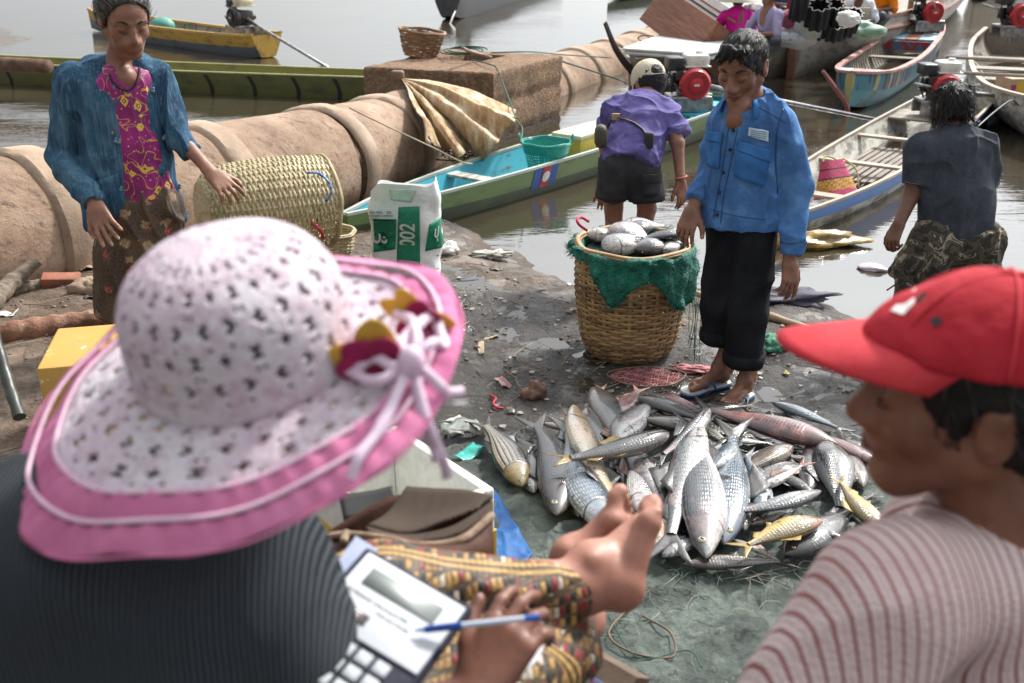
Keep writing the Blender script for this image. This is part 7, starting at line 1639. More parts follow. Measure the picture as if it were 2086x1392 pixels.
m = MB(); m.grid(P, closed_u=True); o = attach(m.obj('net_cloth', netm, smooth=True), net); solid(o, .003, 0)
m = MB()
for k in range(900):
    i = random.randrange(nU); p = P[i, random.choice((15, 15, 15, 6, 4))]; d_ = nz(np.array([p[0]-bc[0], p[1]-bc[1], 0]))+np.array([random.uniform(-.8, .8), random.uniform(-.8, .8), random.uniform(-1.2, .5)]); L_ = random.uniform(.01, .035); m.tube([p, p+nz(d_)*L_], [.0014, .0005], 3, cap=False)
o = attach(m.obj('frayed_threads', netm, kind='stuff'), net)
for k in range(7):
    p = P[int(nU*(.43+.012*k)) % nU, 15] if False else np.array([bc[0]+.27+.008*k, bc[1]-.13-.01*k, bc[2]+.33]); m = MB(); q = [p, p+[.012*math.sin(k), -.01, -.12], p+[.01*math.cos(k*2), -.01, -.22-.02*k]]; m.tube(sweep(q, 5), .0016, 4); attach(m.obj('loose_thread', netm), net)
m = MB(); m.tube(sweep([Y(1196, 470, 4.45), Y(1180, 458, 4.43), Y(1176, 448, 4.45), Y(1184, 443, 4.5), Y(1200, 452, 4.5)], 6), .007, 7); tag(m.obj('red_rope_loop', red_rope, smooth=True), 'red rope loop tied to the left side of the basket rim', 'rope')
# tarpaulins
def sheet(name, label, poly, mt, z, nx=90, amp=.012, s=6, seed=0, cat='tarpaulin', st=(1, 1, 1)):
    q = [G(x, y, 0) for x, y in poly]; P = np.zeros((nx+1, nx+1, 3))
    for i in range(nx+1):
        for j in range(nx+1):
            u, v = i/nx, j/nx; P[i, j] = (q[0]*(1-v)+q[1]*v)*(1-u)+(q[3]*(1-v)+q[2]*v)*u
    Pn = P*np.array(st); r = np.clip(1-np.abs(noise3(Pn+.08*np.stack([noise3(P, 3, 1), noise3(P, 3, 5), noise3(P, 3, 8)], -1), s, seed))*2.2, 0, 1)**2; r2 = np.clip(1-np.abs(noise3(Pn[..., [1, 0, 2]], s*1.7, seed+9))*2.2, 0, 1)**2
    P[..., 2] = gh(P[..., 0], P[..., 1], False)+z+amp*(r+.6*r2)+.25*amp*noise3(P, s*5, seed); wob = .03*np.stack([noise3(P, 4, seed+2), noise3(P, 4, seed+4), P[..., 0]*0], -1)
    P = P+wob; m = MB(); m.grid(P); o = m.obj(name, mt, smooth=True); solid(o, .002, 0); return tag(o, label, cat)
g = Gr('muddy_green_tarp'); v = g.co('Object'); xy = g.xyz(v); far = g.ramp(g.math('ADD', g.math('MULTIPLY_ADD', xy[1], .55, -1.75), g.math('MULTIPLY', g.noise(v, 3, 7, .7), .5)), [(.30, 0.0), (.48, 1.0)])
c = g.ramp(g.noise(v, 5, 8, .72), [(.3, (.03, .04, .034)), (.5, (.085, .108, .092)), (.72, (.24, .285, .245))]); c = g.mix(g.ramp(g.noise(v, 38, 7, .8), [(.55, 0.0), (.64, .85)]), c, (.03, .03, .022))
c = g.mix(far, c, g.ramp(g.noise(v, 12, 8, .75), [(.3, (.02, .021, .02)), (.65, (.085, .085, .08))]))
tarpm = g.done(c, g.ramp(g.noise(v, 9, 6, .7), [(.35, .22), (.65, .6)]), g.math('ADD', g.ridge(v, 9, 5, 1.0), g.math('MULTIPLY', g.noise(v, 50, 6, .8), .5)), 1.0, .03, spec=.5)
sheet('green_tarpaulin', 'muddy grey-green tarpaulin spread under the fish heap', [(900, 905), (860, 1560), (1900, 1560), (1930, 830)], tarpm, .012, 190, .022, 6, 3)
sheet('blue_tarpaulin', 'bright blue tarpaulin corner showing beside the foam box', [(880, 985), (960, 1300), (1072, 1150), (1012, 1030)], mat('blue_tarp_plastic', (.012, .11, .32), (.01, .06, .2), .55, 9, bump=.6, spec=.3), .030, 50, .012, 8, 5)
grass_ = MB()
for k in range(120):
    x, y = (random.gauss(1400, 190), random.gauss(1205, 60)) if k % 3 else (random.gauss(1500, 60), random.gauss(1165, 12)); p = G(x, y, .046); a = random.uniform(0, 2*PI); d_ = np.array([math.cos(a), math.sin(a), 0]); L_ = random.uniform(.03, .12)
    grass_.tube(sweep([p, p+d_*L_*.5+[0, 0, .01], p+d_*L_+np.array([-d_[1], d_[0], 0])*random.uniform(-.05, .05)], 3), .0012, 3, cap=False)
tag(grass_.obj('threads', mat('tarp_threads', (.1, .17, .13), (.22, .2, .15))), 'loose pale and green threads lying on the tarpaulin', 'threads', kind='stuff')
rope('brown wire bent into loops on the tarpaulin at the bottom', [G(1290, 1230, .052), G(1240, 1290, .056), G(1290, 1330, .052), G(1370, 1338, .052), G(1366, 1290, .056), G(1310, 1255, .052)], .0035, mat('brown_wire2', (.16, .1, .06)), 'wire', 'wire')
rope('long thin green thread across the tarpaulin', [G(1240, 1255, .056), G(1300, 1340, .052), G(1400, 1325, .056), G(1430, 1360, .052)], .002, rope_g, 'thread', 'thread')
# ---------------------------------------------------------------- foreground: the bench, the woman with the sun hat, her things
Q = lambda x, y, D: np.array([0, 0, CAMZ])+ray(x, y)*D
bx_, by_ = -.15, 1.05
bench_ = thing('wooden_bench', 'rough wooden bench under the woman with the pink hat', 'bench', (-.2, .95, 0))
plank = wood('old_bench_plank', (.16, .10, .065), (.07, .045, .03), .7)
for i in range(4):
    m = MB(); m.box((-.42+.04*(i % 2), -.42+.26*i, .80), (1.35, .245, .035), bev=.006); m.obj('seat_plank', plank, bench_)
for sx in (-1.0, .15):
    for sy in (-.4, .3): m = MB(); m.box((sx, sy, .40), (.07, .07, .78), bev=.006); m.obj('leg', plank, bench_)
root = thing('person', 'woman in a wide pink sun hat and dark striped top seen from behind, writing', 'person', (-.25, .95, .82)); H = .0045
hatw = root
# torso and arms
grp = Gr('dark_striped_cotton'); v = grp.co('Object'); w = grp.wave(grp.addv(grp.co('Object', (1, .6, .12), (.25, .3, .12)), grp.noise(v, 3, 3, col=True), .012), 62, .6, 2, 'X')
darktop = grp.done(grp.mix(grp.ramp(grp.noise(v, 6, 5), [(.35, 0.0), (.7, .3)]), grp.ramp(w, [(.35, (.010, .013, .017)), (.7, (.030, .036, .043)), (.95, (.062, .07, .08))]), (.05, .055, .062)), .9, grp.math('ADD', grp.math('MULTIPLY', grp.ridge(v, 7, 3, .9), .8), grp.math('MULTIPLY', w, .15)), .6, .010, spec=.15)
hc_, hf = Q(512, 735, 1.03), (.05, .93, -.28)
nk = Q(450, 1010, 1.06)
shL, shR = Q(90, 1150, 1.02), Q(505, 1215, 1.10)
elR = Q(690, 1500, 1.12); wrR = Q(965, 1425, 1.13)
elL = Q(-80, 1500, 1.05)
B = Body([hc_+[0, 0, .12], shL, shR, elR, wrR, elL, Q(1120, 1250, 1.1), Q(350, 1500, 1.05), Q(700, 1480, 1.4)], H, .14)
head(B, hc_, hf, s=.96, neck=nk, nr=.05)
B.cap(Q(380, 1180, 1.12), Q(360, 1500, 1.15), .12, .13, .03); B.cap(shL, shR, .05, .05, .05)
B.chain([shR, elR, wrR], [.045, .038, .026], .02); B.chain([shL, elL], [.045, .038], .02)
hd = nz(Q(1035, 1300, 1.15)-wrR)
tips = hand(B, wrR, hd, (-.35, -.62, .70), side=-1, curl=(.55, .6, .75, .9), s=.98, spread=.7, nails=3, thumb=.3)
# legs stretched out over the end of the bench, ankles crossed
kn1, an1 = Q(770, 1215, 1.33), Q(1190, 1195, 1.42); kn2, an2 = Q(1010, 1400, 1.30), Q(1180, 1262, 1.50)
hp1 = Q(560, 1330, 1.28)
B2 = Body([kn1, an1, kn2, an2, Q(1345, 990, 1.5), Q(1310, 1260, 1.4)], .0045, .12)
for BB_ in (B2,):
    BB_.cap(kn1, an1, .052, .037, .02)
    BB_.cap(kn2, an2, .052, .036, .02)
    he, to = Q(1306, 1236, 1.41), Q(1356, 1008, 1.47); sole = nz(to-he); upv = nz(an1-he-sole*np.dot(an1-he, sole))
    P_ = foot(BB_, he+upv*.0, to, up=upv, inner=-1, ankle=an1, s=.98, nails=1)
    he2, to2 = Q(1262, 1190, 1.50), Q(1290, 1003, 1.56); sole2 = nz(to2-he2); up2 = nz(Q(1180, 1250, 1.50)-he2-sole2*np.dot(Q(1180, 1250, 1.50)-he2, sole2))
    foot(BB_, he2, to2, up=up2, inner=1, ankle=an2, s=.95, nails=1)
sF, sl = B2.F, None
# merge the legs into the same continuous body
B.cap(Q(520, 1400, 1.2), kn1, .08, .065, .02); B.cap(Q(620, 1480, 1.2), kn2, .08, .062, .02)
def merge(Ba, Bb):
    lo = np.minimum(Ba.lo, Bb.lo); hi = np.maximum(Ba.lo+Ba.h*(Ba.n-1), Bb.lo+Bb.h*(Bb.n-1)); N_ = Body([lo, hi], Ba.h, 0); N_.lo = lo; N_.n = np.ceil((hi-lo)/Ba.h).astype(int)+2; N_.F = np.full(N_.n, .5, np.float32); N_.I = np.zeros(N_.n, np.uint8)
    return N_
skinC = skin('skin_sun_browned', (.21, .085, .052), (.10, .04, .026)); skinF = skin('skin_foot', (.42, .2, .14), (.27, .11, .075)); redn = mat('dark_red_nail_varnish', (.12, .008, .015), rough=.2, coat=.6)
o = B.obj('body', [skinC, lipm, browm, redn], it=1); attach(o, root)
o = B2.obj('bare_legs', [skinF, redn], it=1); attach(o, root)
K = Body([shL, shR, elR, elL, Q(350, 1500, 1.05), Q(820, 1480, 1.1)], .0055, .2)
K.cap(Q(340, 1200, 1.12), Q(320, 1520, 1.16), .165, .18, .04); K.cap(shL+[0, .03, 0], shR+[-.02, .03, 0], .09, .085, .06); K.cap(Q(440, 1040, 1.08), Q(430, 1130, 1.12), .07, .12, .05)
K.cap(shR, Q(605, 1370, 1.11), .085, .078, .04); K.cap(Q(605, 1370, 1.11), elR, .078, .066, .03); K.cap(elR, Q(850, 1450, 1.13), .06, .048, .02, cut=(-1, 1)); K.cap(shL, elL, .095, .085, .04)
o = K.obj('dark_top', darktop, disp=folds(.006, 5, (1, 1, .6), 90), it=2); attach(o, root)
# sarong with a woven pattern
g = Gr('woven_sarong'); v = g.co('Object'); vr = g.co('Object', (1, 1, 1), (.0, .0, -.25)); x = g.xyz(vr)
def brickv(sx, sy, ofs=.5):
    b = g.node('ShaderNodeTexBrick'); g.set(b.inputs[0], g.co('Object', (sx, sy, 1), (0, 0, -.25))); b.inputs['Scale'].default_value = 1; b.inputs['Mortar Size'].default_value = .10; b.offset = ofs
    b.inputs['Color1'].default_value = (0, 0, 0, 1); b.inputs['Color2'].default_value = (1, 1, 1, 1); b.inputs['Mortar'].default_value = (.5, .5, .5, 1); return b
b1 = brickv(46, 28); cell = g.vor(g.co('Object', (120, 55, 55), (0, 0, -.25)), 1, out='Color', rand=.15); cx = g.xyz(cell)[0]
c = g.ramp(cx, [(0, (.34, .19, .05)), (.24, (.2, .012, .018)), (.42, (.012, .010, .010)), (.66, (.45, .40, .33)), (.75, (.30, .165, .045)), (.9, (.17, .015, .02))], 'CONSTANT')
ed_ = g.vor(g.co('Object', (120, 55, 55), (0, 0, -.25)), 1, 'DISTANCE_TO_EDGE', rand=.15); c = g.mix(g.math('LESS_THAN', ed_, .10), c, (.07, .045, .02))
bands = g.wave(g.co('Object', (1, 1, 1), (0, 0, -.25)), 3.6, 0, 1, 'Y'); bands2 = g.wave(g.co('Object', (1, 1, 1), (0, 0, -.25)), 26, .3, 1, 'Y')
gold_ = g.mix(g.ramp(bands2, [(.4, 0.0), (.6, 1.0)]), (.38, .23, .06), (.07, .04, .015)); c = g.mix(g.ramp(bands, [(.80, 0.0), (.84, 1.0)]), c, gold_)
sarm = g.done(c, .6, g.math('ADD', ed_, g.noise(v, 12, 5)), .5, .008)
K = Body([kn1, an1, kn2, Q(1200, 1300, 1.42), Q(560, 1400, 1.25)], .0055, .18)
K.cap(Q(500, 1400, 1.2), kn1, .12, .074, .04); K.cap(kn1, Q(1186, 1208, 1.42), .066, .047, .03, cut=(-.5, 1.0)); K.cap(Q(600, 1520, 1.2), kn2, .10, .075, .04); K.cap(kn2, Q(1172, 1315, 1.45), .073, .05, .03, cut=(-.5, 1.0))
o = K.obj('sarong', sarm, disp=folds(.007, 7, (.6, 1, 1), 95), it=2); attach(o, root)
# sun hat
hat = thing('sun_hat', 'wide pink and white openwork sun hat with ruffled pink brim and cloth flower', 'hat', Q(510, 722, 1.0))
U = nz((-.16, -.20, .97)); Xh = nz(np.cross((0, 1, 0), U)); Xh = nz(np.array([1, 0, 0])-U*U[0]); Nh = -nz(np.cross(U, Xh))    # Nh points to the near side
HP = lambda r, a, z: Q(510, 722, 1.0)+Xh*(r*math.cos(a)-max(0, (r-.11))*.22)+Nh*(r-(.24 if math.sin(a) > 0 else .36)*max(0, r-.11)*abs(math.sin(a)))*math.sin(a)+U*z      # a = pi/2: nearest the camera
def droop(r, a):
    t = max(0, (r-.112)/.13); nearf = .5+.5*math.sin(a); rightf = max(0, math.cos(a-(-.55)))**2
    return -t**1.4*(.012+.024*nearf+.045*max(0, math.cos(a-2.75))**2)+t**1.5*.026*rightf+.008*t*math.sin(3*a+.7)+.004*t*math.sin(8*a)
g = Gr('crochet_pink_white'); v = g.co('Object'); c = g.ramp(g.noise(v, 60, 4, .8), [(.32, (.42, .29, .36)), (.55, (.62, .57, .61))]); c = g.mix(g.ramp(g.noise(v, 7, 4), [(.42, 0.0), (.62, .45)]), c, (.50, .33, .42))
croch = g.done(c, .85, g.noise(v, 180, 3, .8), .9, .004, spec=.2)
pinkf = mat('pink_gathered_cotton', (.56, .19, .33), (.42, .115, .23), .8, 9, bump=.4, bscale=60, spec=.2); pinkw = mat('pale_piping', (.64, .45, .54), (.58, .36, .47), .8, 20)
def lattice(na, nrows, rowf, amod=7):
    K_ = np.ones((na, nrows), bool)
    for i in range(na):
        for j in range(nrows):
            row, q = divmod(j, amod); off = (row % 2)*(amod//2+1); c_ = (i+off) % (amod+1)
            if q in (1, 2, 3) and c_ in (2, 3, 4) and not (c_ != 3 and (row+i//8+q) % 2 == 0): K_[i, j] = False
            if q == 5 and c_ in (0, 6) and (row+i//(amod+1)) % 2: K_[i, j] = False
    return K_
na = 200
prof = sweep([(.110, 0, -.002), (.108, 0, .022), (.106, 0, .052), (.099, 0, .083), (.080, 0, .108), (.046, 0, .125), (.002, 0, .131)], 8); L_ = np.r_[0, np.cumsum(np.linalg.norm(np.diff(prof, axis=0), axis=1))]; nr = 50
P = np.zeros((na, nr, 3))
for i in range(na):
    for j in range(nr):
        s_ = L_[-1]*j/(nr-1); r, z = np.interp(s_, L_, prof[:, 0]), np.interp(s_, L_, prof[:, 2]); a = 2*PI*i/na; r *= 1+.025*math.sin(2*a+.4)+.008*math.sin(5*a+z*30); P[i, j] = HP(r*1.04, a, z)
n3 = fbm(P, 30, 2)*.0016; P += n3[..., None]*U
Kp = lattice(na, nr, 7); Kp[:, :5] = True; Kp[:, 43:] = True
m = MB(); m.grid(P, closed_u=True, keep=Kp); o = m.obj('crown', croch, smooth=True); attach(o, hat); solid(o, .0028, 0)
nr2 = 24; P = np.zeros((na, nr2, 3))
for i in range(na):
    for j in range(nr2): a = 2*PI*i/na; r = .109+(.192-.109)*j/(nr2-1); P[i, j] = HP(r, a, droop(r, a)-.002)
Kb = lattice(na, nr2, 7); Kb[:, 21:] = True
m = MB(); m.grid(P, closed_u=True, keep=Kb); o = m.obj('openwork_brim', croch, smooth=True); attach(o, hat); solid(o, .0028, 0)
def ruffle(r0, r1, nm, mt, dz=0, freq=46, amp=.0022):
    P = np.zeros((360, 9, 3))
    for i in range(360):
        a = 2*PI*i/360
        for j in range(9): q = j/8; r = r0+(r1-r0)*q; P[i, j] = HP(r+.002*math.sin(a*9)*q, a, droop(r, a)+dz+amp*math.sin(freq*a+2*math.sin(a*5))*(1.1-q)+.003*math.sin(11*a)*q-.006*q*q)
    m = MB(); m.grid(P, closed_u=True); o = m.obj(nm, mt, smooth=True); attach(o, hat); solid(o, .0015, 0)
ruffle(.190, .217, 'inner_ruffle', pinkf, .002); ruffle(.220, .245, 'outer_ruffle', pinkf, .0, 58, .0015)
for r in (.1905, .2185): m = MB(); m.tube([HP(r, a, droop(r, a)+.003) for a in np.linspace(0, 2*PI, 160)[:-1]], .0028, 6, closed=True, flat=.7); attach(m.obj('piping', pinkw, smooth=True), hat)
m = MB(); m.tube([HP(.2455, a, droop(.2455, a)-.006) for a in np.linspace(0, 2*PI, 200)[:-1]], .0016, 6, closed=True); attach(m.obj('edge_binding', pinkf, smooth=True), hat)
# hat band, flower and ribbons on the right
fa = .42; fc = HP(.150, fa, .022)
mag = mat('magenta_petal', (.36, .004, .09), (.22, .002, .05), .7, 12, bump=.5, bscale=60); yelp = mat('yellow_petal', (.70, .42, .05), (.55, .3, .04), .7, 12, bump=.5, bscale=60); lil = mat('lilac_ribbon', (.70, .55, .66), (.62, .45, .57), .6, 30)
FX = nz(Q(900, 700, 1)-Q(700, 700, 1)); FY = U
def petal(c, dx, dy, w, l, mt, cup=.2):
    d_ = nz(FX*dx+FY*dy); sd_ = nz(np.cross(d_, Nh)); P = np.zeros((9, 7, 3))
    for i in range(9):
        for j in range(7): t = i/8; s_ = (j/6-.5)*2; wv = w*math.sin(PI*min(.97, t*.85+.12))**.7; P[i, j] = c+d_*l*t+sd_*wv*s_+Nh*(cup*l*t*t*.4+.3*w*s_*s_*-.3)
    m = MB(); m.grid(P); o = m.obj('petal', mt, smooth=True); attach(o, hat); solid(o, .001, 0)
f0 = Q(762, 745, .93); f1 = Q(845, 655, .97)
for dx, dy in ((-1, -.15), (-.5, -.8), (.3, -.9), (.9, -.3), (.5, .6), (-.5, .55)): petal(f0, dx, dy, .018, .036, mag)
for dx, dy in ((-1, -.75), (-.9, .1), (.8, -.8), (.2, .9)): petal(f0+np.array([0, .006, -.0]), dx, dy, .02, .052, yelp)
for dx, dy in ((.3, .6), (.9, .2), (-.3, -.3)): petal(f1, dx, dy, .012, .026, mag)
for dx, dy in ((-.2, 1), (-.6, .5), (1, -.1)): petal(f1+np.array([0, .004, 0]), dx, dy, .012, .04, yelp)
def ribbon(px, w=.0055):
    P0 = sweep([Q(*p) for p in px], 8); m = MB(); rows = []
    for i, p in enumerate(P0): T_ = nz(P0[min(i+1, len(P0)-1)]-P0[max(i-1, 0)]); s_ = nz(np.cross(T_, ray(px[0][0], px[0][1]))); rows.append([p-s_*w*(1-.3*abs(math.sin(i*.4))), p+s_*w])
    m.grid(np.array(rows)); o = m.obj('ribbon', lil, smooth=True); attach(o, hat); solid(o, .0012, 0)
kn = (835, 735, .92)
for px in ([kn, (770, 775, .91), (715, 755, .93), (700, 735, .94)], [kn, (800, 690, .93), (740, 715, .93), (716, 740, .93)], [kn, (850, 690, .93), (835, 650, .95), (800, 640, .96)], [kn, (880, 700, .93), (905, 700, .95), (890, 655, .97)],
           [kn, (880, 780, .93), (915, 800, .94), (945, 798, .95)], [kn, (900, 790, .92), (905, 825, .93)], [kn, (862, 850, .91), (880, 905, .92), (890, 940, .93)], [kn, (870, 860, .91), (898, 930, .93), (912, 975, .95)], [kn, (780, 860, .89), (730, 930, .87), (712, 985, .87)],
           [kn, (820, 700, .93), (855, 660, .95), (885, 640, .97)], [(724, 760, .93), (760, 730, .925), (800, 748, .915), (830, 740, .915)]): ribbon(px)
m = MB(); m.ell(Q(838, 738, .915), (.013, .011, .016)); attach(m.obj('ribbon_knot', lil, smooth=True), hat)
hh = Body([hc_], .006, .2); hairshape(hh, hc_, hf, s=.93, grow=.004); f_, r_, u_ = axes(hf); o = hh.obj('hair', darkhair, disp=lambda V: .003*noise3(V, 90), it=1); attach(o, root)
# calculator
cal = thing('calculator', 'white desk calculator with grey display on the lap of the woman in the hat', 'calculator', Q(850, 1250, 1.14))
ux = nz(Q(955, 1245, 1.15)-Q(748, 1125, 1.19)); vy = Q(800, 1400, 1.06)-Q(748, 1125, 1.19); vy = nz(vy-np.dot(vy, ux)*ux); nzc = nz(np.cross(ux, vy)); nzc = nzc if nzc[2] > 0 else -nzc
O = Q(748, 1112, 1.19); wC = np.linalg.norm(Q(965, 1240, 1.15)-O); hC = .185
Mc = np.stack([ux, vy, nzc], 1); Rc = Matrix(np.stack([ux, -vy if np.dot(np.cross(ux, vy), nzc) < 0 else vy, nzc], 1).tolist()).to_euler()
whp = mat('calculator_white', (.54, .56, .59), (.48, .5, .53), .6, 6, bump=.05, spec=.2); nav = mat('calculator_navy', (.012, .014, .03), rough=.65, spec=.2); lcd = mat('lcd_grey', (.10, .125, .12), (.085, .105, .10), .35, 6, bump=0); keyw = mat('key_grey', (.42, .45, .48), rough=.6); keyb = mat('key_blue', (.03, .09, .28), rough=.4)
def cpart(nm, x0, x1, y0, y1, z0, z1, mt, bev=.002):
    m = MB(); m.box((0, 0, 0), ((x1-x0), (y1-y0), (z1-z0)), bev=bev); o = m.obj(nm, mt, cal, smooth=30); c_ = O+Mc @ np.array([(x0+x1)/2, (y0+y1)/2, (z0+z1)/2]); o.location = tuple(c_-np.array(cal.location)); o.rotation_euler = Rc; return o
cpart('case', 0, wC, 0, hC, -.014, 0, nav, .004); cpart('face_plate', .008, wC-.006, .008, .112, 0, .003, whp); cpart('display', .026, wC-.026, .024, .050, .003, .0042, lcd, .0005)
cpart('solar_cell', .022, .062, .082, .097, .003, .004, mat('solar_cell', (.03, .012, .01), rough=.15), .0005)
cpart('key_bed', .006, wC-.006, .118, hC-.004, 0, .002, nav)
for r in range(3):
    for c in range(5): cpart('key', .010+c*.0225, .028+c*.0225, .122+r*.021, .138+r*.021, .002, .008, keyb if c == 0 and r == 1 else keyw, .002)
def ctext(s_, x, y, size):
    Mx = Matrix(Mc.tolist()).to_4x4() @ Matrix.Rotation(PI, 4, 'X') if np.dot(np.cross(ux, vy), nzc) < 0 else Matrix(Mc.tolist()).to_4x4()
    cy = -vy; Mt = Matrix(np.stack([ux, cy, np.cross(ux, cy)], 1).tolist()).to_4x4(); Mt.translation = Vector(O+Mc @ np.array([x, y, .0036])-np.array(cal.location)); text('print', s_, size, nav, Mt, cal, .0001)
ctext('ELECTRONIC CALCULATOR', .055, .064, .007); ctext('TWO WAY POWER', .085, .074, .005)
# flipped-up lid / pale pad behind the calculator
pad = thing('pale_card', 'pale blue card standing behind the calculator', 'card', Q(725, 1140, 1.18)); m = MB(); qq = [Q(725, 1092, 1.20), Q(770, 1120, 1.195), Q(722, 1188, 1.165), Q(674, 1163, 1.17)]
m.add([q for q in qq]+[q-nzc*.006 for q in qq], [(0, 1, 2, 3), (7, 6, 5, 4), (0, 4, 5, 1), (1, 5, 6, 2), (2, 6, 7, 3), (3, 7, 4, 0)]); attach(m.obj('card', mat('pale_blue_card', (.5, .56, .74), (.42, .47, .66), .5, 5)), pad)
# pen
pen = thing('pen', 'blue and clear ballpoint pen held between the fingers over the calculator', 'pen', Q(970, 1268, 1.07))
a, b = Q(843, 1285, 1.10), Q(1100, 1257, 1.10); dpn = b-a
for nm, t0, t1, r0, r1, mt in (('tip', 0, .09, .0006, .0032, bl_rope), ('cap', .09, .38, .0042, .0046, mat('pen_blue', (.01, .07, .34), rough=.25)), ('barrel', .38, .88, .0036, .0036, mat('pen_clear', (.5, .55, .62), (.42, .47, .56), .15, coat=.5)), ('end_cap', .88, 1.0, .004, .0036, mat('pen_blue_end', (.01, .1, .42), rough=.25))):
    m = MB(); m.tube([a+dpn*t0, a+dpn*t1], [r0, r1], 10); attach(m.obj(nm, mt, smooth=40), pen)
# paper under the hand
m = MB()
paper = thing('paper', 'folded white paper slips under the writing hand', 'paper', Q(1060, 1330, 1.2)); ppm = mat('white_paper', (.74, .75, .78), (.66, .68, .74), .7, 5, bump=.1)
for qs in ([(1022, 1290, 1.2), (1092, 1280, 1.22), (1115, 1300, 1.22), (1030, 1392, 1.16)], [(1030, 1335, 1.19), (1112, 1305, 1.21), (1095, 1345, 1.19), (1010, 1420, 1.15)]):
    m = MB(); q = [Q(*p) for p in qs]; m.add(q+[p+np.array([0, 0, -.002]) for p in q], [(3, 2, 1, 0), (4, 5, 6, 7), (0, 1, 5, 4), (1, 2, 6, 5), (2, 3, 7, 6), (3, 0, 4, 7)]); attach(m.obj('paper_slip', ppm), paper)
# leather and herringbone bag
bagt = thing('shoulder_bag', 'brown leather bag gaping open with a herringbone cloth flap', 'bag', Q(830, 1150, 1.5))
leather = mat('brown_leather', (.085, .034, .02), (.03, .014, .01), .65, 8, bump=.5, bscale=50, spec=.2); strapb = mat('twisted_cord', (.34, .25, .17), (.18, .12, .08), .8, 60, bump=.8)
g = Gr('herringbone'); v = g.co('Object'); zz = g.wave(g.co('Object', (1, 1, 1), (0, .5, .2)), 14, 0, 1, 'X', 'TRI'); w2 = g.node('ShaderNodeTexWave'); g.set(w2.inputs[0], g.addv(g.co('Object', (1, 1, 1), (0, .5, .2)), zz, .018)); w2.inputs['Scale'].default_value = 60; w2.bands_direction = 'Y'
herr = g.done(g.mix(g.ramp(w2.outputs[1], [(.35, 0.0), (.65, 1.0)]), (.022, .015, .011), (.105, .075, .055)), .85, w2.outputs[1], .5, .004, spec=.2)
def loftpx(rows, nm, mt, par, th=.004, n=6):
    R_ = [sweep([Q(*p) for p in r], n) for r in rows]; R_ = np.array(R_); cols = [sweep(R_[:, j], 5) for j in range(R_.shape[1])]; P = np.transpose(np.array(cols), (1, 0, 2)); m = MB(); m.grid(P); o = m.obj(nm, mt, smooth=True); attach(o, par); solid(o, th, 0); return o
loftpx([[(622, 1105, 1.5), (760, 1085, 1.47), (880, 1100, 1.45), (1000, 1045, 1.5)], [(640, 1150, 1.45), (770, 1145, 1.41), (890, 1150, 1.4), (1006, 1120, 1.46)], [(670, 1290, 1.45), (790, 1300, 1.42), (900, 1290, 1.42), (1000, 1250, 1.46)]], 'front_panel', leather, bagt)
loftpx([[(640, 1100, 1.56), (800, 1010, 1.62), (900, 1030, 1.62), (1000, 1010, 1.58)], [(650, 1180, 1.58), (800, 1100, 1.6), (900, 1130, 1.6), (1004, 1120, 1.58)], [(670, 1290, 1.55), (800, 1290, 1.58), (900, 1290, 1.58), (1000, 1250, 1.56)]], 'back_panel', leather, bagt)
loftpx([[(828, 992, 1.62), (880, 996, 1.62), (950, 1000, 1.6), (1004, 1012, 1.56)], [(790, 1045, 1.58), (850, 1055, 1.57), (920, 1042, 1.56), (985, 1022, 1.54)], [(748, 1072, 1.52), (830, 1088, 1.5), (905, 1062, 1.5), (975, 1036, 1.52)]], 'herringbone_flap', herr, bagt, .005)
loftpx([[(745, 1075, 1.5), (825, 1092, 1.48), (920, 1075, 1.47), (1004, 1022, 1.53)], [(755, 1092, 1.47), (835, 1104, 1.45), (925, 1092, 1.45), (1005, 1042, 1.51)]], 'herringbone_edge', herr, bagt, .005)
for px in ([(622, 1106, 1.49), (700, 1090, 1.47), (790, 1098, 1.45), (850, 1112, 1.44), (940, 1100, 1.44), (1003, 1050, 1.49)], [(655, 1150, 1.43), (640, 1185, 1.42), (660, 1205, 1.41), (690, 1170, 1.42)], [(705, 1085, 1.46), (700, 1105, 1.44)]):
    m = MB(); m.tube(sweep([Q(*p) for p in px], 8), .0065, 7); attach(m.obj('cord_trim', strapb, smooth=True), bagt)
loftpx([[(690, 1010, 1.7), (760, 1000, 1.7), (800, 990, 1.7)], [(700, 1060, 1.66), (770, 1050, 1.66), (815, 1035, 1.66)]], 'lining_fold', mat('dark_lining', (.02, .018, .018)), bagt)
# foam box beside the tarpaulin
fb = thing('foam_box', 'open white foam fish box with yellow and green print beyond the leather bag', 'box', G(915, 1120, 0))
cA = G(1007, 995, .40); xA = nz(G(1007, 995, .40)-G(868, 905, .40)); xA[2] = 0; xA = nz(xA); yA = np.array([-xA[1], xA[0], 0]); yA = -yA if yA[1] > 0 else yA
def fbox(c, d, mt, nm, bev=.008): m = MB(); m.box((0, 0, 0), d, bev=bev); o = m.obj(nm, mt, fb); o.location = tuple(cA-xA*.27+yA*.19+xA*c[0]+yA*c[1]+np.array([0, 0, c[2]-.2])-np.array(fb.location)); o.rotation_euler = (0, 0, math.atan2(xA[1], xA[0]))
for c, d in (((0, .175, 0), (.54, .035, .40)), ((0, -.175, 0), (.54, .035, .40)), ((.2525, 0, 0), (.035, .314, .40)), ((-.2525, 0, 0), (.035, .314, .40))): fbox(c, d, whf, 'wall')
fbox((0, 0, -.18), (.46, .30, .03), whf, 'floor')
for s_ in (-1, 1): fbox((0, .195*s_, -.03), (.545, .004, .16), yelc, 'printed_band', .001); fbox((0, .1955*s_, -.15), (.545, .004, .05), grb, 'printed_band', .001)
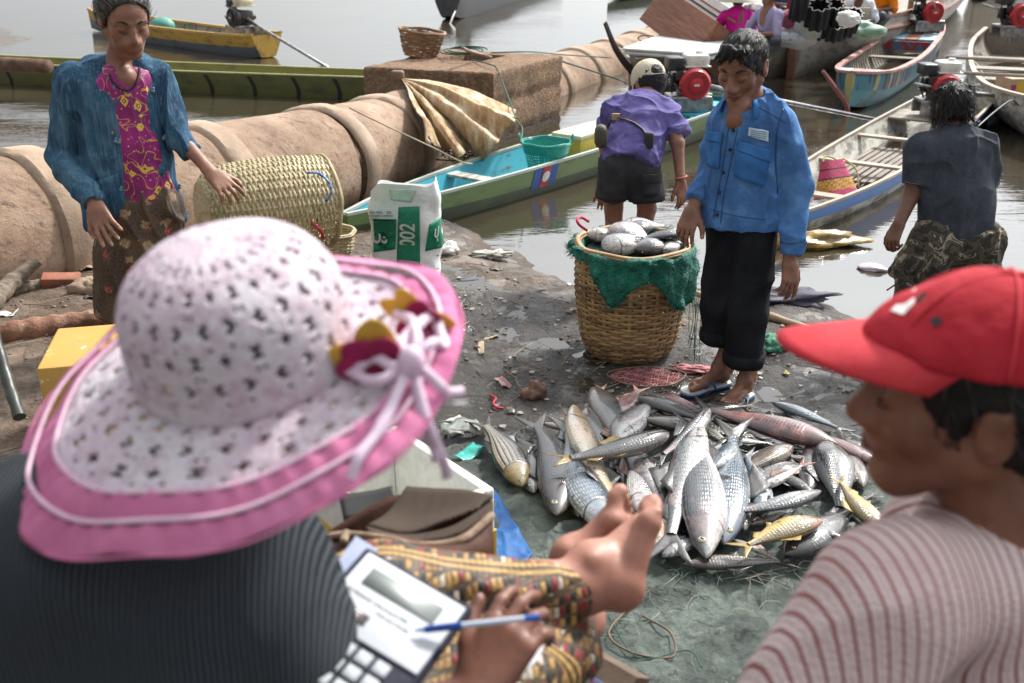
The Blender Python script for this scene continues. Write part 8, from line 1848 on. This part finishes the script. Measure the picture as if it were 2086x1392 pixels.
fbox((.2715, 0, -.03), (.004, .39, .16), yelc, 'printed_band', .001); fbox((.272, 0, -.15), (.004, .39, .05), grb, 'printed_band', .001)
# yellow carton behind the hat at the left
yb0 = G(190, 730, .62); carton('yellow_crate', 'yellow cardboard fish carton standing between the old woman and the pink hat', (*G(236, 712, .55)[:2], .0+.13), (.46, .38, .45), .22, mat('worn_yellow_card', (.50, .29, .05), (.42, .25, .07), .6, 5, dirt=(.7, .62, .4), dlo=.62, dhi=.66))
# bits beside the bench
lump('red_blue_cloth', 'small patch of red and blue patterned cloth at the bottom edge', Q(1225, 1400, 1.75), (.06, .05, .03), mat('red_blue_pattern', (.3, .02, .03), (.03, .12, .25), .7, 60), 'cloth', seed=31)
m = MB(); a, b = Q(1190, 1335, 1.72), Q(1300, 1400, 1.62); m.tube([a, b], .03, 4, flat=.6); tag(m.obj('plank', plank), 'end of a dark wooden plank at the bottom edge by the sarong', 'plank')

# ---------------------------------------------------------------- man with the red cap
root = thing('person', 'young man in a pink striped shirt and red cap, in profile at the right', 'person', (.55, .95, .8))
E = Q(2030, 888, 1.0); hf = nz((-.93, .30, -.02)); hs = 1.06; f_, r_, u_ = axes(hf); hc_ = E+r_*.0765*hs+f_*.012*hs+u_*.004
nk = Q(2075, 1050, 1.10); shL, shR = Q(1798, 1238, 1.03), Q(2330, 1130, 1.2)
B = Body([hc_+[0, 0, .12], hc_+f_*.13, nk, shL, Q(1650, 1500, 1.05), Q(2400, 1300, 1.2)], .0042, .1)
head(B, hc_, hf, s=hs, neck=nk, nr=.058, jaw=1.05); B.cap(nk, Q(2090, 1300, 1.15), .07, .12, .04); B.cap(shL+[.04, 0, 0], shR, .05, .05, .04); B.cap(shL, Q(1600, 1480, 1.05), .045, .04, .02)
o = B.obj('body', [skin('skin_young', (.23, .095, .052), (.11, .042, .025)), lipm, browm], it=2); attach(o, root); strokes(B, root)
hh = Body([hc_], .005, .2); hairshape(hh, hc_, hf, s=hs, grow=.009); o = hh.obj('hair', darkhair, disp=lambda V: .0025*noise3(V, 150), it=1); attach(o, root); strands(o, root, -hf*.3+np.array([0, 0, -1.0]), 700, .03)
redc = mat('red_cap_cotton', (.46, .022, .035), (.34, .012, .022), .8, 5, bump=.4, bscale=120, spec=.25, dirt=(.62, .12, .12), dlo=.55, dhi=.9, dscale=4); redb = mat('red_brim_cotton', (.52, .04, .05), (.42, .025, .035), .8, 4, bump=.3, bscale=120, spec=.25, dirt=(.62, .25, .2), dlo=.66, dhi=.8, dscale=9)
rc = thing('cap', 'red baseball cap with a white emblem on the young man in front', 'cap', hc_)
Pc, Rc_, crown = capmesh(hc_, hf, hs, redc, redb, rc, brimlen=.105, grow=.024, low=.03, tilt=-.06, h=.0045, button=False, wob=.0025, hang=.004, side=.008)
T = BVHTree.FromPolygons([tuple(v.co) for v in crown.data.vertices], [tuple(p.vertices) for p in crown.data.polygons])
def cpatch(pts, mt, nm, off):
    V = [hit(T, x, y, off)[0] for x, y in pts]; V = [q for q in V if q is not None]
    if len(V) < 3: return
    c_ = sum(V)/len(V); m = MB(); m.add([c_]+V, [(0, 1+(i+1) % len(V), 1+i) for i in range(len(V))]); attach(m.obj(nm, mt), rc)
embw = mat('white_embroidery', (.72, .66, .64), rough=.8); embk = mat('black_embroidery', (.02, .012, .012), rough=.8)
cpatch([(1820, 596), (1841, 573), (1867, 588), (1864, 619), (1841, 643), (1815, 634)], embw, 'emblem', .0015); cpatch([(1852, 541), (1876, 509), (1887, 531), (1912, 535), (1890, 553), (1870, 570)], embw, 'emblem', .0015); cpatch([(1867, 611), (1884, 596), (1922, 657), (1905, 669)], embk, 'emblem_bar', .0015)
g = Gr('striped_shirt'); v = g.co('Object'); v2 = g.addv(v, g.noise(v, 4, 3, col=True), .008); x = g.xyz(v2); s_ = g.math('ADD', g.math('MULTIPLY', x[0], 1.0), g.math('MULTIPLY', x[1], .25)); w = g.math('FRACT', g.math('MULTIPLY', s_, 74.0))
st_ = g.ramp(w, [(.0, 1.0), (.14, .9), (.24, 0.0), (.50, 0.0), (.56, .3), (.62, .3), (.68, 0.0), (.92, 0.0), (.99, 1.0)])
base = g.ramp(g.noise(v, 7, 6), [(.3, (.56, .43, .42)), (.7, (.72, .60, .58))]); c = g.mix(st_, base, (.24, .07, .06)); c = g.mix(g.ramp(g.noise(v, 9, 6, .7), [(.62, 0.0), (.72, .5)]), c, (.2, .12, .09))
strp = g.done(c, .85, g.math('ADD', g.math('MULTIPLY', g.ridge(v, 7, 3, .8), .8), g.noise(v, 220, 2)), .6, .01, spec=.25)
K = Body([shL, shR, nk, Q(1600, 1520, 1.05), Q(2300, 1500, 1.15)], .0055, .2)
K.cap(Q(2120, 1170, 1.20), Q(2100, 1550, 1.18), .2, .22, .05, flat=.8, n=(0, 1, 0)); K.cap(shL+np.array([.03, .02, .0]), shR, .074, .08, .05); K.cap(nk+[.03, .02, .0], Q(2120, 1120, 1.16), .072, .10, .05); K.cap(shL, Q(1632, 1500, 1.04), .084, .080, .03)
K.ell(hc_+[0, 0, -.03], (.085, .085, .1), None, .008, sub=True)
o = K.obj('shirt', strp, disp=folds(.0045, 6, (1, 1, .5), 120), it=2); attach(o, root)
P = []
for a in np.linspace(0, 2*PI, 49)[:-1]:
    d = np.array([math.cos(a), math.sin(a), 0]); c_ = nk+np.array([.0, .01, -.02]); P.append([c_+d*.066+[0, 0, -.02], c_+d*.068+[0, 0, .022-.03*d[0]*-.3], c_+d*.075+[0, 0, .026], c_+d*.092+[0, 0, -.012]])
m = MB(); m.grid(np.array(P), closed_u=True); o = attach(m.obj('collar', strp, smooth=True), root); solid(o, .003, 0)
